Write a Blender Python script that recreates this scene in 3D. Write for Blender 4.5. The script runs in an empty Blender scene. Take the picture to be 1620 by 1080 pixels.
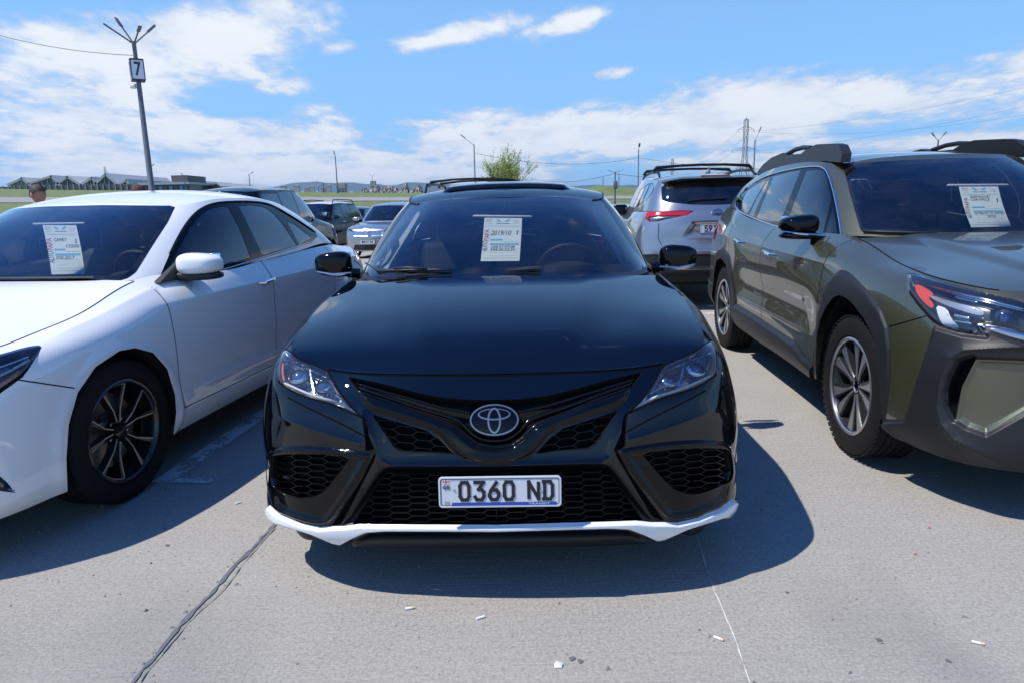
import bpy, bmesh, math, random
import numpy as np
from math import sin, cos, tan, pi, radians, sqrt, atan2
from mathutils import Matrix, Vector
random.seed(7); RNG = np.random.default_rng(7)
SC = bpy.context.scene
COL = SC.collection
# ---------------------------------------------------------------- camera
F, CH, PITCH, ROLL = 1080.0, 1.32, radians(11.3), 0.022
_R = Vector((1, 0, 0)); _U = Vector((0, sin(PITCH), cos(PITCH))); _FW = Vector((0, cos(PITCH), -sin(PITCH)))
cam_d = bpy.data.cameras.new('camera'); cam = bpy.data.objects.new('camera', cam_d); COL.objects.link(cam)
_rx = _R * cos(ROLL) - _U * sin(ROLL); _ux = _R * sin(ROLL) + _U * cos(ROLL)
_m = Matrix.Identity(4)
for _i in range(3):
    _m[_i][0] = _rx[_i]; _m[_i][1] = _ux[_i]; _m[_i][2] = -_FW[_i]
_m[2][3] = CH
cam.matrix_world = _m
cam_d.sensor_width = 36; cam_d.lens = 24; cam_d.sensor_fit = 'HORIZONTAL'
cam_d.clip_start = 0.05; cam_d.clip_end = 30000
SC.camera = cam
# ---------------------------------------------------------------- light
SUNV = Vector((-0.58, -0.19, 1.0)).normalized()
SUN_EL = math.asin(SUNV.z); SUN_AZ = atan2(SUNV.x, SUNV.y)
sun_d = bpy.data.lights.new('sun', 'SUN'); sun_d.energy = 5.0; sun_d.angle = radians(0.53); sun_d.color = (1, .95, .865)
sun = bpy.data.objects.new('sun', sun_d); COL.objects.link(sun)
sun.rotation_euler = SUNV.to_track_quat('Z', 'Y').to_euler(); sun.location = (-20, 10, 40)
# ---------------------------------------------------------------- world: physical sky with broken cumulus
wd = bpy.data.worlds.new('World'); SC.world = wd; wd.use_nodes = True
wn = wd.node_tree.nodes; wl = wd.node_tree.links; wn.clear()
def W(t, **k):
    n = wn.new(t)
    for a, b in k.items(): setattr(n, a, b)
    return n
def wlink(a, b): wl.new(a, b)
def wmath(op, a, b=None, c=None, clamp=False):
    n = W('ShaderNodeMath', operation=op, use_clamp=clamp)
    for i, s in enumerate((a, b, c)):
        if s is None: continue
        if hasattr(s, 'is_linked'): wlink(s, n.inputs[i])
        else: n.inputs[i].default_value = s
    return n.outputs[0]
def wmap(v, a, b, c=0.0, d=1.0):
    n = W('ShaderNodeMapRange', interpolation_type='SMOOTHSTEP')
    wlink(v, n.inputs[0])
    for i, s in enumerate((a, b, c, d)): n.inputs[i + 1].default_value = s
    return n.outputs[0]
sky = W('ShaderNodeTexSky', sky_type='NISHITA'); sky.sun_disc = False
sky.sun_elevation = SUN_EL; sky.sun_rotation = SUN_AZ % (2 * pi)
sky.altitude = 450; sky.air_density = 1.0; sky.dust_density = 0.4; sky.ozone_density = 2.2
tc = W('ShaderNodeTexCoord'); sep = W('ShaderNodeSeparateXYZ'); wlink(tc.outputs['Generated'], sep.inputs[0])
dx, dy, dz = sep.outputs
zc = wmath('MAXIMUM', dz, 0.0)
den = wmath('ADD', zc, 0.16)
px = wmath('DIVIDE', dx, den); py = wmath('DIVIDE', dy, den)
cmb = W('ShaderNodeCombineXYZ'); wlink(px, cmb.inputs[0]); wlink(py, cmb.inputs[1]); cmb.inputs[2].default_value = 0.0
def wnoise(vec, scale, detail, rough, off, dist=0.0, sy=1.0):
    mp = W('ShaderNodeMapping'); wlink(vec, mp.inputs[0]); mp.inputs[1].default_value = off; mp.inputs[3].default_value = (1, sy, 1)
    n = W('ShaderNodeTexNoise'); wlink(mp.outputs[0], n.inputs['Vector'])
    n.inputs['Scale'].default_value = scale; n.inputs['Detail'].default_value = detail; n.inputs['Roughness'].default_value = rough; n.inputs['Distortion'].default_value = dist
    return n.outputs[0]
CLOUD_OFF = (3.1, 7.4, 0.0)
big = wnoise(cmb.outputs[0], 0.62, 2, .5, CLOUD_OFF)
mid = wnoise(cmb.outputs[0], 2.3, 9, .60, (1.3, 4.2, 2.0), .15, .72)
fine = wnoise(cmb.outputs[0], 8.5, 7, .6, (5.3, .2, 1.0), .1, .72)
shade = wnoise(cmb.outputs[0], 3.4, 6, .6, (8.3, 2.2, 4.0), .1, .72)
az = wmath('ARCTAN2', dx, dy); el = wmath('ARCSINE', dz)
def pxdir(x, y):
    u = (x - 810) / F; v = (y - 540) / F
    u0 = u * cos(ROLL) - v * sin(ROLL); v0 = u * sin(ROLL) + v * cos(ROLL)
    d = _R * u0 + _FW - _U * v0
    return d.normalized()
def blob(x0, y0, x1, y1, wid, amp):
    """soft cloud bank along the sky from one direction to another (azimuth/elevation, in the sky itself)"""
    a = pxdir(x0, y0); b = pxdir(x1, y1)
    a0, e0 = atan2(a.x, a.y), math.asin(a.z); a1, e1 = atan2(b.x, b.y), math.asin(b.z)
    ca, ce = (a0 + a1) / 2, (e0 + e1) / 2; L = max(sqrt((a1 - a0) ** 2 + (e1 - e0) ** 2) / 2, 1e-3); t = atan2(e1 - e0, a1 - a0)
    da = wmath('SUBTRACT', az, ca); de = wmath('SUBTRACT', el, ce)
    p = wmath('ADD', wmath('MULTIPLY', da, cos(t) / L), wmath('MULTIPLY', de, sin(t) / L))
    q = wmath('ADD', wmath('MULTIPLY', da, -sin(t) / (wid / F)), wmath('MULTIPLY', de, cos(t) / (wid / F)))
    p4 = wmath('POWER', wmath('ABSOLUTE', p), 4.0); q2 = wmath('MULTIPLY', q, q)
    g = wmath('EXPONENT', wmath('MULTIPLY', wmath('ADD', p4, q2), -1.0))
    return wmath('MULTIPLY', g, amp)
banks = [(-160, 96, 540, 44, 66, 1.07), (-80, 135, 340, 140, 46, 0.97), (595, 84, 880, 22, 19, 0.84), (800, 62, 970, 18, 19, 0.82), (385, 142, 500, 133, 18, 0.74), (490, 88, 570, 66, 14, 0.70),
         (-250, 200, 640, 222, 52, 0.98), (-250, 262, 1000, 262, 44, 1.04), (520, 240, 1850, 88, 50, 1.07), (940, 262, 1560, 238, 20, 0.86), (1200, 236, 1750, 216, 20, 0.88), (930, 122, 1010, 112, 11, 0.67), (600, 200, 1100, 195, 40, 0.82)]
cov = None
for bk in banks:
    g = blob(*bk); cov = g if cov is None else wmath('MAXIMUM', cov, g)
# the rest of the sky carries the same broken cloud, outside the span of the banks
wide = wmap(big, .47, .66, 0.0, .55)
away = wmath('MULTIPLY', wmap(wmath('ABSOLUTE', az), .75, 1.15), wmap(el, .62, .40))
cov = wmath('MAXIMUM', cov, wmath('MULTIPLY', wide, away))
tex = wmath('ADD', wmath('MULTIPLY', wmath('SUBTRACT', mid, .5), 1.9), wmath('MULTIPLY', wmath('SUBTRACT', fine, .5), .9))
dens = wmap(wmath('ADD', cov, tex), .34, .86)
cm = wmath('MULTIPLY', dens, .96)
crisp = wmath('MULTIPLY', wmap(wmath('ADD', cov, wmath('MULTIPLY', tex, 1.1)), .42, 1.0), wmap(shade, .30, .54, .60, 1.0))
ccol = W('ShaderNodeMix', data_type='RGBA'); wlink(crisp, ccol.inputs[0])
ccol.inputs[6].default_value = (7.2, 8.7, 11.2, 1); ccol.inputs[7].default_value = (12.2, 12.6, 13.0, 1)
# paler towards the skyline
hz = wmap(el, -.02, .85, .82, 0.0)
tint = W('ShaderNodeMix', data_type='RGBA', blend_type='MULTIPLY'); tint.inputs[0].default_value = 1.0; wlink(sky.outputs[0], tint.inputs[6]); tint.inputs[7].default_value = (.40, 1.22, 2.55, 1)
hmix = W('ShaderNodeMix', data_type='RGBA'); wlink(hz, hmix.inputs[0])
wlink(tint.outputs[2], hmix.inputs[6]); hmix.inputs[7].default_value = (4.7, 8.9, 13.2, 1)
smix = W('ShaderNodeMix', data_type='RGBA'); wlink(cm, smix.inputs[0]); wlink(hmix.outputs[2], smix.inputs[6]); wlink(ccol.outputs[2], smix.inputs[7])
bg = W('ShaderNodeBackground'); bg.inputs[1].default_value = 0.07; wlink(smix.outputs[2], bg.inputs[0])
wo = W('ShaderNodeOutputWorld'); wlink(bg.outputs[0], wo.inputs[0])
try:
    wd.cycles.sampling_method = 'MANUAL'; wd.cycles.sample_map_resolution = 512
except Exception: pass
# ---------------------------------------------------------------- exposure / render
vs = SC.view_settings; vs.view_transform = 'Standard'; vs.look = 'None'; vs.gamma = 1; vs.use_curve_mapping = False; vs.exposure = 0.15
cy = SC.cycles; cy.use_denoising = True; cy.max_bounces = 8; cy.transparent_max_bounces = 12; cy.glossy_bounces = 4; cy.diffuse_bounces = 3; cy.transmission_bounces = 4
cy.caustics_reflective = False; cy.caustics_refractive = False; cy.sample_clamp_indirect = 6; cy.volume_bounces = 0
try: cy.denoiser = 'OPENIMAGEDENOISE'; cy.denoising_input_passes = 'RGB_ALBEDO_NORMAL'
except Exception: pass

# ================================================================ helpers
def smooth(x): x = np.clip(x, 0, 1); return x * x * (3 - 2 * x)
MATS = {}
def mat(name, col=(.5, .5, .5), rough=.5, metal=0.0, coat=0.0, spec=.5, noise=0.0, nscale=30.0, bump=0.0, emit=None, flake=0.0, rnoise=0.0, coat_rough=.03, sheen=0.0):
    if name in MATS: return MATS[name]
    m = bpy.data.materials.new(name); m.use_nodes = True; nt = m.node_tree; p = nt.nodes['Principled BSDF']
    p.inputs['Base Color'].default_value = (*col, 1); p.inputs['Roughness'].default_value = rough; p.inputs['Metallic'].default_value = metal
    p.inputs['Specular IOR Level'].default_value = spec; p.inputs['Coat Weight'].default_value = coat; p.inputs['Coat Roughness'].default_value = coat_rough
    if noise or bump or rnoise:
        tcn = nt.nodes.new('ShaderNodeTexCoord'); nz = nt.nodes.new('ShaderNodeTexNoise'); nt.links.new(tcn.outputs['Object'], nz.inputs['Vector'])
        nz.inputs['Scale'].default_value = nscale; nz.inputs['Detail'].default_value = 6; nz.inputs['Roughness'].default_value = .6
        if noise:
            mx = nt.nodes.new('ShaderNodeMix'); mx.data_type = 'RGBA'; nt.links.new(nz.outputs[0], mx.inputs[0])
            mx.inputs[6].default_value = (*[c * (1 - noise) for c in col], 1); mx.inputs[7].default_value = (*[min(1, c * (1 + noise)) for c in col], 1)
            nt.links.new(mx.outputs[2], p.inputs['Base Color'])
        if bump:
            b = nt.nodes.new('ShaderNodeBump'); b.inputs['Strength'].default_value = bump; b.inputs['Distance'].default_value = .01; nt.links.new(nz.outputs[0], b.inputs['Height']); nt.links.new(b.outputs[0], p.inputs['Normal'])
        if rnoise:
            mr = nt.nodes.new('ShaderNodeMapRange'); nt.links.new(nz.outputs[0], mr.inputs[0]); mr.inputs[3].default_value = max(0, rough - rnoise); mr.inputs[4].default_value = rough + rnoise; nt.links.new(mr.outputs[0], p.inputs['Roughness'])
    if emit: p.inputs['Emission Color'].default_value = (*emit[:3], 1); p.inputs['Emission Strength'].default_value = emit[3]
    MATS[name] = m; return m
def glass_mat(name, tint, ior=1.5, rough=0.0, dust=0.0):
    """thin pane: Fresnel reflection over tinted see-through, with a faint film of dust"""
    if name in MATS: return MATS[name]
    m = bpy.data.materials.new(name); m.use_nodes = True; nt = m.node_tree; nt.nodes.clear(); N = nt.nodes.new; Lk = nt.links.new
    o = N('ShaderNodeOutputMaterial'); t = N('ShaderNodeBsdfTransparent'); t.inputs[0].default_value = (*tint, 1)
    g = N('ShaderNodeBsdfGlossy'); g.inputs['Roughness'].default_value = rough; g.inputs['Color'].default_value = (1, 1, 1, 1)
    fr = N('ShaderNodeFresnel'); fr.inputs[0].default_value = ior
    mul = N('ShaderNodeMath'); mul.operation = 'MULTIPLY'; mul.use_clamp = True; mul.inputs[1].default_value = 1.85; Lk(fr.outputs[0], mul.inputs[0])
    mx = N('ShaderNodeMixShader'); Lk(mul.outputs[0], mx.inputs[0]); Lk(t.outputs[0], mx.inputs[1]); Lk(g.outputs[0], mx.inputs[2])
    last = mx
    if dust:
        df = N('ShaderNodeBsdfDiffuse'); df.inputs[0].default_value = (.55, .53, .5, 1); tcn = N('ShaderNodeTexCoord'); nz = N('ShaderNodeTexNoise'); nz.inputs['Scale'].default_value = 6; nz.inputs['Detail'].default_value = 8
        Lk(tcn.outputs['Object'], nz.inputs['Vector']); mr = N('ShaderNodeMapRange'); Lk(nz.outputs[0], mr.inputs[0]); mr.inputs[1].default_value = .35; mr.inputs[2].default_value = .75; mr.inputs[4].default_value = dust
        m2 = N('ShaderNodeMixShader'); Lk(mr.outputs[0], m2.inputs[0]); Lk(mx.outputs[0], m2.inputs[1]); Lk(df.outputs[0], m2.inputs[2]); last = m2
    Lk(last.outputs[0], o.inputs[0]); MATS[name] = m; return m
def mesh(name, V, Fc, m=None, parent=None, ang=None, flat=False):
    me = bpy.data.meshes.new(name); me.from_pydata([tuple(map(float, v)) for v in V] if not isinstance(V, np.ndarray) else V.tolist(), [], Fc); me.validate(verbose=False)
    if not flat: me.polygons.foreach_set('use_smooth', np.ones(len(me.polygons), bool))
    if ang and not flat:
        me.set_sharp_from_angle(angle=radians(ang))
    o = bpy.data.objects.new(name, me); COL.objects.link(o)
    if m is not None: me.materials.append(MATS[m] if isinstance(m, str) else m)
    if parent is not None: o.parent = parent
    return o
def thing(name, label, cat, loc=(0, 0, 0), rz=0.0, group=None):
    o = bpy.data.objects.new(name, None); COL.objects.link(o); o.location = loc; o.rotation_euler = (0, 0, rz); o.empty_display_size = .2
    o['label'] = label; o['category'] = cat
    if group: o['group'] = group
    return o
def tag(o, label=None, cat=None, group=None, kind=None):
    if label: o['label'] = label
    if cat: o['category'] = cat
    if group: o['group'] = group
    if kind: o['kind'] = kind
    return o
class MB:
    """collects simple solids into one mesh"""
    def __init__(s): s.V = []; s.F = []
    def add(s, V, Fc):
        n = len(s.V); s.V += [tuple(map(float, v)) for v in V]; s.F += [tuple(int(i) + n for i in f) for f in Fc]; return s
    def box(s, c, d, M=None):
        x, y, z = [k / 2 for k in d]
        V = [Vector((i * x, j * y, k * z)) for i in (-1, 1) for j in (-1, 1) for k in (-1, 1)]
        if M is not None: V = [M @ v for v in V]
        V = [(v[0] + c[0], v[1] + c[1], v[2] + c[2]) for v in V]
        return s.add(V, [(0, 1, 3, 2), (4, 6, 7, 5), (0, 4, 5, 1), (2, 3, 7, 6), (0, 2, 6, 4), (1, 5, 7, 3)])
    def rbox(s, c, d, r, M=None, seg=3):
        """box with rounded vertical/horizontal edges (superellipsoid-like hull)"""
        n = 4 * (seg + 1) * 2; hx, hy, hz = d[0] / 2 - r, d[1] / 2 - r, d[2] / 2 - r; V = []; Fc = []
        lat = []
        for sgn in (-1, 1):
            for i in range(seg + 1):
                a = (-pi / 2 + i * pi / 2 / seg) if sgn < 0 else (i * pi / 2 / seg)
                lat.append((sgn * hz + r * sin(a), cos(a) * r))
        for (zz, rr) in lat:
            for q in range(4):
                sx, sy = [(1, 1), (-1, 1), (-1, -1), (1, -1)][q]
                for i in range(seg + 1):
                    b = q * pi / 2 + i * pi / 2 / seg; V.append(Vector((sx * hx + rr * cos(b), sy * hy + rr * sin(b), zz)))
        k = 4 * (seg + 1)
        for j in range(len(lat) - 1):
            for i in range(k): Fc.append((j * k + i, j * k + (i + 1) % k, (j + 1) * k + (i + 1) % k, (j + 1) * k + i))
        Fc.append(tuple(range(k - 1, -1, -1))); Fc.append(tuple(range((len(lat) - 1) * k, len(lat) * k)))
        if M is not None: V = [M @ v for v in V]
        return s.add([(v[0] + c[0], v[1] + c[1], v[2] + c[2]) for v in V], Fc)
    def tube(s, pts, rad, seg=8, cap=True, closed=False):
        pts = [Vector(p) for p in pts]; n = len(pts); rad = [rad] * n if not hasattr(rad, '__len__') else rad; V = []; Fc = []
        prev = None
        for i, p in enumerate(pts):
            if closed: t = pts[(i + 1) % n] - pts[i - 1]
            else: t = pts[min(i + 1, n - 1)] - pts[max(i - 1, 0)]
            t.normalize()
            if prev is None:
                a = Vector((0, 0, 1)) if abs(t.z) < .9 else Vector((1, 0, 0)); nx = t.cross(a).normalized()
            else: nx = (prev - t * prev.dot(t)).normalized()
            prev = nx; ny = t.cross(nx)
            for k in range(seg): V.append(p + (nx * cos(2 * pi * k / seg) + ny * sin(2 * pi * k / seg)) * rad[i])
        for i in range(n if closed else n - 1):
            j = (i + 1) % n
            for k in range(seg): Fc.append((i * seg + k, i * seg + (k + 1) % seg, j * seg + (k + 1) % seg, j * seg + k))
        if cap and not closed: Fc.append(tuple(range(seg - 1, -1, -1))); Fc.append(tuple(range((n - 1) * seg, n * seg)))
        return s.add(V, Fc)
    def lathe(s, prof, seg=48, axis='x', c=(0, 0, 0)):
        """prof: (along, radius) pairs, not closed"""
        n = len(prof); V = []
        for k in range(seg):
            a = 2 * pi * k / seg
            for (h, r) in prof:
                p = (h, r * cos(a), r * sin(a)) if axis == 'x' else ((r * cos(a), h, r * sin(a)) if axis == 'y' else (r * cos(a), r * sin(a), h))
                V.append((p[0] + c[0], p[1] + c[1], p[2] + c[2]))
        Fc = [(k * n + i, k * n + i + 1, ((k + 1) % seg) * n + i + 1, ((k + 1) % seg) * n + i) for k in range(seg) for i in range(n - 1)]
        return s.add(V, Fc)
    def prism(s, poly, h0, h1, fn=None):
        """poly (a,b) list extruded from h0 to h1; fn maps (a,b,h) to a point"""
        n = len(poly); fn = fn or (lambda a, b, h: (a, b, h)); V = [fn(a, b, h0) for a, b in poly] + [fn(a, b, h1) for a, b in poly]
        Fc = [tuple(range(n - 1, -1, -1)), tuple(range(n, 2 * n))] + [(i, (i + 1) % n, n + (i + 1) % n, n + i) for i in range(n)]
        return s.add(V, Fc)
    def build(s, name, m=None, parent=None, ang=35, flat=False): return mesh(name, s.V, s.F, m, parent, ang, flat)
def text_mesh(name, txt, size, m, parent, M, width=None, depth=.0008, shear=0.0, font_space=1.0, bold=0.0):
    cu = bpy.data.curves.new(name, 'FONT'); cu.body = txt; cu.size = size; cu.extrude = depth; cu.align_x = 'CENTER'; cu.align_y = 'CENTER'; cu.shear = shear; cu.space_character = font_space; cu.offset = bold; cu.resolution_u = 3
    t = bpy.data.objects.new(name, cu); COL.objects.link(t); dg = bpy.context.evaluated_depsgraph_get(); me = bpy.data.meshes.new_from_object(t.evaluated_get(dg)); bpy.data.objects.remove(t); bpy.data.curves.remove(cu)
    co = np.empty(len(me.vertices) * 3); me.vertices.foreach_get('co', co); co = co.reshape(-1, 3)
    if width:
        w = co[:, 0].max() - co[:, 0].min(); co[:, 0] *= width / w
    c4 = np.c_[co, np.ones(len(co))] @ np.array(M).T; me.vertices.foreach_set('co', c4[:, :3].ravel().astype(np.float32)); me.update()
    me.materials.clear(); me.materials.append(MATS[m]); me.name = name
    o = bpy.data.objects.new(name, me); COL.objects.link(o); o.parent = parent
    return o
def project(P):
    P = np.asarray(P, float); x = P[..., 0]; d = P[..., 1]; zz = P[..., 2] - CH
    w = d * cos(PITCH) - zz * sin(PITCH); up = d * sin(PITCH) + zz * cos(PITCH); w = np.maximum(w, 1e-3)
    u0 = x / w; v0 = -up / w
    return np.stack([810 + F * (u0 * cos(ROLL) + v0 * sin(ROLL)), 540 + F * (-u0 * sin(ROLL) + v0 * cos(ROLL))], -1)
def ground_at(x, y, z=0.0):
    d = pxdir(x, y); t = (z - CH) / d.z; return Vector((d.x * t, d.y * t, z))
def at_dist(x, y, Y):
    d = pxdir(x, y); t = Y / d.y; return Vector((d.x * t, Y, CH + d.z * t))
# ================================================================ spline surfaces and region cutting
def spl(t):
    n = len(t); h = np.diff(t); A = np.zeros((n, n)); C = np.zeros((n, n)); A[0, 0] = A[-1, -1] = 1
    for i in range(1, n - 1):
        A[i, i - 1] = h[i - 1]; A[i, i] = 2 * (h[i - 1] + h[i]); A[i, i + 1] = h[i]
        C[i, i - 1] = 6 / h[i - 1]; C[i, i] = -6 / h[i - 1] - 6 / h[i]; C[i, i + 1] = 6 / h[i]
    D = np.linalg.solve(A, C)
    def ev(x):
        x = np.asarray(x, float).ravel(); k = np.clip(np.searchsorted(t, x, side='right') - 1, 0, n - 2); hk = h[k]
        a = (t[k + 1] - x) / hk; b = 1 - a; B = np.zeros((len(x), n)); r = np.arange(len(x))
        B[r, k] += a; B[r, k + 1] += b
        B += ((a ** 3 - a) * hk ** 2 / 6)[:, None] * D[k] + ((b ** 3 - b) * hk ** 2 / 6)[:, None] * D[k + 1]
        return B
    return ev
def curve(ts, ps):
    ts = np.asarray(ts, float); e = spl(ts); ps = np.asarray(ps, float)
    return lambda x: e(np.clip(x, ts[0], ts[-1])) @ ps
class Surf:
    """half of a body (x>=0): net[station][level] interpolated by a C2 spline, mirrored at the centre line"""
    def __init__(s, net, mirror0=True, mirror1=True):
        net = np.asarray(net, float); s.net = net
        ch = np.linalg.norm(np.diff(net, axis=0), axis=2).mean(1); s.tu = np.r_[0, np.cumsum(np.maximum(ch, .01))]
        cv = np.linalg.norm(np.diff(net, axis=1), axis=2).mean(0); s.tv = np.r_[0, np.cumsum(np.maximum(cv, .005))]
        N = net; tu = s.tu; fl = np.array([-1, 1, 1])
        if mirror0: N = np.concatenate([(net[1:3] * fl)[::-1], N]); tu = np.r_[-s.tu[1:3][::-1], tu]
        if mirror1: N = np.concatenate([N, (net[-3:-1] * fl)[::-1]]); tu = np.r_[tu, 2 * s.tu[-1] - s.tu[-3:-1][::-1]]
        s.N = N; s.eu = spl(tu); s.ev = spl(s.tv); s.U = s.tu[-1]; s.V = s.tv[-1]; s.post = None
    def raw(s, u, v):
        u = np.clip(np.asarray(u, float), 0, s.U); v = np.clip(np.asarray(v, float), 0, s.V); sh = np.broadcast(u, v).shape
        u = np.broadcast_to(u, sh).ravel(); v = np.broadcast_to(v, sh).ravel()
        P = np.einsum('ns,nl,slk->nk', s.eu(u), s.ev(v), s.N, optimize=True)
        return P.reshape(*sh, 3)
    def __call__(s, u, v):
        P = s.raw(u, v)
        if s.post is not None: P = s.post(P, u, v)
        return P
    def normal(s, u, v, e=1e-3):
        u = np.asarray(u, float); v = np.asarray(v, float); a0 = np.clip(u - e, 0, s.U); a1 = np.clip(u + e, 0, s.U); b0 = np.clip(v - e, 0, s.V); b1 = np.clip(v + e, 0, s.V)
        n = np.cross(s(a1, v) - s(a0, v), s(u, b1) - s(u, b0)); return n / np.maximum(np.linalg.norm(n, axis=-1, keepdims=True), 1e-9)
    def inv(s, q, fn, guess):
        """find (u,v) with fn(P(u,v)) = q for each row of q, starting from a coarse table"""
        gu, gv, gq = guess; q = np.asarray(q, float).reshape(-1, 2); uv = np.zeros((len(q), 2)); um = gu.max()
        for i, a in enumerate(q):
            k = np.argmin(((gq - a) ** 2).sum(1)); uv[i] = gu[k], gv[k]
        for it in range(12):
            u, v = uv[:, 0], uv[:, 1]; r = fn(s(u, v)) - q; e = 1e-4
            Ju = (fn(s(u + e, v)) - fn(s(u - e, v))) / (2 * e); Jv = (fn(s(u, v + e)) - fn(s(u, v - e))) / (2 * e)
            det = Ju[:, 0] * Jv[:, 1] - Ju[:, 1] * Jv[:, 0]; det = np.where(abs(det) < 1e-9, 1e-9, det)
            du = (r[:, 0] * Jv[:, 1] - r[:, 1] * Jv[:, 0]) / det; dv = (Ju[:, 0] * r[:, 1] - Ju[:, 1] * r[:, 0]) / det
            uv[:, 0] = np.clip(u - np.clip(du, -.08, .08), 0, um); uv[:, 1] = np.clip(v - np.clip(dv, -.08, .08), 0, s.V)
        return uv
    def table(s, fn, u0=0.0, u1=None, n=160, m=60):
        u1 = s.U if u1 is None else u1; a, b = np.meshgrid(np.linspace(u0, u1, n), np.linspace(0, s.V, m), indexing='ij'); a = a.ravel(); b = b.ravel(); return a, b, fn(s(a, b))
def sdist(Q, poly):
    """signed distance (negative inside) of points to a closed polygon"""
    poly = np.asarray(poly, float); A = poly; B = np.roll(poly, -1, 0); sh = Q.shape[:-1]; q = Q.reshape(-1, 2); n = len(q)
    d = np.full(n, 1e9); ins = np.zeros(n, bool); lo = poly.min(0); hi = poly.max(0); ext = (hi - lo).max() * .25 + 1e-6
    near = np.all((q > lo - ext) & (q < hi + ext), axis=1); p = q[near]; dd = np.full(len(p), 1e18); ii = np.zeros(len(p), bool)
    for a, b in zip(A, B):
        ab = b - a; l2 = max(ab @ ab, 1e-12); t = np.clip(((p - a) @ ab) / l2, 0, 1); w = p - a - t[:, None] * ab; dd = np.minimum(dd, (w ** 2).sum(1))
        c = (a[1] > p[:, 1]) != (b[1] > p[:, 1]); xs = a[0] + (p[:, 1] - a[1]) * ab[0] / (ab[1] if abs(ab[1]) > 1e-12 else 1e-12); ii ^= c & (p[:, 0] < xs)
    dd = np.sqrt(dd); dd[ii] *= -1; d[near] = dd
    return d.reshape(sh)
def rnd(poly, k=3, it=1):
    """Catmull-Rom rounded closed polygon"""
    P = np.asarray(poly, float); n = len(P); out = []
    for i in range(n):
        p0, p1, p2, p3 = P[i - 1], P[i], P[(i + 1) % n], P[(i + 2) % n]
        for j in range(k):
            t = j / k; out.append(.5 * ((2 * p1) + (-p0 + p2) * t + (2 * p0 - 5 * p1 + 4 * p2 - p3) * t * t + (-p0 + 3 * p1 - 3 * p2 + p3) * t ** 3))
    return np.array(out)
def chaikin(poly, it=2):
    P = np.asarray(poly, float)
    for _ in range(it):
        Q = np.roll(P, -1, 0); P = np.stack([.75 * P + .25 * Q, .25 * P + .75 * Q], 1).reshape(-1, 2)
    return P
def spline_line(pts, n=40):
    P = np.asarray(pts, float); t = np.r_[0, np.cumsum(np.linalg.norm(np.diff(P, axis=0), axis=1))]; return curve(t, P)(np.linspace(0, t[-1], n))
def cut(surf, us, vs_, regs):
    """regs: list of dict(name, poly, fn (P->2D), u0,u1). Later regions win. Returns grid, faces by region and a distance lookup."""
    us = np.asarray(us, float); vs_ = np.asarray(vs_, float); U, V = np.meshgrid(us, vs_, indexing='ij'); U = U.copy(); V = V.copy(); nu, nv = U.shape
    lock = np.zeros((nu, nv), bool); du = np.gradient(us); dv = np.gradient(vs_)
    P = surf(U, V)
    for r in regs:
        um = (U >= r.get('u0', -1)) & (U <= r.get('u1', 1e9)); vm = (V >= r.get('v0', -1)) & (V <= r.get('v1', 1e9))
        for _ in range(2):
            sd = sdist(r['fn'](P), r['poly']); sd = np.where(um & vm, sd, 1e9)
            ok = sd < 1e8; s2 = np.where(ok, sd, 0)
            gi, gj = np.gradient(s2); g2 = gi ** 2 + gj ** 2 + 1e-12; mx = np.maximum(abs(gi), abs(gj))
            sn = ok & ~lock & (abs(sd) <= .55 * mx) & (g2 > 1e-9)
            sn[0, :] &= True
            di = np.where(sn, -s2 * gi / g2, 0); dj = np.where(sn, -s2 * gj / g2, 0)
            edge_i = np.zeros_like(sn); edge_i[0] = edge_i[-1] = True; edge_j = np.zeros_like(sn); edge_j[:, 0] = edge_j[:, -1] = True
            di = np.where(edge_i, 0, np.clip(di, -.7, .7)); dj = np.where(edge_j, 0, np.clip(dj, -.7, .7))
            U = U + di * du[:, None]; V = V + dj * dv[None, :]
            if sn.any(): P[sn] = surf(U[sn], V[sn])
            last = sn
        lock |= last
    idx = np.arange(nu * nv).reshape(nu, nv); a, b, c, d = idx[:-1, :-1].ravel(), idx[1:, :-1].ravel(), idx[1:, 1:].ravel(), idx[:-1, 1:].ravel()
    lk = lock.ravel(); d1 = lk[a] & lk[c]; d2 = lk[b] & lk[d] & ~d1; quad = ~(d1 | d2)
    faces = [(np.stack([a, b, c, d], 1)[quad])]; t1 = np.concatenate([np.stack([a, b, c], 1)[d1], np.stack([a, c, d], 1)[d1], np.stack([a, b, d], 1)[d2], np.stack([b, c, d], 1)[d2]])
    allf = [faces[0], t1]; Pf = P.reshape(-1, 3); out = {'_rest': ([], [])}
    Uf = U.ravel(); Vf = V.ravel()
    res = {}
    for k, fc in enumerate(allf):
        if len(fc) == 0: continue
        cu = Uf[fc].mean(1); cv = Vf[fc].mean(1); cp = surf(cu, cv); lab = np.full(len(fc), -1)
        for i, r in enumerate(regs):
            q = r['fn'](cp); ins = sdist(q, r['poly']) < 0; ins &= (cu >= r.get('u0', -1)) & (cu <= r.get('u1', 1e9)) & (cv >= r.get('v0', -1)) & (cv <= r.get('v1', 1e9)); lab[ins] = i
        for i in range(-1, len(regs)):
            sel = fc[lab == i]
            if len(sel): res.setdefault(regs[i]['name'] if i >= 0 else 'rest', []).extend(map(tuple, sel.tolist()))
    return dict(P=Pf, U=Uf, V=Vf, faces=res, surf=surf)
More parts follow.
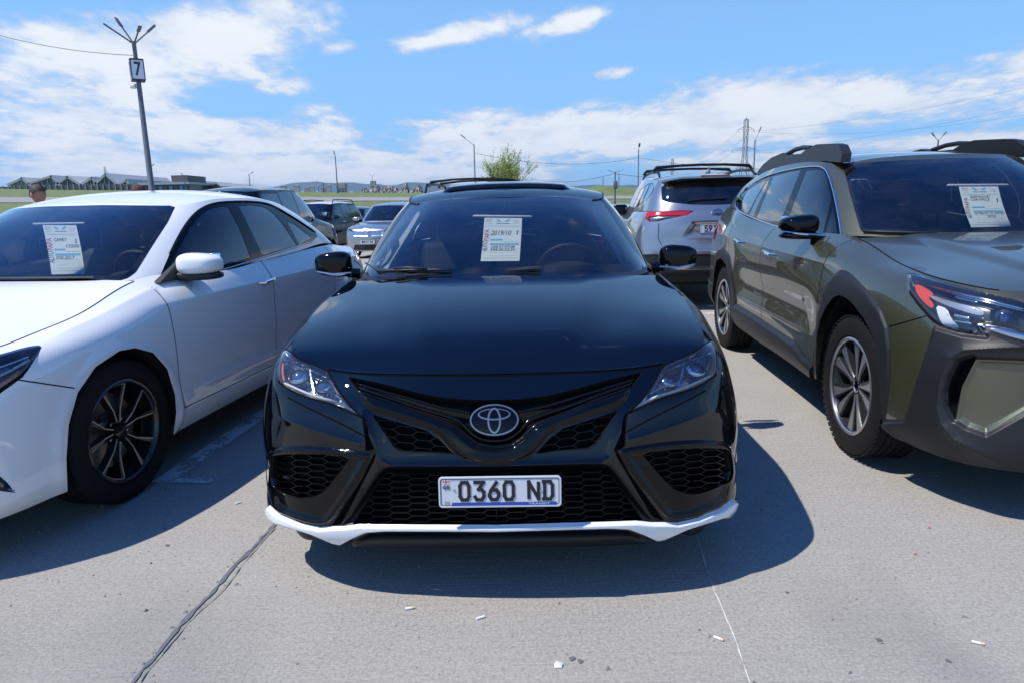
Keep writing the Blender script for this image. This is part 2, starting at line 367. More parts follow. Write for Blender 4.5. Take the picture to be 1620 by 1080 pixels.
def part(cutd, names, off=None):
    """pull the faces of some regions out as (V,F); off(P,U,V)->normal offset"""
    names = [names] if isinstance(names, str) else names; fs = [f for n in names for f in cutd['faces'].get(n, [])]
    if not fs: return np.zeros((0, 3)), []
    if len(fs) < 5000:                      # drop stray slivers
        par = {}
        def fd(a):
            while par.setdefault(a, a) != a: par[a] = par[par[a]]; a = par[a]
            return a
        for f in fs:
            r0_ = fd(f[0])
            for k in f[1:]: par[fd(k)] = r0_
        cnt = {}
        for f in fs: cnt[fd(f[0])] = cnt.get(fd(f[0]), 0) + 1
        lim = max(cnt.values()) * .12; fs = [f for f in fs if cnt[fd(f[0])] >= lim]
    ids = sorted({i for f in fs for i in f}); mp = {k: i for i, k in enumerate(ids)}; ids = np.array(ids); P = cutd['P'][ids].copy()
    if off is not None:
        u, v = cutd['U'][ids], cutd['V'][ids]; o = off(P, u, v); P = P + cutd['surf'].normal(u, v) * np.asarray(o)[:, None]
    return P, [tuple(mp[i] for i in f) for f in fs]
def mirror(V, Fc): return V * np.array([-1, 1, 1]), [tuple(reversed(f)) for f in Fc]
def both(V, Fc):
    """half plus its mirror image, welded on the centre line"""
    if len(V) == 0: return V, Fc
    n = len(V); c = abs(V[:, 0]) < 2e-4; V = V.copy(); V[c, 0] = 0; mp = np.where(c, np.arange(n), -1); k = n; W2 = []
    for i in range(n):
        if not c[i]: mp[i] = k; k += 1; W2.append(V[i] * [-1, 1, 1])
    V2 = np.concatenate([V, np.array(W2).reshape(-1, 3)]); return V2, Fc + [tuple(reversed([int(mp[i]) for i in f])) for f in Fc]
def flipf(Fc): return [tuple(reversed(f)) for f in Fc]
def emit(name, vf, m, parent, mode='both', label=None, flip=False, ang=40):
    """mode: both | right | left | pair (two objects)"""
    V, Fc = vf; out = []
    if len(V) == 0: return out
    if flip: Fc = flipf(Fc)
    if mode == 'both': out.append(mesh(name, *both(V, Fc), m, parent, ang))
    if mode in ('right', 'pair'): out.append(mesh(name, V, Fc, m, parent, ang))
    if mode in ('left', 'pair'): out.append(mesh(name, *mirror(V, Fc), m, parent, ang))
    return out
def ribbon(surf, uv, w, lift=.0012):
    """thin dark gap line lying on a surface"""
    uv = np.asarray(uv); P = surf(uv[:, 0], uv[:, 1]); N = surf.normal(uv[:, 0], uv[:, 1]); T = np.gradient(P, axis=0); T /= np.maximum(np.linalg.norm(T, axis=1, keepdims=True), 1e-9); B = np.cross(N, T)
    V = np.concatenate([P + B * w / 2 + N * lift, P - B * w / 2 + N * lift]); n = len(P); return V, [(i, i + 1, n + i + 1, n + i) for i in range(n - 1)]
def joinvf(lst):
    V = []; Fc = []; n = 0
    for v, f in lst:
        if len(v) == 0: continue
        V.append(np.asarray(v)); Fc += [tuple(i + n for i in a) for a in f]; n += len(v)
    return (np.concatenate(V), Fc) if V else (np.zeros((0, 3)), [])
def cap(edge, spine, bow=None, n_a=40, power=2.2, extra=None):
    """top skin (hood, roof, boot): scan lines from the centre line to each point of the half edge"""
    E = np.asarray(edge); n = len(E); a = np.linspace(0, 1, n_a); a = a * (1.35 - .35 * a); V = np.zeros((n, n_a, 3)); zc_ = spine(E[:, 1]) if callable(spine) else spine
    bw = np.zeros(n) if bow is None else bow
    X = E[:, 0][:, None] * a[None]; Y = E[:, 1][:, None] - bw[:, None] * (1 - a[None] ** 2)
    Zs = spine(Y.ravel()).reshape(Y.shape); t = a[None] ** power; Z = Zs * (1 - t) + E[:, 2][:, None] * t
    V[..., 0] = X; V[..., 1] = Y; V[..., 2] = Z
    if extra is not None: V = extra(V, a)
    idx = np.arange(n * n_a).reshape(n, n_a); Fc = np.stack([idx[:-1, :-1], idx[1:, :-1], idx[1:, 1:], idx[:-1, 1:]], -1).reshape(-1, 4)
    return V.reshape(-1, 3), [tuple(map(int, f)) for f in Fc]
# ================================================================ shared materials
mat('black_paint', (.0010, .0016, .0034), .60, spec=.0, coat=1.0, coat_rough=.004)
mat('white_paint', (.80, .80, .79), .45, spec=.1, coat=1.0, coat_rough=.015)
mat('silver_paint', (.36, .37, .385), .30, metal=.85, coat=1.0)
mat('olive_paint', (.080, .082, .042), .40, metal=.6, coat=1.0, coat_rough=.006)
mat('dark_paint', (.003, .004, .006), .6, spec=0, coat=1.0)
mat('navy_paint', (.006, .010, .022), .6, spec=0, coat=1.0)
mat('pearl_paint', (.72, .72, .71), .3, coat=1.0)
mat('gloss_black', (.002, .002, .0025), .05, spec=.32, coat=.0)
mat('satin_black', (.006, .006, .007), .38, spec=.3, rnoise=.06, nscale=90)
mat('matte_black', (.014, .0145, .016), .55, bump=.08, nscale=420)
mat('cladding', (.0125, .0135, .0155), .46, spec=.4, bump=.10, nscale=500, noise=.15)
mat('pit_black', (.002, .002, .0025), .8, spec=.2)
mat('gap_black', (.002, .002, .002), .9, spec=.1)
mat('chrome', (.82, .83, .85), .06, metal=1.0)
mat('satin_chrome', (.55, .56, .58), .22, metal=1.0)
mat('dark_chrome', (.16, .165, .18), .14, metal=1.0)
mat('lip_white', (.76, .77, .77), .28, coat=1.0)
mat('rubber', (.009, .009, .0095), .75, spec=.2, bump=.25, nscale=160, noise=.25)
mat('rubber_side', (.016, .016, .017), .55, noise=.25, nscale=40, rnoise=.1)
mat('rim_black', (.010, .010, .011), .22, coat=.4)
mat('rim_machined', (.46, .47, .49), .30, metal=.85, rnoise=.05, nscale=60)
mat('rim_grey', (.035, .037, .042), .32, metal=.5)
mat('brake_disc', (.30, .29, .28), .35, metal=1.0, noise=.2, nscale=25)
mat('underbody', (.008, .008, .008), .9)
mat('trim_dark', (.016, .017, .019), .62, bump=.1, nscale=300)
mat('seat_black', (.010, .010, .011), .65, bump=.15, nscale=200)
mat('seat_grey', (.065, .066, .070), .65, bump=.15, nscale=200)
mat('lining_light', (.45, .455, .45), .8)
mat('lamp_back', (.22, .23, .26), .22, metal=.8, noise=.5, nscale=24)
mat('lamp_chrome', (.62, .64, .68), .12, metal=1.0, bump=.05, nscale=60)
mat('lamp_white', (.72, .75, .80), .3)
mat('lamp_blue', (.10, .16, .30), .08, metal=.6)
mat('amber', (.75, .17, .03), .18, coat=.5)
mat('red_lens', (.42, .008, .012), .10, coat=1.0)
mat('red_dark', (.15, .004, .006), .12, coat=1.0)
mat('red_orange', (.62, .06, .03), .25, coat=.6)
mat('plate_white', (.62, .64, .68), .32, rnoise=.05, nscale=80)
mat('plate_black', (.012, .012, .016), .4)
mat('plate_blue', (.02, .07, .35), .35)
mat('plate_red', (.55, .02, .03), .4)
mat('paper', (.86, .88, .88), .75)
mat('paper_tube', (.82, .83, .84), .45)
mat('ink_black', (.03, .035, .05), .7)
mat('ink_red', (.45, .03, .06), .7)
mat('ink_blue', (.22, .52, .78), .7)
mat('ink_grey', (.35, .38, .42), .7)
mat('mirror', (.75, .77, .80), .02, metal=1.0)
mat('steel', (.24, .25, .27), .5, metal=.5, noise=.15, nscale=12)
mat('skin', (.36, .17, .11), .55, noise=.15, nscale=40)
mat('hair', (.014, .011, .010), .6, bump=.4, nscale=220)
mat('cloth_dark', (.018, .019, .023), .85, bump=.2, nscale=120)
mat('cloth_maroon', (.10, .018, .022), .85, bump=.2, nscale=120)
mat('denim', (.05, .07, .12), .85, bump=.2, nscale=120)
glass_mat('windshield_glass', (.64, .70, .71), dust=.012)
glass_mat('side_glass', (.42, .48, .49), dust=.015)
glass_mat('privacy_glass', (.09, .10, .10), dust=.02)
glass_mat('lens_clear', (.93, .95, .96), dust=.03)
glass_mat('frit_glass', (.015, .016, .018), dust=.04)

for _n, _i in (('olive_paint', 1.75), ('black_paint', 1.55), ('white_paint', 1.6), ('silver_paint', 1.6), ('dark_paint', 1.45)):
    MATS[_n].node_tree.nodes['Principled BSDF'].inputs['Coat IOR'].default_value = _i
mat('emblem_chrome', (.30, .30, .31), .20, metal=.8)
mat('lamp_dark', (.05, .055, .065), .25, metal=.5, noise=.3, nscale=20)
mat('lamp_silver', (.42, .45, .50), .25, metal=.6)
# ================================================================ car parts used by every car
def pose_fn(x0, y0, ps):
    c, s = cos(ps), sin(ps)
    def w(P):
        P = np.asarray(P, float); return np.stack([x0 + P[..., 0] * c - P[..., 1] * s, y0 + P[..., 0] * s + P[..., 1] * c, P[..., 2]], -1)
    return w
def body_net(plan, profs, dy=None):
    plan = np.asarray(plan, float); S = len(plan); ext = np.concatenate([[plan[1] * [-1, 1]], plan, [plan[-2] * [-1, 1]]]); T = ext[2:] - ext[:-2]; T /= np.linalg.norm(T, axis=1, keepdims=True); O = np.stack([T[:, 1], -T[:, 0]], 1)
    keys = sorted(profs); A = np.array([profs[k] for k in keys], float); net = np.zeros((S, A.shape[1], 3))
    for i in range(S):
        pr = np.array([[np.interp(i, keys, A[:, l, c]) for c in (0, 1)] for l in range(A.shape[1])])
        net[i, :, 0] = plan[i, 0] - O[i, 0] * pr[:, 0]; net[i, :, 1] = plan[i, 1] - O[i, 1] * pr[:, 0]; net[i, :, 2] = pr[:, 1]
    net[0, :, 0] = 0; net[-1, :, 0] = 0
    return net
def house_net(base, top, bulge, lv=(0, .25, .5, .75, 1)):
    base = np.asarray(base, float); top = np.asarray(top, float); bulge = np.broadcast_to(np.asarray(bulge, float), (len(base),))
    ext = np.concatenate([[base[1] * [-1, 1, 1]], base, [base[-2] * [-1, 1, 1]]]); T = (ext[2:] - ext[:-2])[:, :2]; T /= np.linalg.norm(T, axis=1, keepdims=True); O = np.stack([T[:, 1], -T[:, 0]], 1)
    net = np.zeros((len(base), len(lv), 3))
    for j, t in enumerate(lv):
        net[:, j] = base * (1 - t) + top * t; net[:, j, :2] += O * (bulge * 4 * t * (1 - t))[:, None]; net[:, j, 2] += bulge * 2 * t * (1 - t)
    net[0, :, 0] = 0; net[-1, :, 0] = 0
    return net
yz = lambda P: P[..., 1:3]
def circ(cy_, cz_, r, n=64, flat=None): return [(cy_ + r * cos(2 * pi * k / n), cz_ + r * sin(2 * pi * k / n)) for k in range(n)]
def tyre(mb, R, r, w, groove=4, seg=72):
    h = w / 2; s = R - r
    prof = [(-h * .78, r), (-h * .96, r + s * .10), (-h * 1.0, r + s * .42), (-h * .97, r + s * .72), (-h * .90, r + s * .90), (-h * .80, r + s * .975)]
    tr = []; n = groove; ww = h * .78 * 2
    for k in range(n + 1):
        a = -h * .78 + ww * k / (n + 1); b = -h * .78 + ww * (k + 1) / (n + 1); g = ww * .035
        tr += [(a + (g if k else 0), R), (b - (g if k < n else 0), R)]
        if k < n: tr += [(b - g * .8, R - .007), (b + g * .8, R - .007)]
    prof += tr + [(-a, b) for a, b in reversed(prof)]
    mb.lathe(prof, seg, 'x')
def tread_blocks(R, w, s, n=64):
    """shoulder lugs standing proud round the tyre"""
    mb = MB(); h = w / 2
    for k in range(n):
        a = 2 * pi * k / n
        if True:
            M = Matrix.Rotation(a, 3, 'X')
            c = M @ Vector((s * h * .83, 0, R - .0035)); mb.box(c, (h * .22, 2 * pi * R / n * .66, .006), M @ Matrix.Rotation(-s * .35, 3, 'Y'))
    return mb
def wheel(parent, x, y, R, r, w, style, side, rot=0.0, seg=72):
    """one road wheel; side=+1 when its face looks to +x"""
    e = bpy.data.objects.new('wheel', None); COL.objects.link(e); e.parent = parent; e.location = (x, y, R); e.empty_display_size = .1
    t = MB(); tyre(t, R, r, w, seg=seg); t.build('tyre', 'rubber', e, 30)
    if style == 'outback':
        for s_ in (-1, 1): tread_blocks(R, w, s_).build('tread_lugs', 'rubber', e, 30)['kind'] = 'stuff'
    h = w / 2 * side
    rm = MB(); pr = [(-.9 * h, r * 1.01), (-.8 * h, r * .93), (.2 * h, r * .88), (.72 * h, r * .93), (.86 * h, r * .955), (.93 * h, r * .985), (.90 * h, r * 1.015)]
    rm.lathe(pr if side > 0 else pr, seg, 'x'); rm.build('rim', {'machined': 'rim_black', 'outback': 'rim_grey'}.get(style, 'satin_chrome'), e, 30)
    lipm = MB(); lipm.lathe([(.885 * h, r * .935), (.94 * h, r * .955), (.965 * h, r * .985), (.93 * h, r * 1.012)], seg, 'x'); lipm.build('rim_lip', {'machined': 'rim_black', 'outback': 'rim_machined'}.get(style, 'rim_machined'), e, 30)
    dm = MB(); dm.lathe([(.0 * h, .03), (.0 * h, r * .74), (-.12 * h, r * .74), (-.12 * h, .03)], 40, 'x'); dm.build('brake_disc', 'brake_disc', e, 30)
    fn = lambda a, b, d: (d * side, a * side, b)      # wheel plane: a along y, b up
    hw = w / 2
    def dome(q): return hw * (.80 - .22 * (1 - q / r) ** 1.2 * 1.0)   # face depth by radius
    def spoke(poly, m, name, thick=.03, proud=0.0):
        b = MB(); n = len(poly); V = []
        for (a, c) in poly: V.append(fn(a, c, dome(sqrt(a * a + c * c)) + proud))
        for (a, c) in poly: V.append(fn(a, c, dome(sqrt(a * a + c * c)) + proud - thick))
        b.add(V, [tuple(range(n)), tuple(range(2 * n - 1, n - 1, -1))] + [(i, n + i, n + (i + 1) % n, (i + 1) % n) for i in range(n)]); return b.build(name, m, e, 20)
    def pol(q, ang): return (q * sin(ang), q * cos(ang))
    ns = 5
    if style == 'machined':
        for k in range(ns):
            a0 = rot + 2 * pi * k / ns
            for s in (-1, 1):
                p = [pol(r * .17, a0 + s * .10), pol(r * .45, a0 + s * .20 - .045), pol(r * .93, a0 + s * .30 - .055), pol(r * .93, a0 + s * .30 + .055), pol(r * .45, a0 + s * .20 + .045), pol(r * .17, a0 + s * .35)]
                spoke(p, 'rim_black', 'spoke', .035)
                q = [pol(r * .20, a0 + s * .20 - .05), pol(r * .45, a0 + s * .20 - .018), pol(r * .92, a0 + s * .335 - .012), pol(r * .92, a0 + s * .335 + .012), pol(r * .45, a0 + s * .20 + .022), pol(r * .20, a0 + s * .20 + .06)]
                spoke(q, 'rim_machined', 'spoke_face', .004, .003)
            # thin machined arc between the pair
            arc = [pol(r * .915, a0 - .33 + .66 * i / 10) for i in range(11)] + [pol(r * .938, a0 + .33 - .66 * i / 10) for i in range(11)]
            spoke(arc, 'rim_machined', 'rim_arc', .004, .002)
    elif style == 'outback':
        for k in range(ns):
            a0 = rot + 2 * pi * k / ns
            for s in (-1, 1):
                p = [pol(r * .14, a0 + s * .06), pol(r * .40, a0 + s * .07), pol(r * .95, a0 + s * .09), pol(r * .95, a0 + s * .43), pol(r * .62, a0 + s * .42), pol(r * .36, a0 + s * .40), pol(r * .20, a0 + s * .60)]
                spoke(p, 'rim_grey', 'spoke', .04)
                q = [pol(r * .16, a0 + s * .12), pol(r * .40, a0 + s * .13), pol(r * .94, a0 + s * .135), pol(r * .94, a0 + s * .37), pol(r * .62, a0 + s * .31), pol(r * .36, a0 + s * .25), pol(r * .20, a0 + s * .36)]
                spoke(q, 'rim_machined', 'spoke_face', .004, .003)
    else:
        for k in range(ns):
            a0 = rot + 2 * pi * k / ns; p = [pol(r * .14, a0 - .5), pol(r * .45, a0 - .20), pol(r * .95, a0 - .16), pol(r * .95, a0 + .16), pol(r * .45, a0 + .20), pol(r * .14, a0 + .5)]
            spoke(p, 'rim_machined', 'spoke', .04)
    hb = MB(); hb.lathe([(dome(0) * side * 1.05 + .012 * side, .001), (dome(0) * side + .012 * side, r * .10), (dome(0) * side + .008 * side, r * .135), (dome(0) * side - .02 * side, r * .16), (-.1 * hw * side, r * .18)], 28, 'x')
    hb.build('hub_cap', 'chrome' if style == 'outback' else 'rim_black', e, 30)
    for k in range(5):
        a = rot + pi / 5 + 2 * pi * k / 5; yy, zz = pol(r * .25, a); nm = MB(); d0 = dome(r * .25) - .03
        nm.lathe([(side * (d0 + .022), .001), (side * (d0 + .020), .008), (side * (d0 + .012), .0105), (side * (d0 - .03), .0105)], 6, 'x', (0, yy * side, zz)); nm.build('wheel_nut', 'satin_chrome', e, 30)
    return e
def seat(parent, x, y, m='seat_black', head=1.17, w=.50):
    e = bpy.data.objects.new('seat', None); COL.objects.link(e); e.parent = parent; e.location = (x, y, 0); e.empty_display_size = .1
    T = Matrix.Rotation(radians(-20), 3, 'X')
    b = MB(); b.rbox((0, 0, .46), (w, .52, .16), .06); b.build('cushion', m, e)
    b = MB(); b.rbox((0, .34, .78), (w * .96, .15, .62), .065, Matrix.Rotation(radians(-16), 3, 'X')); b.build('backrest', m, e)
    hr = bpy.data.objects.new('headrest', None)
    b = MB(); b.rbox((0, .46, head - .02), (w * .56, .11, .19), .05, Matrix.Rotation(radians(-10), 3, 'X')); b.tube([(-.06, .44, head - .22), (-.06, .455, head - .05)], .007); b.tube([(.06, .44, head - .22), (.06, .455, head - .05)], .007); bpy.data.objects.remove(hr); b.build('headrest', m, e)
    return e
def steering(parent, x, y, z, tilt=-62, r=.185):
    e = bpy.data.objects.new('steering_wheel', None); COL.objects.link(e); e.parent = parent; e.location = (x, y, z); e.rotation_euler = (radians(tilt), 0, 0); e.empty_display_size = .1
    b = MB(); b.tube([(r * cos(a), r * sin(a), 0) for a in np.linspace(0, 2 * pi, 40, endpoint=False)], .016, 8, closed=True); b.build('wheel_ring', 'seat_black', e)
    b = MB(); b.rbox((0, 0, -.02), (.17, .12, .05), .02); b.rbox((-.12, 0, -.01), (.14, .035, .02), .009); b.rbox((.12, 0, -.01), (.14, .035, .02), .009); b.rbox((0, -.11, -.01), (.05, .14, .02), .009); b.build('wheel_hub', 'trim_dark', e)
    b = MB(); b.tube([(0, 0, -.03), (0, 0, -.32)], .03); b.build('steering_column', 'trim_dark', e)
    return e
def price_sheet(parent_pose, name, label, top_l, top_r, bot_l, bot_r, tube_l, tube_r, lines, nrm):
    """paper form hung behind a windshield from a white tube; corners are world points"""
    tl, tr, bl, br = [Vector(p) for p in (top_l, top_r, bot_l, bot_r)]; n = Vector(nrm).normalized()
    e = thing(name, label, 'paper sign', bl, 0, 'price forms behind the windshields'); o = bl
    def P(a, b, d=0.0):   # a across 0..1, b down 0..1
        return (tl * (1 - a) + tr * a) * (1 - b) + (bl * (1 - a) + br * a) * b + n * (d - .010 * sin(pi * b) * 1.0) - o
    g = MB(); nx, ny = 8, 14; V = [P(i / nx, j / ny) for j in range(ny + 1) for i in range(nx + 1)]; Vb = [v - n * .0008 for v in V]
    Fq = [(j * (nx + 1) + i, j * (nx + 1) + i + 1, (j + 1) * (nx + 1) + i + 1, (j + 1) * (nx + 1) + i) for j in range(ny) for i in range(nx)]
    k = len(V); g.add(V + Vb, Fq + [tuple(reversed([i + k for i in f])) for f in Fq]); sheet = g.build('sheet', 'paper', e)
    t = MB(); a, b = Vector(tube_l) - o, Vector(tube_r) - o; t.tube([a, a + (b - a) * .03, a + (b - a) * .97, b], [.004, .0085, .0085, .004], 10); t.build('top_tube', 'paper_tube', e)
    W_ = (tr - tl).length; Hh = ((bl + br) / 2 - (tl + tr) / 2).length
    def frame(a, b):
        x = (P(min(a + .02, 1), b) - P(a - .02, b)).normalized(); yv = (P(a, b - .02) - P(a, b + .02)).normalized(); z = x.cross(yv).normalized()
        if z.dot(n) < 0: z = -z
        M = Matrix.Identity(4)
        for i in range(3): M[i][0] = x[i]; M[i][1] = yv[i]; M[i][2] = z[i]
        p = P(a, b, .0012)
        for i in range(3): M[i][3] = p[i]
        return M
    def bar(a0, a1, b0, b1, m, nm='printed_bar'):
        q = MB(); kx = 6; V = [P(a0 + (a1 - a0) * i / kx, b, .0010) for b in (b0, b1) for i in range(kx + 1)]; q.add(V, [(i, i + 1, kx + 1 + i + 1, kx + 1 + i) for i in range(kx)]); q.build(nm, m, e)
    for spec in lines:
        if spec[0] == 'bar': bar(*spec[1:])
        else:
            _, txt, a, b, hgt, wid, m, rot = spec[:8]; M = frame(a, b)
            if rot: M = M @ Matrix.Rotation(rot, 4, 'Z')
            text_mesh('handwriting' if m == 'ink_black' else 'printing', txt, hgt * Hh, m, e, M, wid * (W_ if not rot else Hh), depth=.0002, shear=.25 if m == 'ink_black' else 0.0)
    # wing emblem at the head
    for s in (-1, 1):
        q = MB(); pts = [(.5 + s * .04, .085), (.5 + s * .09, .045), (.5 + s * .19, .018), (.5 + s * .165, .06), (.5 + s * .11, .09)]
        q.add([P(a, b, .0012) for a, b in pts], [tuple(range(5))]); q.build('wing_emblem', 'ink_blue', e)
    return e
FORM = [('bar', .04, .98, .185, .190, 'ink_grey'), ('bar', .20, .52, .475, .515, 'ink_blue'), ('bar', .20, .95, .575, .62, 'ink_blue'), ('bar', .52, .96, .535, .539, 'ink_grey'), ('bar', .20, .58, .80, .803, 'ink_grey'), ('bar', .66, .93, .80, .803, 'ink_grey'),
        ('bar', .20, .95, .88, .884, 'ink_grey'), ('bar', .06, .96, .935, .94, 'ink_grey'), ('bar', .20, .95, .70, .703, 'ink_grey'), ('bar', .20, .95, .755, .758, 'ink_grey'),
        ('bar', .06, .12, .035, .055, 'ink_grey'), ('bar', .14, .21, .035, .05, 'ink_grey'), ('bar', .06, .20, .08, .09, 'ink_grey'), ('bar', .78, .92, .06, .064, 'ink_grey'), ('bar', .78, .92, .09, .094, 'ink_grey'), ('bar', .78, .92, .12, .124, 'ink_grey'), ('bar', .06, .24, .13, .135, 'ink_grey'), ('bar', .33, .45, .115, .137, 'ink_grey'), ('bar', .47, .68, .115, .137, 'ink_grey'),
        ('text', '$', .885, .33, .13, .055, 'ink_black', 0)]
def LOGO(a=.095, b=.52): return [('text', 'AUTO', a - .02, b + .135, .085, .255, 'ink_black', pi / 2), ('text', 'PAPA', a + .01, b - .13, .085, .255, 'ink_red', pi / 2)]
def sgnp(x, e): return np.sign(x) * np.abs(x) ** e
def mirror_housing(parent, s, c, d, m, taper=.28, flat=.45, lift=.12, name='mirror_cap', power=.55):
    nu, nv = 40, 22; th = np.linspace(0, 2 * pi, nu, endpoint=False); ph = np.linspace(-pi / 2, pi / 2, nv); Th, Ph = np.meshgrid(th, ph, indexing='ij')
    x = sgnp(np.cos(Ph), power) * sgnp(np.cos(Th), power); y = sgnp(np.cos(Ph), power) * sgnp(np.sin(Th), power + .15); z = sgnp(np.sin(Ph), power + .05)
    y = np.where(y > 0, y * flat, y); tz = (x + 1) / 2; z = np.where(z > 0, z * (1 - taper * tz ** 2), z * (1 - .5 * taper * tz)) + lift * tz * .5 - lift * .2
    y = y + .25 * tz ** 2
    P = np.stack([s * (c[0] + x * d[0] / 2), c[1] + y * d[1] / 2, c[2] + z * d[2] / 2], -1).reshape(-1, 3); idx = np.arange(nu * nv).reshape(nu, nv); Fc = []
    for i in range(nu):
        for j in range(nv - 1): f = (idx[i, j], idx[(i + 1) % nu, j], idx[(i + 1) % nu, j + 1], idx[i, j + 1]); Fc.append(tuple(map(int, f if s > 0 else f[::-1])))
    return mesh(name, P, Fc, m, parent, 50)
def arch_liner(T, centres, R, x0, x1, m='underbody'):
    for (y, z) in centres:
        for s in (-1, 1):
            b = MB(); V = []; n = 24
            for k in range(n + 1):
                a = -.25 + (pi + .5) * k / n
                for (x, r) in ((x1 - .03, R + .012), (x0, R + .012), (x0, .06)): V.append((s * x, y + r * cos(a), z + r * sin(a)))
            b.add(V, [(3 * k + i, 3 * k + i + 1, 3 * k + 4 + i, 3 * k + 3 + i) for k in range(n) for i in range(2)]); b.build('wheel_well', m, T)
def cabin(T, dash, dash_back, dash_h, steer, seats, roof_z, pil=None, head=1.15, floor=.42, half=.70, rear_y=3.05, seat_y=2.30, lining='lining_light', shelf=(3.55, 4.15, 1.03), steer_tilt=-62):
    D = np.array(dash, float); fx = curve(D[:, 0], D[:, 1]); nx, ny = 48, 16; V = []; xm = D[-1, 0]
    for j in range(ny + 1):
        for i in range(nx + 1):
            x = -xm + 2 * xm * i / nx; y0 = float(fx([abs(x)])[0]) + .0; t = j / ny; y1 = dash_back - .02 * cos(x / xm * pi); y = y0 + (y1 - y0) * min(t / .75, 1.0)
            z = dash_h - .012 + .010 * sin(pi * min(t / .75, 1)) + .045 * math.exp(-((x - steer[0]) / .17) ** 2) * smooth(np.array((t - .25) / .4)) + (0 if t <= .75 else -(t - .75) / .25 * .26); V.append((x, y + (0 if t <= .75 else (t - .75) * .18), float(z)))
    Fc = [(j * (nx + 1) + i, j * (nx + 1) + i + 1, (j + 1) * (nx + 1) + i + 1, (j + 1) * (nx + 1) + i) for j in range(ny) for i in range(nx)]
    mesh('dashboard', V, Fc, 'trim_dark', T, 50)
    steering(T, *steer, tilt=steer_tilt)
    for s in (-1, 1): seat(T, s * .37, seat_y, seats, head)
    for s in (-.36, .36): seat(T, s, rear_y, seats, head - .07, .58)
    b = MB(); b.box((0, 2.4, floor - .04), (1.45, 3.2, .05)); b.box((0, 2.0, floor + .12), (.22, 1.1, .3)); b.build('cabin_floor', 'trim_dark', T)
    for s in (-1, 1):
        b = MB(); b.box((s * (half + .055), 2.45, .70), (.05, 2.1, .50)); b.build('door_lining', 'trim_dark', T)
    b = MB(); b.box((0, 1.30, .62), (1.4, .04, .56)); b.build('firewall', 'underbody', T)
    b = MB(); b.box((0, shelf[0] - .02, .70), (1.3, .06, .62)); b.box((0, (shelf[0] + shelf[1]) / 2, shelf[2] - .03), (1.25, shelf[1] - shelf[0], .03)); b.build('parcel_shelf', 'trim_dark', T)
    V = []; nx, ny = 12, 12
    for j in range(ny + 1):
        for i in range(nx + 1):
            x = -.50 + 1.0 * i / nx; y = 2.10 + (rear_y + .35 - 2.10) * j / ny; V.append((x, y, roof_z - .04 * (abs(x) / .5) ** 3 - .03 * abs(2 * j / ny - 1) ** 3))
    mesh('headliner', V, [(j * (nx + 1) + i, j * (nx + 1) + i + 1, (j + 1) * (nx + 1) + i + 1, (j + 1) * (nx + 1) + i) for j in range(ny) for i in range(nx)], lining, T)
    b = MB(); b.rbox((0, 2.02, roof_z - .10), (.24, .03, .07), .014); b.tube([(0, 2.02, roof_z - .08), (0, 2.03, roof_z - .01)], .012, 6); b.build('rear_view_mirror', 'trim_dark', T)
def ell(cx, cz, a, b, n=48, t0=0, t1=2 * pi): return [(cx + a * cos(t), cz + b * sin(t)) for t in np.linspace(t0, t1, n, endpoint=(t1 - t0) < 6.2)]
def oval_ring(mb, pts, wid, f, h=.004):
    P = np.array(pts); n = len(P); T_ = np.roll(P, -1, 0) - np.roll(P, 1, 0); T_ /= np.linalg.norm(T_, axis=1, keepdims=True); N_ = np.stack([T_[:, 1], -T_[:, 0]], 1); wid = np.broadcast_to(wid, (n,))
    V = []
    for p, q, w_ in zip(P, N_, wid):
        for k, hh in ((-.5, 0.0), (-.28, h), (.28, h), (.5, 0.0)): a = p + q * w_ * k; V.append(f(a[0], a[1], hh))
    mb.add(V, [(4 * i + j, 4 * i + j + 1, 4 * ((i + 1) % n) + j + 1, 4 * ((i + 1) % n) + j) for i in range(n) for j in range(3)])
def toy_emblem(T, p, xv, yv, n, a, b, name='emblem', back='gloss_black'):
    """three interlocking ovals on a dark disc"""
    f = lambda x, z, h: p + xv * x + yv * z + n * h
    e = MB(); ring = ell(0, 0, a * 1.06, b * 1.10, 56); k = len(ring); V = [f(0, 0, .012)] + [f(x * .6, z * .6, .010) for x, z in ring] + [f(x, z, .004) for x, z in ring] + [f(x * 1.05, z * 1.05, -.03) for x, z in ring]
    Fc = [(0, 1 + i, 1 + (i + 1) % k) for i in range(k)]
    for r in (0, 1): Fc += [(1 + r * k + i, 1 + (r + 1) * k + i, 1 + (r + 1) * k + (i + 1) % k, 1 + r * k + (i + 1) % k) for i in range(k)]
    e.add(V, Fc); d = e.build(name, back, T, 40)
    g = lambda x, z, h: f(x, z, h + .0085 - .006 * min(1, (x / a) ** 2 + (z / b) ** 2))
    m = MB(); oval_ring(m, ell(0, 0, a, b, 64), a * .10, g, .006); m.build('emblem_ring', 'emblem_chrome', d, 50)
    m = MB(); t = np.linspace(0, 2 * pi, 44, endpoint=False); oval_ring(m, ell(0, -b * .06, a * .25, b * .80, 44), a * .13, g, .006); m.build('emblem_ring', 'emblem_chrome', d, 50)
    m = MB(); oval_ring(m, ell(0, b * .36, a * .66, b * .36, 44), a * (.06 + .05 * (np.sin(np.linspace(0, 2 * pi, 44, endpoint=False)) < .2)), g, .006); m.build('emblem_ring', 'emblem_chrome', d, 50)
    return d
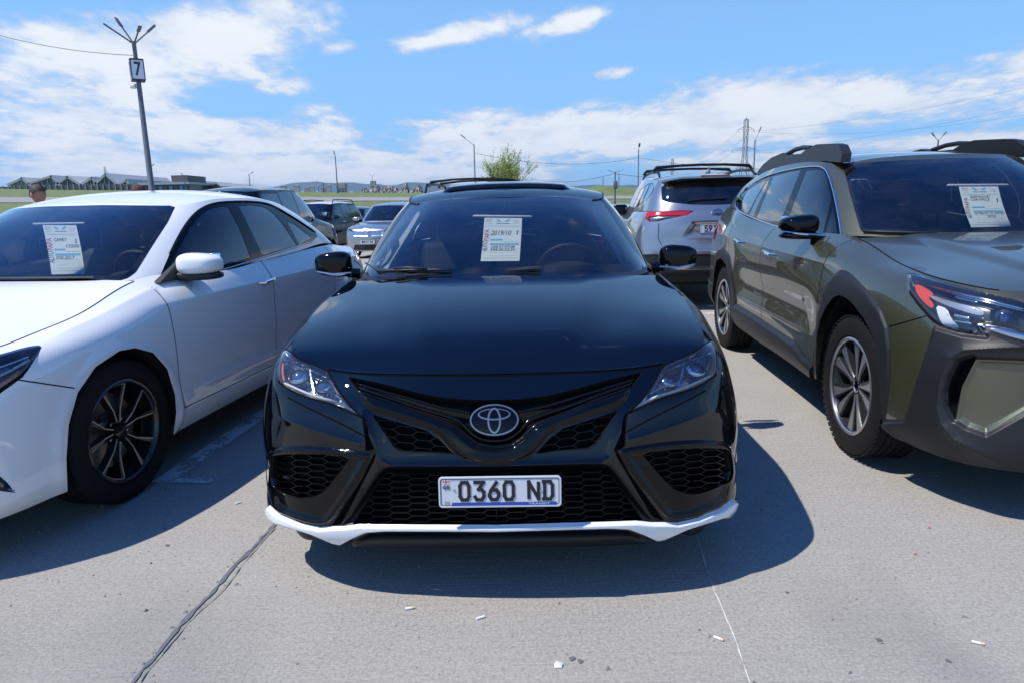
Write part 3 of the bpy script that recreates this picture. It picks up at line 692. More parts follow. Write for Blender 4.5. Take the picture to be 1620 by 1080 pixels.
GLY = {'0': [[(0, .2), (0, .8), (.2, 1), (.8, 1), (1, .8), (1, .2), (.8, 0), (.2, 0), (0, .2)]],
       '3': [[(0, 1), (1, 1), (.42, .60), (.75, .60), (1, .45), (1, .2), (.8, 0), (.2, 0), (0, .18)]],
       '6': [[(.80, 1), (.15, .52), (0, .30), (0, .2), (.2, 0), (.8, 0), (1, .2), (1, .38), (.8, .55), (.30, .55)]],
       'N': [[(0, 0), (0, 1), (1, 0), (1, 1)]], 'D': [[(0.08, 0), (0.08, 1), (.75, 1), (1, .8), (1, .2), (.75, 0), (.08, 0)], [(-.10, 1), (.1, 1)], [(-.10, 0), (.1, 0)]],
       '5': [[(1, 1), (.1, 1), (.05, .55), (.75, .60), (1, .42), (1, .2), (.8, 0), (.2, 0), (0, .15)]], '9': [[(.2, 0), (.85, .48), (1, .70), (1, .8), (.8, 1), (.2, 1), (0, .8), (0, .62), (.2, .45), (.7, .45)]], '1': [[(.1, .78), (.6, 1), (.6, 0)]], '7': [[(0, 1), (1, 1), (.35, 0)]]}
def glyph(mb, ch, x, z, w_, h, st, f):
    for line in GLY[ch]:
        P = [np.array((x + a * w_, z + b * h)) for a, b in line]
        for i in range(len(P) - 1):
            a, b = P[i], P[i + 1]; d = b - a; l = np.linalg.norm(d); d = d / l; nn = np.array((-d[1], d[0])); ex = st * .42; a2 = a - d * (ex if i else 0 if ch in 'N1' else ex * .9); b2 = b + d * (ex if i < len(P) - 2 else 0 if ch in 'N1' else ex * .9)
            V = [f(*(q), hh) for hh in (0.0, .0016 + .0001 * i) for q in (a2 - nn * st / 2, b2 - nn * st / 2, b2 + nn * st / 2, a2 + nn * st / 2)]
            mb.add(V, [(4, 5, 6, 7), (0, 1, 5, 4), (1, 2, 6, 5), (2, 3, 7, 6), (3, 0, 4, 7)])
def plate_body(T, p, W_, H_, tilt=0.0, sgn=1):
    """p: centre of the back; front face looks to -y (sgn=1)"""
    c, s = cos(tilt), sin(tilt); f = lambda x, z, h: (p[0] + x * sgn, p[1] - sgn * (h * c - z * s), p[2] + z * c + h * s)
    R = .012
    def rr(w_, h, r):
        out = []
        for (cx, cz, a0) in ((w_ / 2 - r, h / 2 - r, 0), (-w_ / 2 + r, h / 2 - r, pi / 2), (-w_ / 2 + r, -h / 2 + r, pi), (w_ / 2 - r, -h / 2 + r, 1.5 * pi)): out += [(cx + r * cos(a0 + i * pi / 12), cz + r * sin(a0 + i * pi / 12)) for i in range(7)]
        return out
    o, i_, k = rr(W_, H_, R), rr(W_ - .009, H_ - .009, R * .8), 28
    b = MB(); V = [f(x, z, .0) for x, z in o] + [f(x, z, .006) for x, z in o] + [f(x, z, .0065) for x, z in i_] + [f(x, z, .004) for x, z in i_]
    Fc = [tuple(range(3 * k, 4 * k))]
    for r in range(3): Fc += [(r * k + j, r * k + (j + 1) % k, (r + 1) * k + (j + 1) % k, (r + 1) * k + j) for j in range(k)]
    b.add(V, Fc); pl = b.build('number_plate', 'plate_white', T, 30); g = lambda x, z, h: f(x, z, h + .0042)
    # black border groove
    b = MB(); oval = rr(W_ - .013, H_ - .013, R * .7); b2 = rr(W_ - .017, H_ - .017, R * .6); b.add([g(x, z, .0004) for x, z in oval] + [g(x, z, .0004) for x, z in b2], [(j, (j + 1) % k, k + (j + 1) % k, k + j) for j in range(k)]); b.build('plate_border', 'plate_black', pl, 30)
    return pl, g
def number_plate_front(T, p):
    W_, H_ = .394, .102; pl, g = plate_body(T, p, W_, H_, .06)
    x = -.128
    for ch in '0360': b = MB(); glyph(b, ch, x, -.0255, .0285, .0575, .0108, g); b.build('plate_digit', 'plate_black', pl, 30); x += .0475
    x += .031
    for ch in 'ND': b = MB(); glyph(b, ch, x, -.0255, .031 if ch == 'N' else .027, .0575, .0108, g); b.build('plate_letter', 'plate_black', pl, 30); x += .0485
    def rect(x0, x1, z0, z1, m, nm, h=.0006): b = MB(); b.add([g(x0, z0, h), g(x1, z0, h), g(x1, z1, h), g(x0, z1, h)], [(0, 1, 2, 3)]); b.build(nm, m, pl)
    rect(-.155, .182, -.0465, -.0348, 'plate_blue', 'plate_band')
    rect(-.185, -.160, .0285, .0425, 'paper', 'flag'); rect(-.185, -.160, .0340, .0372, 'plate_red', 'flag_cross', .0010); rect(-.1745, -.1705, .0285, .0425, 'plate_red', 'flag_cross', .0012)
    for (a, c) in ((-.180, .0400), (-.165, .0400), (-.180, .0310), (-.165, .0310)): rect(a - .0016, a + .0016, c - .0006, c + .0006, 'plate_red', 'flag_cross', .0010); rect(a - .0005, a + .0005, c - .0016, c + .0016, 'plate_red', 'flag_cross', .0012)
    rect(-.178, -.163, -.0425, -.031, 'satin_chrome', 'plate_hologram')
    o = Vector(g(0, 0, .0012)); M = Matrix.Identity(4); xv = Vector(g(1, 0, .0012)) - o; yv = Vector(g(0, 1, .0012)) - o; zv = xv.cross(yv)
    def tm(x, z):
        q = Vector(g(x, z, .0010)); m = Matrix.Identity(4)
        for i in range(3): m[i][0] = xv[i]; m[i][1] = yv[i]; m[i][2] = zv[i]; m[i][3] = q[i]
        return m
    text_mesh('plate_country', 'GE', .0165, 'plate_black', pl, tm(-.1725, .0165), .023); text_mesh('plate_note', 'TRANSIT', .0085, 'plate_white', pl, tm(.126, -.0407), .068, depth=.0004)
    for (a, c) in ((-.147, .007), (.131, .003)): b = MB(); q = Vector(g(a, c, 0)); b.lathe([(q.y - .003, .0001), (q.y - .0025, .003), (q.y, .0038)], 12, 'y', (q.x, 0, q.z)); b.build('plate_screw', 'satin_chrome', pl)

def light_block_pan(T, S, k, z0, yb):  # unseen pan added to block sunlight leaking in under the front bumper
    q = S(np.linspace(.002, S.tu[k], 26), np.full(26, .004)); pan = [(x * .985, y + .006) for x, y, z in q] + [(q[-1][0] * .95, yb), (0, yb)]; V = [(x, y, z) for z in (z0, z0 + .03) for x, y in pan]; n = len(pan); Fc = [tuple(range(n - 1, -1, -1)), tuple(range(n, 2 * n))] + [(i, (i + 1) % n, n + (i + 1) % n, n + i) for i in range(n)]; V = np.array(V); mesh('light_block_pan', V, Fc, 'underbody', T, flat=True); mesh('light_block_pan', *mirror(V, Fc), 'underbody', T, flat=True)
# ================================================================ ground
def ground_material():
    m = bpy.data.materials.new('concrete_lot'); m.use_nodes = True; nt = m.node_tree; N = nt.nodes.new; L = nt.links.new; p = nt.nodes['Principled BSDF']
    tcn = N('ShaderNodeTexCoord'); sepn = N('ShaderNodeSeparateXYZ'); L(tcn.outputs['Object'], sepn.inputs[0])
    def noise(scale, det=6, rough=.6, st=(1, 1, 1), dist=0.0):
        mp = N('ShaderNodeMapping'); mp.inputs[3].default_value = st; L(tcn.outputs['Object'], mp.inputs[0]); n = N('ShaderNodeTexNoise'); n.inputs['Scale'].default_value = scale; n.inputs['Detail'].default_value = det; n.inputs['Roughness'].default_value = rough; n.inputs['Distortion'].default_value = dist; L(mp.outputs[0], n.inputs['Vector']); return n.outputs[0]
    def rng(s, a, b, c=0.0, d=1.0): n = N('ShaderNodeMapRange'); L(s, n.inputs[0]); [setattr(n.inputs[i + 1], 'default_value', k) for i, k in enumerate((a, b, c, d))]; return n.outputs[0]
    def mx(f, a, b, bt='MIX'):
        n = N('ShaderNodeMix'); n.data_type = 'RGBA'; n.blend_type = bt
        for i, s in ((0, f), (6, a), (7, b)):
            if hasattr(s, 'is_linked'): L(s, n.inputs[i])
            else: n.inputs[i].default_value = s
        return n.outputs[2]
    def mth(op, a, b=None):
        n = N('ShaderNodeMath'); n.operation = op
        for i, s in enumerate((a, b)):
            if s is None: continue
            if hasattr(s, 'is_linked'): L(s, n.inputs[i])
            else: n.inputs[i].default_value = s
        return n.outputs[0]
    patch = noise(1.1, 5); brush = noise(6, 7, .7, (.5, 16, 1), .4); grain = noise(260, 4, .7); spots = noise(34, 3, .55); broad = noise(.35, 4); fgrain = noise(95, 5, .7)
    c = mx(rng(patch, .3, .7), (.295, .278, .248, 1), (.365, .345, .310, 1))
    c = mx(rng(broad, .40, .62, 0, .65), c, (.262, .252, .238, 1))
    c = mx(rng(brush, .46, .66, 0, .42), c, (.20, .19, .175, 1))
    c = mx(rng(fgrain, .40, .60, .0, .62), c, (.45, .43, .39, 1))
    fg2 = noise(60, 6, .75); c = mx(rng(fg2, .50, .64, 0, .55), c, (.20, .19, .172, 1))
    c = mx(rng(grain, .60, .72, 0, .75), c, (.15, .143, .132, 1))
    c = mx(rng(spots, .695, .73, 0, .6), c, (.13, .127, .124, 1))
    # dark tyre-worn and oily patches
    oil = noise(.9, 3, .5, (1, .45, 1)); c = mx(rng(oil, .54, .70, 0, .55), c, (.17, .165, .16, 1))
    L(c, p.inputs['Base Color']); p.inputs['Roughness'].default_value = .82; p.inputs['Specular IOR Level'].default_value = .3
    h = mth('ADD', mth('MULTIPLY', brush, .9), mth('ADD', mth('MULTIPLY', fgrain, .7), mth('MULTIPLY', grain, .35)))
    b = N('ShaderNodeBump'); b.inputs['Strength'].default_value = .8; b.inputs['Distance'].default_value = .006; L(h, b.inputs['Height']); L(b.outputs[0], p.inputs['Normal'])
    MATS['concrete_lot'] = m
    return m
ground_material()
def lot_z(x, y):
    """the lot falls slightly away behind the front row, then the land climbs to the far bank"""
    x = np.asarray(x, float); y = np.asarray(y, float)
    return -.26 * smooth((y - 8.5) / 18)
def build_ground():
    ys = np.r_[np.linspace(-40, 8, 20), np.linspace(9, 30, 22), np.linspace(34, 75, 10), [100, 200, 500, 1000, 3000, 9000, 16000]]; xs = np.r_[-16000, -5000, -1000, -300, -100, np.linspace(-50, 50, 21), 100, 300, 1000, 5000, 16000]
    X, Y = np.meshgrid(xs, ys, indexing='ij'); Z = lot_z(X, Y); V = np.stack([X, Y, Z], -1).reshape(-1, 3); n, m = X.shape; idx = np.arange(n * m).reshape(n, m)
    Fc = np.stack([idx[:-1, :-1], idx[1:, :-1], idx[1:, 1:], idx[:-1, 1:]], -1).reshape(-1, 4); o = mesh('ground', V, [tuple(map(int, f)) for f in Fc], 'concrete_lot'); o['kind'] = 'structure'
build_ground()
# ================================================================ the black sedan
def build_black():
    X0, Y0, PS = -.064, 2.08, radians(-1.2); w = pose_fn(X0, Y0, PS)
    T = thing('sedan_car', 'black sedan with white front lip and plate 0360 ND, hood to the camera', 'car', (X0, Y0, 0), PS)
    pix = lambda P: project(w(P * np.array([-1, 1, 1])))
    plan = [(0, 0), (.28, .012), (.50, .045), (.70, .12), (.835, .235), (.902, .39), (.922, .64), (.922, .975), (.91, 1.35), (.915, 1.9), (.918, 2.5), (.918, 3.1), (.915, 3.8), (.89, 4.3), (.80, 4.68), (.5, 4.84), (0, 4.88)]
    fr = [(.05, .188), (.015, .232), (.0, .30), (.0, .42), (.02, .535), (.06, .645), (.115, .722), (.15, .765)]
    pr = {0: fr, 2: [(.05, .170), (.01, .220), (.0, .30), (.0, .42), (.015, .535), (.045, .650), (.095, .725), (.14, .770)],
          3: [(.05, .155), (.005, .205), (.0, .30), (.005, .42), (.015, .545), (.04, .665), (.09, .740), (.14, .785)],
          4: [(.035, .165), (.0, .215), (.008, .31), (.008, .43), (.012, .56), (.035, .68), (.075, .765), (.13, .812)],
          5: [(.025, .185), (.0, .235), (.008, .33), (.006, .45), (.012, .57), (.04, .69), (.085, .79), (.14, .836)],
          6: [(.03, .19), (.01, .25), (.01, .36), (.005, .48), (.008, .60), (.03, .72), (.075, .82), (.14, .870)],
          7: [(.04, .19), (.01, .25), (.005, .37), (.0, .50), (.0, .63), (.01, .75), (.045, .855), (.115, .902)],
          8: [(.05, .18), (.015, .25), (.005, .38), (.0, .52), (.0, .66), (.01, .79), (.05, .90), (.13, .955)],
          9: [(.06, .18), (.015, .25), (.005, .38), (.0, .52), (.0, .66), (.01, .80), (.05, .92), (.095, .975)],
          11: [(.06, .18), (.015, .25), (.005, .38), (.0, .52), (.0, .68), (.01, .83), (.055, .95), (.10, 1.00)],
          12: [(.06, .19), (.015, .26), (.005, .40), (.0, .54), (.0, .70), (.015, .85), (.07, .98), (.13, 1.04)],
          13: [(.05, .21), (.01, .28), (.0, .42), (.0, .56), (.0, .72), (.02, .87), (.07, 1.0), (.14, 1.05)],
          16: [(.06, .25), (.02, .32), (.0, .45), (.0, .58), (.02, .72), (.03, .88), (.05, 1.01), (.10, 1.06)]}
    S = Surf(body_net(plan, pr)); uF = S.tu[6]; uA = S.tu[7]
    # pressed edges of the front: cheek ridge and the ledge over the lower grille
    EDGES = (([(418, 652), (450, 660), (500, 679), (545, 693), (572, 700)], .013, 13.0), ([(574, 652), (590, 690), (603, 727), (618, 734), (660, 734.5), (850, 735)], .012, 8.0))
    def pressed(P, u, v):
        P = P.copy(); m_ = (P[..., 1] < .62) & (np.broadcast_to(u, P.shape[:-1]) < uF); q = pix(P); h = np.zeros(P.shape[:-1])
        for line, a_, w_ in EDGES:
            d = np.full(h.shape, 1e9)
            for A_, B_ in zip(line[:-1], line[1:]): A_ = np.array(A_, float); B_ = np.array(B_, float); ab = B_ - A_; t = np.clip(((q - A_) @ ab) / (ab @ ab), 0, 1); d = np.minimum(d, np.linalg.norm(q - A_ - t[..., None] * ab, axis=-1))
            h = h + a_ * np.exp(-d / w_)
        D = np.stack([P[..., 0] ** 2 * .9, -np.sqrt(np.maximum(.02, 1 - P[..., 0] ** 2)), 0 * h], -1); D /= np.linalg.norm(D, axis=-1, keepdims=True); P += D * (h * m_ * smooth((q[..., 0] - 424) / 45))[..., None]; return P
    S.post = pressed
    us = np.r_[np.linspace(0, S.tu[4], 200), np.linspace(S.tu[4], S.tu[6], 80)[1:], np.linspace(S.tu[6], S.tu[9], 70)[1:], np.linspace(S.tu[9], S.U, 90)[1:]]
    vs_ = np.r_[np.linspace(0, S.V * .22, 60), np.linspace(S.V * .22, S.V, 140)[1:]]
    LAMP = rnd([(452, 551), (468, 563), (488, 574.5), (519, 587), (535, 615), (555, 642), (571, 658), (549, 648), (521, 637), (493, 629), (468, 619.5), (444, 607), (439.5, 596), (440, 575), (443.5, 559)], 2)
    SLOT = [(550, 595.5), (582, 601), (613.7, 608.5), (663.7, 621), (699, 628), (745, 632), (840, 632), (840, 706), (782, 706), (756, 702), (738, 690), (721, 674), (712, 669.5), (664, 652.5), (616, 633), (566, 617)]
    VBAR = [(566, 617), (616, 633), (664, 652.5), (712, 669.5), (721, 674), (738, 690), (756, 702), (782, 706), (840, 706), (840, 735), (764, 734), (738, 729), (721, 719), (705, 701), (697, 691), (675, 677), (643, 668), (590, 651), (574, 640)]
    MESH = [(588, 654.5), (643, 671), (675, 680), (697, 696), (719, 719), (679, 716), (634, 714.4), (623, 707), (604, 679)]
    CHAN = [(571, 655), (580, 664), (584, 690), (596, 716), (592, 728), (540, 830), (524, 831), (572, 757), (591, 718), (578, 712), (577, 690)]
    VENT = chaikin([(421, 730), (423, 716), (436, 706), (480, 704), (520, 706), (575, 713), (591, 717.5), (571, 757), (543, 799), (526, 824), (510, 832), (477, 826), (432, 808), (428, 790), (421, 765)], 1)
    VMESH = chaikin([(426.5, 730), (430, 720), (445, 717.5), (493, 716.5), (556.7, 720.8), (543, 739), (520, 770), (505, 784), (486, 790), (466, 788), (434, 774), (427, 762)], 1)
    FOG = [(427, 754), (465, 763.5), (481, 769), (472, 782), (447, 777), (431, 770)]
    BEZ = [(596, 745), (604, 738.5), (617, 735.6), (840, 735.6), (840, 836), (565, 836), (535, 833)]
    LOW = [(611, 747.5), (640, 748), (840, 748), (840, 836), (553, 836), (580, 791), (599, 759)]
    LIP = [(427, 798), (443, 812.5), (477, 826.5), (507, 833), (525, 831.5), (545, 831), (568, 828), (610, 828.5), (840, 829.5), (840, 840.5), (609, 840), (581, 842), (558, 851), (540, 859.5), (527, 857), (493, 844), (436, 827), (424, 817), (420, 803)]
    UND = [(840, 840.5), (609, 840), (581, 842), (558, 851), (540, 859.5), (527, 858), (493, 845), (436, 828), (424, 818), (400, 950), (840, 950)]
    L = dict(fn=pix, u1=uF); L2 = dict(fn=pix, u1=S.tu[5])
    regs = [dict(name='lamp', poly=LAMP, **L), dict(name='slot', poly=SLOT, **L), dict(name='vbar', poly=VBAR, **L), dict(name='mesh', poly=MESH, **L), dict(name='chan', poly=CHAN, **L), dict(name='vent', poly=VENT, **L2), dict(name='vmesh', poly=VMESH, **L2), dict(name='fog', poly=FOG, **L2),
            dict(name='bez', poly=BEZ, **L), dict(name='low', poly=LOW, **L), dict(name='und', poly=UND, **L), dict(name='lip', poly=LIP, **L),
            dict(name='arch', poly=circ(.975, .335, .372), fn=yz, u0=uF - .25, u1=S.tu[9]), dict(name='arch', poly=circ(3.80, .335, .372), fn=yz, u0=S.tu[10], u1=S.tu[14])]
    fenderB = [(.62, -1), (1.36, -1), (1.36, 2), (.40, 2), (.40, .78), (.60, .66)]
    regs.insert(0, dict(name='fender', poly=[(.66, .0), (1.36, .0), (1.36, 2), (.40, 2), (.40, .80), (.66, .66)], fn=yz, u0=S.tu[4], u1=S.tu[9]))
    regs.insert(1, dict(name='door_f', poly=[(1.36, .27), (2.46, .27), (2.46, 2), (1.36, 2)], fn=yz, u0=S.tu[7], u1=S.tu[13]))
    regs.insert(2, dict(name='door_r', poly=[(2.46, .27), (3.36, .27), (3.50, .60), (3.62, .85), (3.66, 2), (2.46, 2)], fn=yz, u0=S.tu[7], u1=S.tu[13]))
    regs.insert(3, dict(name='tail', poly=[(4.45, .80), (5, .80), (5, .95), (4.40, .97)], fn=yz, u0=S.tu[12]))
    C = cut(S, us, vs_, regs)
    sdp = lambda poly, P: -sdist(pix(P), poly)
    rec = lambda poly, d, wpx: (lambda P, u, v: d * smooth(sdp(poly, P) / wpx))
    bp = emit('front_bumper', part(C, 'rest'), 'black_paint', T)
    for o in bp: o.name = 'body_shell'
    emit('fender', part(C, 'fender'), 'black_paint', T, 'pair')
    for nm in ('door_f', 'door_r'):
        for o, s in zip(emit('door', part(C, nm), 'black_paint', T, 'pair'), (1, -1)):
            hy = 2.20 if nm == 'door_f' else 3.22
            hb = MB(); hb.tube([(s * .93, hy, .86), (s * .953, hy + .03, .862), (s * .955, hy + .17, .868), (s * .93, hy + .21, .87)], [.010, .012, .012, .010], 8); hb.build('door_handle', 'gloss_black', o)
    emit('tail_light', part(C, 'tail', lambda P, u, v: .004 + 0 * u), 'red_lens', T, 'pair')
    emit('grille_slot', part(C, 'slot', rec(SLOT, -.035, 5)), 'pit_black', T)
    emit('grille_bar', part(C, 'vbar', lambda P, u, v: .014 * smooth(sdp(VBAR, P) / 9)), 'gloss_black', T)
    emit('grille_backing', part(C, 'mesh', rec(MESH, -.045, 4)), 'pit_black', T, 'pair')
    emit('bumper_channel', part(C, 'chan', rec(CHAN, -.022, 4)), 'pit_black', T, 'pair')
    VF = emit('vent_frame', part(C, 'vent', lambda P, u, v: .010 * smooth(sdp(VENT, P) / 5) - .008 * smooth((sdp(VENT, P) - 7) / 10)), 'gloss_black', T, 'pair')
    emit('vent_backing', part(C, 'vmesh', rec(VMESH, -.035, 4)), 'pit_black', T, 'pair')
    emit('fog_recess', part(C, 'fog', rec(FOG, -.05, 3)), 'gloss_black', T, 'pair')
    emit('grille_surround', part(C, 'bez', lambda P, u, v: -.018 * smooth(sdp(BEZ, P) / 12)), 'satin_black', T)
    emit('lower_grille_backing', part(C, 'low', rec(LOW, -.075, 4)), 'pit_black', T)
    lip = emit('front_lip', part(C, 'lip', lambda P, u, v: .015 * smooth(sdp(LIP, P) / 4.2)), 'lip_white', T)
    lip[0]['label'] = 'white painted strip along the lower front edge'
    emit('under_spoiler', part(C, 'und', lambda P, u, v: -.022 * smooth(sdp(UND, P) / 3) + .022 * smooth((sdp(UND, P) - 9) / 4)), 'satin_black', T)
    tb = S.table(pix, 0, S.tu[5] - .02, 260, 110)
    def onpx(pts, off=0.0, flip=False):
        uv = S.inv(pts, pix, tb); P = S(uv[:, 0], uv[:, 1]); N = S.normal(uv[:, 0], uv[:, 1]); P = P + N * off
        return P, N
    # ---- honeycomb ribs
    def honey(name, poly, px_w, px_h, sl, off, wd_, dp, mode, sk=0.0, x_ref=600, y_ref=790, m='gloss_black'):
        poly = np.asarray(poly, float); lo, hi = poly.min(0) - 20, poly.max(0) + 20; segs = []
        i0, i1 = int((lo[0] - x_ref) / px_w) - 2, int((hi[0] - x_ref) / px_w) + 2; j0, j1 = int((lo[1] - y_ref) / px_h) - 4, int((hi[1] - y_ref) / px_h) + 4
        for i in range(i0, i1):
            for j in range(j0, j1):
                cx = x_ref + i * px_w; cy2 = y_ref + (j + (i % 2) * .5) * px_h + sk * (cx - x_ref); hw = px_w * .5 - sl * .5; fl = sk * px_w
                a = (cx - hw, cy2 - sk * hw); b = (cx + hw, cy2 + sk * hw); nb = (cx + hw + sl, cy2 + .5 * px_h + sk * (hw + sl)); nt_ = (cx + hw + sl, cy2 - .5 * px_h + sk * (hw + sl))
                for s in ((a, b), (b, nb), (b, nt_)): segs.append(s)
        out = []
        for a, b in segs:
            a = np.array(a); b = np.array(b); ts = np.linspace(0, 1, 7); q = a[None] * (1 - ts[:, None]) + b[None] * ts[:, None]; ins = sdist(q, poly) < 1.0
            if not ins.any(): continue
            k = np.where(ins)[0]; out.append((q[k[0]], q[k[-1]]))
        pts = np.array([p for s in out for p in s]); P, N = onpx(pts, off); mb = MB()
        for k in range(0, len(P), 2):
            a, b = P[k], P[k + 1]; n = (N[k] + N[k + 1]) / 2
            if np.linalg.norm(b - a) < .003: continue
            t = (b - a) / np.linalg.norm(b - a); s = np.cross(t, n); s /= np.linalg.norm(s); a = a - t * wd_ * .4; b = b + t * wd_ * .4
            V = []
            for p in (a, b):
                V += [p + s * wd_ * .28, p - s * wd_ * .28, p - s * wd_ * .75 - n * dp, p + s * wd_ * .75 - n * dp]
            mb.add(V, [(0, 1, 5, 4), (1, 2, 6, 5), (3, 0, 4, 7), (0, 3, 2, 1), (4, 5, 6, 7)])
        V = np.array(mb.V); 
        if mode == 'both': mesh(name, *joinvf([(V, mb.F), mirror(V, mb.F)]), m, T, 30)
        else:
            mesh(name, V, mb.F, m, T, 30); mesh(name, *mirror(V, mb.F), m, T, 30)
    honey('honeycomb_grille', LOW, 30.5, 10.2, 8, -.022, .0034, .022, 'both', m='satin_black')
    honey('honeycomb_insert', MESH, 29, 13, 9, -.012, .0034, .022, 'pair', sk=.10, x_ref=640, y_ref=700)
    honey('vent_honeycomb', VMESH, 25, 10.3, 9, -.006, .0034, .018, 'pair', sk=.06, x_ref=500, y_ref=745)
    # whisker bars in the slot
    for line, r0 in (([(562, 604), (614, 619), (664, 633), (705, 644), (728, 648), (748, 653)], .0055), ([(566, 611), (615, 627), (664, 644), (712, 659), (730, 668), (745, 684), (762, 694), (790, 697)], .0075)):
        q = spline_line(line, 24); P, N = onpx(q, -.010); mb = MB(); mb.tube(P, r0, 6); V = np.array(mb.V); mesh('grille_whisker', V, mb.F, 'gloss_black', T); mesh('grille_whisker', *mirror(V, mb.F), 'gloss_black', T)
    # panel gaps on the front
    gl = []
    for line, g in (([(452, 552), (468, 563.5), (488, 575), (520, 586.5)], .008), ([(440, 603), (455, 614), (493, 630), (521, 638), (549, 649), (571, 659.5)], .006), ([(519, 587), (535, 615), (555, 642), (572, 659)], .006), ([(455, 628), (490, 646), (540, 670), (578, 690)], .005)):
        uv = S.inv(spline_line(line, 40), pix, tb); gl.append(ribbon(S, uv, g, .0016)); 
    [(mesh('panel_gap', V, Fc, 'gap_black', T), mesh('panel_gap', *mirror(V, Fc), 'gap_black', T)) for V, Fc in gl]
    # ---- headlamp: clear lens over a real bowl
    def lamp(sgn):
        e = bpy.data.objects.new('headlight', None); COL.objects.link(e); e.parent = T; e.empty_display_size = .1
        V, Fc = part(C, 'lamp', lambda P, u, v: .006 * smooth(sdp(LAMP, P) / 5))
        B, Fb = part(C, 'lamp', lambda P, u, v: -.055 * smooth(sdp(LAMP, P) / 7) + .0)
        fx = (lambda a, b: (a, b)) if sgn > 0 else mirror
        mesh('lens', *fx(V, Fc), 'lens_clear', e); mesh('bowl', *fx(B, Fb), 'lamp_back', e)
        def at(px, off): P, N = onpx([px], off); return P[0], N[0]
        def put(name, mb, m):
            V = np.array(mb.V); mesh(name, *fx(V, mb.F), m, e, 40)
        for (c, rx_, rz_) in (((467, 590), .043, .033), ((507, 607), .036, .026)):
            p, n = at(c, -.045); n = Vector(n); q = n.to_track_quat('Z', 'Y').to_matrix(); mb = MB(); prof = [(.034, .62), (.030, .86), (.022, 1.0), (-.01, 1.0), (-.02, .7)]
            V = []; k = 28
            for i in range(k):
                a = 2 * pi * i / k
                for h, rr in prof: V.append(Vector(p) + q @ Vector((rx_ * rr * cos(a), rz_ * rr * sin(a), h)))
            m_ = len(prof); mb.add(V, [(i * m_ + j, i * m_ + j + 1, ((i + 1) % k) * m_ + j + 1, ((i + 1) % k) * m_ + j) for i in range(k) for j in range(m_ - 1)]); put('lamp_bezel', mb, 'lamp_chrome')
            mb = MB(); V = []; nl = 6
            for j in range(nl):
                t = j / (nl - 1) * pi / 2
                for i in range(k): V.append(Vector(p) + q @ Vector((rx_ * .66 * cos(2 * pi * i / k) * cos(t * .98), rz_ * .72 * sin(2 * pi * i / k) * cos(t * .98), .018 + .020 * sin(t))))
            mb.add(V, [(j * k + i, j * k + (i + 1) % k, (j + 1) * k + (i + 1) % k, (j + 1) * k + i) for j in range(nl - 1) for i in range(k)]); put('projector', mb, 'lamp_blue')
        for line, r_, m_ in (([(446, 604), (470, 614), (496, 624), (530, 634), (560, 650)], .0045, 'lamp_white'), ([(447, 566), (470, 573), (490, 582), (515, 592)], .004, 'lamp_chrome'), ([(488, 580), (491, 600), (495, 622)], .005, 'lamp_chrome'), ([(520, 598), (535, 622), (552, 643)], .004, 'lamp_chrome'), ([(480, 602), (500, 612), (520, 618), (538, 628)], .0035, 'lamp_chrome')):
            P, N = onpx(spline_line(line, 14), -.014); mb = MB(); mb.tube(P, r_, 8); put('light_guide', mb, m_)
        P, N = onpx(spline_line([(444.5, 572), (443.5, 585), (446, 600)], 8), -.012); mb = MB(); mb.tube(P, .0035, 8); put('side_marker', mb, 'amber')
        # finned reflector plates
        for j in range(6):
            P, N = onpx([(505 + j * 6, 592 + j * 5), (499 + j * 6, 617 + j * 3.0)], -.03); mb = MB(); mb.tube(P, .0028, 5); put('reflector_fin', mb, 'lamp_chrome')
    lamp(1); lamp(-1)
    # ---- hood
    topu = np.linspace(.004, S.tu[8], 240); edge = S(topu, np.full_like(topu, S.V)); 
    order = np.argsort(edge[:, 1], kind='stable'); edge = edge[order]
    sp = curve([.14, .22, .40, .65, .95, 1.20, 1.40], [.765, .800, .856, .910, .956, .984, .998])
    tt = np.clip((edge[:, 1] - .2) / 1.15, 0, 1)
    def ridges(V, a):
        x = abs(V[..., 0]); y = V[..., 1]; t = np.clip((y - .15) / 1.2, 0, 1); c = .30 + .24 * t
        V[..., 2] += (.010 * (1 - t) + .004) * smooth((c - x) / .10) * smooth((y - .16) / .25) - .006 * np.exp(-((x - c - .10) / .08) ** 2) * smooth((y - .3) / .3)
        return V
    V, Fc = cap(edge, sp, bow=.085 * smooth(tt), n_a=70, power=2.5, extra=ridges)
    hood = emit('hood', (V, Fc), 'black_paint', T, flip=True)[0]
    # thin paint tube added at hood's leading edge to catch sun glint, gap below
    q = spline_line([(521, 583), (550, 581.5), (582, 582.5), (640, 586), (700, 589), (760, 590.3), (793, 590.3)], 60); uvh = S.inv(q, pix, tb); Ph = S(uvh[:, 0], uvh[:, 1]) + S.normal(uvh[:, 0], uvh[:, 1]) * .0015; Ph = Ph[Ph[:, 0] >= -.001]; Pf = np.concatenate([Ph * [-1, 1, 1], Ph[::-1][1:]]); mb = MB(); mb.tube(Pf, .0034, 6); mb.build('hood_lip', 'black_paint', hood); mb = MB(); mb.tube(Pf + np.array([0, -.002, -.0065]), .0034, 6); mb.build('panel_gap', 'gap_black', T)
    # ---- greenhouse
    base = [(0, 1.24, .972), (.30, 1.25, .972), (.52, 1.295, .970), (.665, 1.385, .968), (.745, 1.52, .972), (.795, 1.75, .978), (.815, 2.2, .985), (.82, 2.6, .995), (.812, 3.1, 1.0), (.785, 3.6, 1.03), (.73, 3.9, 1.05), (.60, 4.10, 1.055), (.4, 4.20, 1.06), (0, 4.25, 1.06)]
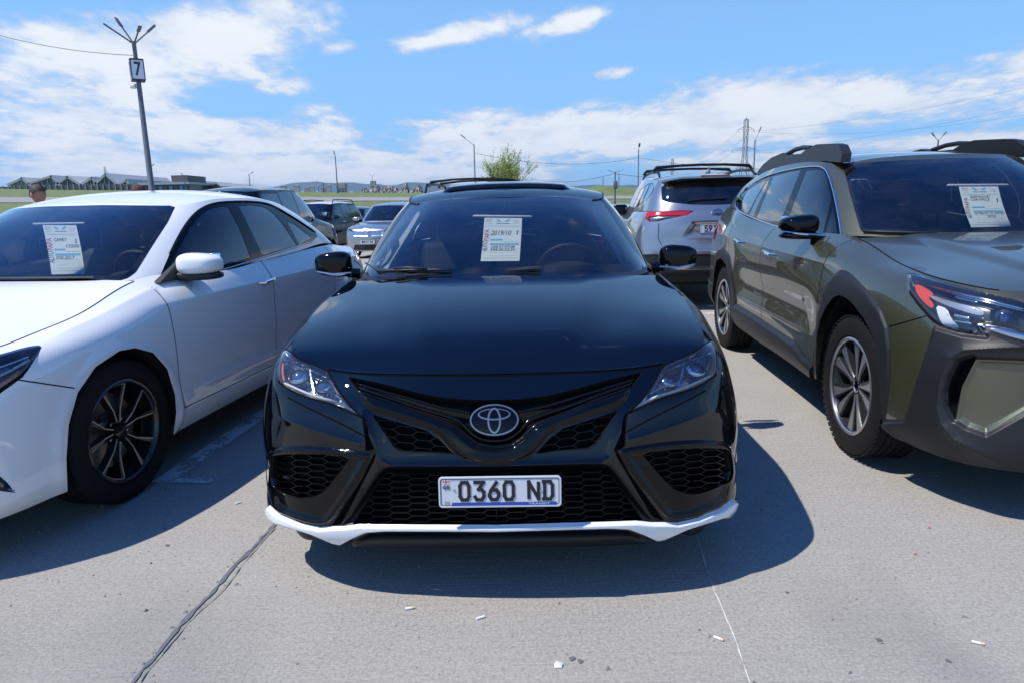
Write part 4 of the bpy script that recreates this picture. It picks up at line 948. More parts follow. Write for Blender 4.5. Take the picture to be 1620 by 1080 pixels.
    top = [(0, 2.02, 1.362), (.25, 2.025, 1.359), (.42, 2.045, 1.350), (.515, 2.085, 1.338), (.572, 2.16, 1.345), (.598, 2.28, 1.367), (.612, 2.48, 1.386), (.615, 2.75, 1.392), (.61, 3.02, 1.378), (.59, 3.25, 1.348), (.54, 3.42, 1.312), (.45, 3.50, 1.312), (.3, 3.54, 1.325), (0, 3.56, 1.33)]
    G = Surf(house_net(base, top, [.035, .035, .032, .02, .015, .02, .03, .03, .03, .03, .02, .03, .035, .035]))
    WS = [(573, 433.5), (600, 398), (630, 353), (650, 324), (657, 317.5), (700, 315), (800, 314), (850, 314), (850, 445), (573, 445)]
    WC = [(594, 421), (600, 410), (628, 369), (655, 330), (663, 323.5), (700, 321.5), (800, 320.5), (850, 320.5), (850, 423), (602, 425.5), (596, 425)]
    uW = G.tu[6]
    SG1 = [(1.72, 1.0), (2.20, 1.345), (2.45, 1.372), (2.49, 1.02)]; SG2 = [(2.53, 1.02), (2.50, 1.372), (2.80, 1.375), (3.10, 1.345), (3.42, 1.20), (3.38, 1.06)]; SG3 = [(3.42, 1.06), (3.46, 1.19), (3.70, 1.075)]
    DLO = [(1.62, .985), (2.16, 1.36), (2.45, 1.385), (2.85, 1.388), (3.16, 1.36), (3.50, 1.22), (3.82, 1.06), (3.4, 1.03), (2.5, 1.0)]
    rg = [dict(name='ws', poly=WS, fn=pix, u1=uW), dict(name='clear', poly=WC, fn=pix, u1=uW), dict(name='trim', poly=DLO, fn=yz, u0=G.tu[3], u1=G.tu[11]), dict(name='g1', poly=SG1, fn=yz, u0=G.tu[3], u1=G.tu[11]), dict(name='g2', poly=SG2, fn=yz, u0=G.tu[3], u1=G.tu[11]), dict(name='g3', poly=SG3, fn=yz, u0=G.tu[3], u1=G.tu[11]),
          dict(name='back', poly=[(0, 3.6), (0, 4.2), (.34, 4.15), (.52, 4.04), (.47, 3.6), (.3, 3.585)], fn=lambda P: P[..., :2], u0=G.tu[10])]
    gu = np.r_[np.linspace(0, G.tu[6], 150), np.linspace(G.tu[6], G.U, 90)[1:]]
    CG = cut(G, gu, np.linspace(0, G.V, 80), rg)
    emit('pillar_frame', part(CG, 'rest'), 'black_paint', T)
    fr_ = emit('windshield', part(CG, 'clear', lambda P, u, v: 0 * u + .001), 'windshield_glass', T)[0]
    emit('windshield_border', part(CG, 'ws', lambda P, u, v: 0 * u + .001), 'frit_glass', fr_)
    emit('window_trim', part(CG, 'trim'), 'gloss_black', T, 'pair')
    for k in ('g1', 'g2', 'g3'): emit('side_window', part(CG, k, lambda P, u, v: 0 * u - .003), 'side_glass', T, 'pair')
    emit('rear_window', part(CG, 'back', lambda P, u, v: 0 * u + .001), 'privacy_glass', T)
    # roof skin
    tu = np.linspace(.004, G.U - .004, 160); e2 = G(tu, np.full_like(tu, G.V)); rs = curve([2.02, 2.10, 2.3, 2.6, 2.9, 3.2, 3.56], [1.362, 1.385, 1.425, 1.452, 1.452, 1.420, 1.33])
    emit('roof', cap(e2, rs, n_a=40, power=2.4), 'black_paint', T, flip=True)
    # sunroof panel standing a little proud
    sv = []; sf = []; nx, ny = 24, 18
    for j in range(ny + 1):
        for i in range(nx + 1):
            x = -.40 + .80 * i / nx; y = 2.30 + .62 * j / ny; ed = min(min(i, nx - i) / 1.0, min(j, ny - j) / 1.0, 1.0); xe = np.interp(y, e2[:, 1], e2[:, 0]) if False else .61; ze = np.interp(y, e2[20:140, 1], e2[20:140, 2])
            t = (abs(x) / xe) ** 2.4; z = float(rs([y])[0]) * (1 - t) + ze * t; sv.append((x, y, z + (.020 if ed >= 1 else .001)))
    for j in range(ny):
        for i in range(nx): sf.append((j * (nx + 1) + i, j * (nx + 1) + i + 1, (j + 1) * (nx + 1) + i + 1, (j + 1) * (nx + 1) + i))
    mesh('sunroof', sv, sf, 'gloss_black', T, 30)
    b = MB(); b.tube([(-.36, 2.29, 1.412), (0, 2.275, 1.43), (.36, 2.29, 1.412)], .004, 5); b.build('sunroof_seal', 'gap_black', T)
    # side strips of the roof (ditch mouldings)
    dm = G(np.linspace(G.tu[3], G.tu[10], 40), np.full(40, G.V * .985)); V = np.array(dm); V[:, 2] += .002; mb = MB(); mb.tube(V, .006, 6); V = np.array(mb.V); mesh('roof_moulding', V, mb.F, 'satin_black', T); mesh('roof_moulding', *mirror(V, mb.F), 'satin_black', T)
    # cowl and wipers
    q = np.linspace(0, G.tu[4], 30); cb = G(q, np.zeros(30)); V = []
    for p in cb: V += [(p[0], p[1] - .055, p[2] - .006), (p[0], p[1] + .03, p[2] + .012)]
    V = np.array(V); Fc = [(2 * i, 2 * i + 2, 2 * i + 3, 2 * i + 1) for i in range(29)]; emit('cowl_panel', (V, Fc), 'satin_black', T)
    pg = lambda pts, off: (lambda uv: G(uv[:, 0], uv[:, 1]) + G.normal(uv[:, 0], uv[:, 1]) * off)(G.inv(pts, pix, G.table(pix, 0, uW, 160, 60)))
    P1 = pg([(570, 432), (600, 431.5), (650, 430.5), (690, 430), (715, 430.5)], .012); mb = MB(); mb.tube(P1, [.004, .006, .007, .006, .004], 6); 
    P2 = pg([(625, 429), (648, 428.5), (676, 430.5)], .020); mb.tube(P2, [.004, .007, .005], 6); mesh('wiper', *mirror(np.array(mb.V), mb.F), 'matte_black', T)
    P1m = pg([(790, 431.5), (775, 431), (750, 430.5), (737, 430.5)], .012); P2m = pg([(735, 429.5), (750, 429), (775, 430.5)], .016); mb = MB(); mb.tube(P1m, [.004, .006, .007, .005], 6); mb.tube(P2m, [.005, .006, .004], 6); mb.build('wiper', 'matte_black', T)
    # boot lid
    bu = np.linspace(S.tu[12], S.U - .004, 60); eb = S(bu, np.full_like(bu, S.V)); bs = curve([3.8, 4.1, 4.4, 4.7, 4.8], [1.06, 1.075, 1.095, 1.085, 1.065]); emit('boot_lid', cap(eb, bs, n_a=24), 'black_paint', T, flip=True)
    # ---- mirrors
    for s, ay in ((-1, 0), (1, 0)):
        e = bpy.data.objects.new('side_mirror', None); COL.objects.link(e); e.parent = T; e.empty_display_size = .1
        mirror_housing(e, s, (.940, 1.66, 1.022), (.205, .135, .145), 'gloss_black')
        b = MB(); b.rbox((s * .940, 1.725, 1.027), (.165, .012, .105), .005); b.build('mirror_glass', 'mirror', e)
        b = MB(); b.tube([(s * .80, 1.66, .965), (s * .85, 1.655, .972), (s * .90, 1.655, .985)], [.030, .026, .024], 8); b.build('mirror_arm', 'gloss_black', e)
        b = MB(); b.tube([(s * .83, 1.60, .978), (s * .93, 1.595, .968), (s * 1.02, 1.615, .985)], [.006, .012, .006], 8); b.build('mirror_trim', 'satin_chrome', e)
    # ---- underside, wheels
    b = MB(); b.box((0, 2.44, .26), (1.50, 4.1, .16)); b.box((0, .45, .27), (1.3, .62, .14)); b.build('underbody', 'underbody', T)
    light_block_pan(T, S, 5, .182, .60)
    arch_liner(T, [(.975, .335), (3.80, .335)], .38, .56, .89)
    for y in (.975, 3.80):
        for s in (-1, 1): wheel(T, s * .80, y, .335, .243, .225, 'machined', s, .3, 48)
    # ---- cabin
    cabin(T, dash=[(0, 1.30, .955), (.45, 1.36, .955), (.68, 1.50, .955)], dash_back=1.98, dash_h=.955, steer=(.37, 1.98, .92), seats='seat_black', roof_z=1.345, pil=(G, uW), head=1.14)
    # light inner pillar trim seen through the glass
    A = pg([(607, 424), (612, 411), (632, 379), (652, 347), (660, 333)], -.03); A2 = pg([(594, 424.5), (598, 411), (625, 370), (649, 336), (660, 326)], -.03); V = np.array([p for ab in zip(A, A2) for p in ab]); Fc = [(2 * i, 2 * i + 1, 2 * i + 3, 2 * i + 2) for i in range(4)]
    mesh('pillar_lining', V, Fc, 'lining_light', T); mesh('pillar_lining', *mirror(V, Fc), 'lining_light', T)
    # ---- emblem and plate
    Pe, Ne = onpx([(791, 663.5)], .0); p = Vector((0, Pe[0][1] - .002, Pe[0][2])); n = Vector((0, Ne[0][1], Ne[0][2])).normalized(); up = Vector((0, 0, 1)); yv = (up - n * up.dot(n)).normalized(); xv = yv.cross(n)
    toy_emblem(T, p, xv, yv, n, .077, .049)
    Pp, Np = onpx([(791, 775)], 0); p = Vector((.015, Pp[0][1] - .020, Pp[0][2] + .006)); number_plate_front(T, p)
    return T, S, G, w
# ================================================================ general car builder
def px_on_x(pose, px_, py_, c):
    x0, y0, ps = pose; d = pxdir(px_, py_); ex = Vector((cos(ps), sin(ps), 0)); ey = Vector((-sin(ps), cos(ps), 0)); o = Vector((-x0, -y0, CH)); t = (c - o.dot(ex)) / d.dot(ex); p = o + d * t
    return p.dot(ey), p.z
def make_car(T, pose, sign, plan, pr, base, top, bulge, body_regs, house_regs, paint, hood, roof, boot, nu=(260, 170), nv=(100, 60), hood_power=2.4, hood_bow=.085, hood_end=8, boot_from=12, hood_extra=None, post=None, dense=None):
    w = pose_fn(*pose); pix = lambda P: project(w(P * np.array([sign, 1, 1]))); fns = {'px': pix, 'yz': yz, 'xz': lambda P: np.stack([P[..., 0], P[..., 2]], -1), 'xy': lambda P: P[..., :2]}
    S = Surf(body_net(plan, pr)); G = Surf(house_net(base, top, bulge))
    S.post = post
    out = {}
    for nm, sf, regs, n_, m_ in (('body', S, body_regs, nu[0], nv[0]), ('house', G, house_regs, nu[1], nv[1])):
        R = []
        for r in regs: R.append(dict(name=r['n'], poly=r['p'], fn=fns[r['s']], u0=sf.tu[r['u'][0]] - 1e-6 if r['u'][0] else -1, u1=sf.tu[r['u'][1]] if r['u'][1] is not None else 1e9))
        ul = np.linspace(0, sf.U, n_)
        if dense and nm == 'body': ul = np.r_[np.linspace(0, sf.tu[dense[0]], dense[1]), np.linspace(sf.tu[dense[0]], sf.U, n_ - dense[1] + 1)[1:]]
        C = cut(sf, ul, np.linspace(0, sf.V, m_), R); out[nm] = C; seen = set()
        for r in regs:
            if r['n'] in seen or r.get('m') is None: continue
            seen.add(r['n']); off = r.get('off'); ofn = None
            if off is not None:
                fn_ = fns[r['s']]; ofn = off if callable(off) else (lambda P, u, v, k=off, fn_=fn_, pl=r['p']: k[0] * smooth(-sdist(fn_(P), pl) / k[1]) if k[1] else 0 * u + k[0])
            obs = emit(r.get('name', r['n']), part(C, r['n'], ofn), r['m'], T, r.get('mode', 'pair'))
            if r.get('label'):
                for o in obs: o['label'] = r['label']
            out[r['n']] = obs
        emit('body_shell' if nm == 'body' else 'pillar_frame', part(C, 'rest'), paint, T)
    if hood is not None:
        tu = np.linspace(.004, S.tu[hood_end], 200 if nu[0] > 200 else 60); e = S(tu, np.full_like(tu, S.V)); e = e[np.argsort(e[:, 1], kind='stable')]; tt = np.clip((e[:, 1] - .2) / 1.1, 0, 1)
        out['hood'] = emit('hood', cap(e, curve(*hood), bow=hood_bow * smooth(tt), n_a=50 if nu[0] > 200 else 16, power=hood_power, extra=hood_extra), paint, T, flip=True)
    tu = np.linspace(.004, G.U - .004, 120 if nu[1] > 100 else 50); e = G(tu, np.full_like(tu, G.V)); emit('roof', cap(e, curve(*roof), n_a=30 if nu[0] > 200 else 12, power=2.4), paint, T, flip=True)
    if boot is not None:
        bu = np.linspace(S.tu[boot_from], S.U - .004, 50); e = S(bu, np.full_like(bu, S.V)); emit('boot_lid', cap(e, curve(*boot), n_a=20), paint, T, flip=True)
    out.update(S=S, G=G, pix=pix, w=w, fns=fns); return out
def seams(T, out, lines, which='S', width=.005, parent=None, sides=(1, -1)):
    """dark panel gaps: each line given in px or yz"""
    sf = out[which]
    for sp_, pts, u0, u1 in lines:
        fn = out['fns'][sp_]; tb = sf.table(fn, sf.tu[u0], sf.tu[u1], 150, 60); uv = sf.inv(spline_line(pts, 30), fn, tb); V, Fc = ribbon(sf, uv, width)
        for s in sides: mesh('panel_gap', *((V, Fc) if s > 0 else mirror(V, Fc)), 'gap_black', T)
def at_surf(out, which, sp_, pts, off, u0=0, u1=None):
    sf = out[which]; fn = out['fns'][sp_]; uv = sf.inv(pts, fn, sf.table(fn, sf.tu[u0], sf.tu[u1] if u1 else None, 150, 60)); return sf(uv[:, 0], uv[:, 1]) + sf.normal(uv[:, 0], uv[:, 1]) * np.asarray(off)[..., None] if np.ndim(off) else sf(uv[:, 0], uv[:, 1]) + sf.normal(uv[:, 0], uv[:, 1]) * off
def tubes(T, name, P, r, m, seg=8, pair=True, side=1):
    mb = MB(); mb.tube(P, r, seg); V = np.array(mb.V); a = mesh(name, *((V, mb.F) if side > 0 or pair else mirror(V, mb.F)), m, T)
    if pair: mesh(name, *mirror(V, mb.F), m, T)
    return a
def handle(parent, s, x, y, z, m, dzy=.012, L=.17):
    b = MB(); b.tube([(s * (x - .012), y, z), (s * (x + .022), y + .03, z + .002), (s * (x + .026), y + L * .5, z + dzy * .5), (s * (x + .022), y + L - .03, z + dzy), (s * (x - .012), y + L, z + dzy)], [.010, .013, .0125, .013, .010], 8); return b.build('door_handle', m, parent)

# ---------------------------------------------------------------- the white sedan
def build_white():
    pose = (-2.793, 2.196, radians(-8.06)); T = thing('sedan_car', 'white sedan with black machined wheel and pale form inside its windshield', 'car', (pose[0], pose[1], 0), pose[2])
    plan = [(0, 0), (.30, .02), (.52, .08), (.68, .17), (.79, .30), (.86, .48), (.895, .70), (.903, .97), (.905, 1.35), (.908, 1.9), (.91, 2.5), (.908, 3.1), (.90, 3.75), (.855, 4.20), (.75, 4.52), (.5, 4.68), (0, 4.73)]
    pr = {0: [(.05, .19), (.01, .24), (.0, .33), (.0, .46), (.01, .58), (.04, .68), (.09, .74), (.13, .775)],
          3: [(.05, .18), (.01, .23), (.0, .33), (.0, .46), (.015, .58), (.04, .68), (.085, .75), (.13, .79)],
          4: [(.05, .18), (.01, .23), (.0, .34), (.0, .47), (.01, .59), (.035, .70), (.08, .77), (.14, .805)],
          5: [(.04, .19), (.01, .24), (.0, .35), (.0, .48), (.005, .61), (.025, .72), (.08, .79), (.155, .818)],
          6: [(.03, .20), (.01, .25), (.0, .37), (.0, .50), (.005, .63), (.02, .75), (.085, .818), (.185, .842)],
          7: [(.04, .20), (.01, .26), (.005, .38), (.0, .52), (.0, .66), (.02, .79), (.09, .855), (.185, .885)],
          8: [(.05, .20), (.015, .26), (.005, .39), (.0, .54), (.0, .68), (.02, .82), (.08, .915), (.195, .985)],
          9: [(.06, .20), (.015, .27), (.01, .39), (.004, .54), (.0, .69), (.01, .82), (.045, .92), (.088, .978)],
          11: [(.06, .20), (.015, .27), (.01, .39), (.004, .54), (.0, .70), (.012, .85), (.05, .95), (.095, 1.018)],
          12: [(.06, .21), (.015, .28), (.005, .41), (.0, .56), (.0, .71), (.02, .85), (.07, .955), (.13, 1.022)],
          13: [(.05, .22), (.01, .30), (.0, .43), (.0, .57), (.0, .71), (.03, .84), (.09, .93), (.16, .985)],
          14: [(.05, .24), (.01, .32), (.0, .44), (.0, .57), (.01, .70), (.03, .82), (.07, .91), (.12, .968)],
          16: [(.06, .26), (.02, .34), (.0, .46), (.0, .58), (.02, .70), (.03, .82), (.05, .92), (.10, .97)]}
    base = [(0, 1.22, .985), (.3, 1.235, .985), (.52, 1.285, .985), (.655, 1.375, .985), (.735, 1.50, .978), (.79, 1.75, .975), (.82, 2.15, .985), (.825, 2.6, 1.003), (.815, 3.1, 1.025), (.785, 3.55, 1.045), (.735, 3.85, 1.03), (.60, 4.03, 1.02), (.4, 4.12, 1.02), (0, 4.17, 1.02)]
    top = [(0, 1.90, 1.378), (.25, 1.91, 1.376), (.43, 1.95, 1.368), (.535, 2.0, 1.358), (.585, 2.09, 1.366), (.612, 2.25, 1.388), (.625, 2.5, 1.402), (.628, 2.75, 1.403), (.62, 3.0, 1.39), (.60, 3.22, 1.362), (.545, 3.40, 1.335), (.45, 3.48, 1.335), (.3, 3.52, 1.345), (0, 3.54, 1.35)]
    LAMP = rnd([(-60, 574), (0, 560), (30, 551.5), (54, 546.5), (66, 549), (52, 573), (35, 596.5), (0, 622), (-60, 668)], 2)
    WS = [(10, 331), (60, 327.5), (161, 325), (268, 326), (277, 328), (266, 351), (240, 391), (215, 431), (203, 440), (188, 445), (0, 446.5), (-300, 447), (-300, 331)]
    WC = [(20, 337), (161, 331.5), (250, 333), (261, 338), (257, 352), (232, 390), (208, 426), (197, 434), (180, 437), (0, 437.5), (-300, 437.5), (-300, 337)]
    DLO = [(243, 461), (268, 402.5), (292, 358), (312, 335), (325, 327), (338, 322.5), (364, 319.5), (400, 319.5), (423, 323), (448, 335), (474, 351), (499, 368), (502, 375), (494, 382), (412, 408), (358, 425.5), (300, 444)]
    G1 = [(272, 416), (281, 397), (301, 361), (319, 339), (334, 330), (350, 327), (361, 327), (380, 362), (397, 407), (358, 420), (270, 446)]
    G2 = [(378, 325.5), (400, 325), (419, 328), (431, 336), (446, 352), (470, 388), (416, 404)]; G3 = [(454, 350), (468, 356), (493, 376), (474, 387)]
    def crease(P, u, v):
        P = P.copy(); x, y, z = P[..., 0], P[..., 1], P[..., 2]; g = smooth((y - 1.15) / .4) * smooth((4.55 - y) / .4); zc_ = .850 + .012 * y
        P[..., 0] += g * .013 * np.exp(-np.abs(z - zc_) / .045) - g * .006 * np.exp(-((z - zc_ + .14) / .08) ** 2); g2 = smooth((y - 1.38) / .25) * smooth((3.35 - y) / .25); P[..., 0] += g2 * .012 * np.exp(-np.abs(z - .405) / .035)
        for cy_ in (.95, 3.745): r = np.sqrt((y - cy_) ** 2 + (z - .335) ** 2); P[..., 0] += .010 * np.exp(-((r - .385) / .028) ** 2) * smooth((x - .6) / .2)
        g3 = smooth((y - .62) / .2) * smooth((1.45 - y) / .1); P[..., 2] += g3 * .010 * np.exp(-np.abs(x - .80) / .03) * smooth((z - .80) / .05)
        return P
    o = make_car(T, pose, 1, plan, pr, base, top, [.035, .035, .032, .02, .015, .02, .03, .03, .03, .03, .02, .03, .035, .035],
        [dict(n='bumper', s='yz', p=[(-.2, .0), (.66, .0), (.66, .62), (.47, .72), (.30, .70), (-.2, .66)], u=(0, 8), m='white_paint', name='front_bumper', mode='both'),
         dict(n='df', s='yz', p=[(1.375, 1.2), (1.368, .93), (1.352, .72), (1.345, .5), (1.36, .325), (2.37, .325), (2.415, .63), (2.44, 1.2)], u=(7, 13), m='white_paint', name='door'),
         dict(n='dr', s='yz', p=[(2.37, .325), (3.2, .325), (3.36, .55), (3.48, .8), (3.55, 1.2), (2.44, 1.2), (2.415, .63)], u=(7, 13), m='white_paint', name='door'),
         dict(n='lamp', s='px', p=LAMP, u=(2, 7), m='lens_clear', name='headlight', off=(.006, 6)),
         dict(n='fog', s='px', p=[(-60, 735), (0, 752), (12, 763), (25, 779), (0, 776), (-60, 772)], u=(1, 6), m='dark_chrome', name='fog_trim', off=(-.02, 5)),
         dict(n='tail', s='yz', p=[(4.06, .86), (4.4, .76), (4.9, .76), (4.9, .90), (4.36, .935)], u=(12, None), m='red_lens', name='tail_light', off=(.005, 0)),
         dict(n='grl', s='xz', p=[(0, .30), (.50, .32), (.58, .50), (.52, .62), (0, .64)], u=(0, 4), m='pit_black', name='grille_opening', mode='both', off=(-.04, .02)),
         dict(n='arch', s='px', p=[(109, 800), (107, 778), (105, 725), (108.6, 671), (123, 620.5), (151, 580), (189, 554.5), (214, 550), (242, 557.5), (264.5, 583), (277, 624), (279, 652), (275, 681), (270, 800)], u=(4, 9)),
         dict(n='arch2', s='yz', p=circ(3.745, .335, .372), u=(10, 14))],
        [dict(n='ws', s='px', p=WS, u=(0, 6), m='frit_glass', name='windshield_border', mode='both', off=(.001, 0)), dict(n='wc', s='px', p=WC, u=(0, 6), m='windshield_glass', name='windshield', mode='both', off=(.001, 0)),
         dict(n='trim', s='px', p=DLO, u=(3, 11), m='gloss_black', name='window_trim', off=(-.002, 0)), dict(n='g1', s='px', p=G1, u=(3, 11), m='side_glass', name='side_window', off=(-.004, 0)), dict(n='g2', s='px', p=G2, u=(3, 11), m='side_glass', name='side_window', off=(-.004, 0)), dict(n='g3', s='px', p=G3, u=(3, 11), m='side_glass', name='side_window', off=(-.004, 0)),
         dict(n='back', s='xy', p=[(0, 3.585), (0, 4.11), (.34, 4.06), (.54, 3.95), (.47, 3.58), (.3, 3.56)], u=(10, None), m='privacy_glass', name='rear_window', mode='both', off=(.001, 0))],
        'white_paint', ([.12, .3, .6, .9, 1.15, 1.36], [.785, .835, .905, .955, .99, 1.008]), ([1.90, 2.1, 2.5, 2.9, 3.25, 3.54], [1.378, 1.422, 1.464, 1.464, 1.42, 1.35]), ([3.75, 4.1, 4.3, 4.55, 4.7], [1.035, 1.03, 1.02, 1.0, .975]), nu=(470, 240), nv=(130, 80), dense=(9, 290), post=crease)
    seams(T, o, [('yz', [(1.374, .95), (1.366, .90), (1.352, .72), (1.345, .5), (1.36, .325)], 7, 13), ('yz', [(1.36, .325), (1.8, .325), (2.37, .325), (3.2, .325)], 7, 13), ('yz', [(2.44, 1.0), (2.415, .63), (2.37, .325)], 7, 13), ('px', [(29.5, 600.5), (70, 606.5), (118, 613.5)], 4, 9), ('yz', [(3.2, .325), (3.36, .55), (3.48, .8), (3.54, 1.03)], 8, 13)])
    S = o['S']; tu = np.linspace(S.tu[4], S.tu[8], 60); V, Fc = ribbon(S, np.c_[tu, np.full(60, S.V - .004)], .006); mesh('panel_gap', V, Fc, 'gap_black', T); mesh('panel_gap', *mirror(V, Fc), 'gap_black', T)
    # lamp interior
    for i, s in enumerate((1, -1)):
        L = o['lamp'][i]; V, Fc = part(o['body'], 'lamp', lambda P, u, v: -.05 * smooth(-sdist(o['pix'](P), LAMP) / 8)); mesh('bowl', *((V, Fc) if s > 0 else mirror(V, Fc)), 'gloss_black', L)
        for line, r, m in (([(-40, 590), (0, 577), (30, 566), (52, 557)], .008, 'lamp_chrome'), ([(-40, 612), (0, 592), (28, 577), (48, 565)], .006, 'lamp_white'), ([(-40, 640), (0, 609), (20, 596), (33, 584)], .007, 'amber'), ([(-30, 600), (0, 585), (20, 578)], .010, 'lamp_blue')):
            P = at_surf(o, 'S', 'px', spline_line(line, 12), -.018, 1, 7); mb = MB(); mb.tube(P, r, 8); V = np.array(mb.V); mesh('light_guide', *((V, mb.F) if s > 0 else mirror(V, mb.F)), m, L)
        handle(o['df'][i], s, .905, 2.255, .872, 'chrome'); handle(o['dr'][i], s, .905, 3.30, .905, 'chrome')
        # mirror
        e = bpy.data.objects.new('side_mirror', None); COL.objects.link(e); e.parent = T
        mirror_housing(e, s, (.905, 1.635, 1.045), (.235, .175, .125), 'white_paint', taper=.30, lift=.02, power=.62)
        b = MB(); b.rbox((s * .90, 1.69, 1.05), (.19, .012, .095), .005); b.build('mirror_glass', 'mirror', e)
        mirror_housing(e, s, (.885, 1.645, .982), (.255, .165, .055), 'matte_black', name='mirror_base')
        b = MB(); b.add([(s * .76, 1.43, .965), (s * .80, 1.70, .985), (s * .765, 1.70, 1.09), (s * .80, 1.43, .965), (s * .835, 1.70, .975), (s * .775, 1.70, 1.09)], [(0, 1, 2), (5, 4, 3), (0, 3, 4, 1), (1, 4, 5, 2), (2, 5, 3, 0)]); b.build('mirror_sail', 'matte_black', e, 30)
    # belt moulding along the window sill
    P = at_surf(o, 'G', 'px', spline_line([(248, 461), (300, 444.5), (358, 426), (412, 408.5), (494, 382.5)], 40), .004, 3, 11); tubes(T, 'belt_moulding', P, .0055, 'satin_chrome', 6)
    P = at_surf(o, 'G', 'px', spline_line([(268, 402.5), (292, 358), (312, 335), (325, 327), (338, 322.5), (364, 319.5), (400, 319.5), (423, 323), (448, 335), (474, 351), (499, 368)], 50), .003, 3, 11); tubes(T, 'window_moulding', P, .005, 'gloss_black', 6)
    b = MB(); b.tube([(.0, 3.30, 1.40), (.0, 3.33, 1.452), (.0, 3.36, 1.465), (0, 3.40, 1.40)], [.022, .018, .012, .02], 8); b.build('roof_antenna', 'matte_black', T)
    b = MB(); b.box((0, 2.4, .27), (1.50, 4.0, .16)); b.box((0, .42, .30), (1.2, .5, .18)); b.build('underbody', 'underbody', T)
    light_block_pan(T, S, 5, .185, .58)
    arch_liner(T, [(.95, .335), (3.745, .335)], .385, .56, .90)
    for y in (.965, 3.745):
        for s in (-1, 1): wheel(T, s * .772, y, .334, .238, .215, 'machined', s, -.12)
    cabin(T, [(0, 1.27, .962), (.45, 1.33, .962), (.66, 1.46, .962)], 1.93, .962, (.37, 1.93, .935), 'seat_grey', 1.36, head=1.16, seat_y=2.25, rear_y=3.02, shelf=(3.5, 4.05, 1.05))
    P = at_surf(o, 'G', 'px', [(-20, 443), (30, 443), (90, 442.5), (150, 442)], .012, 0, 6); mb = MB(); mb.tube(P, .006, 6); mb.build('wiper', 'matte_black', T)
    return T, o

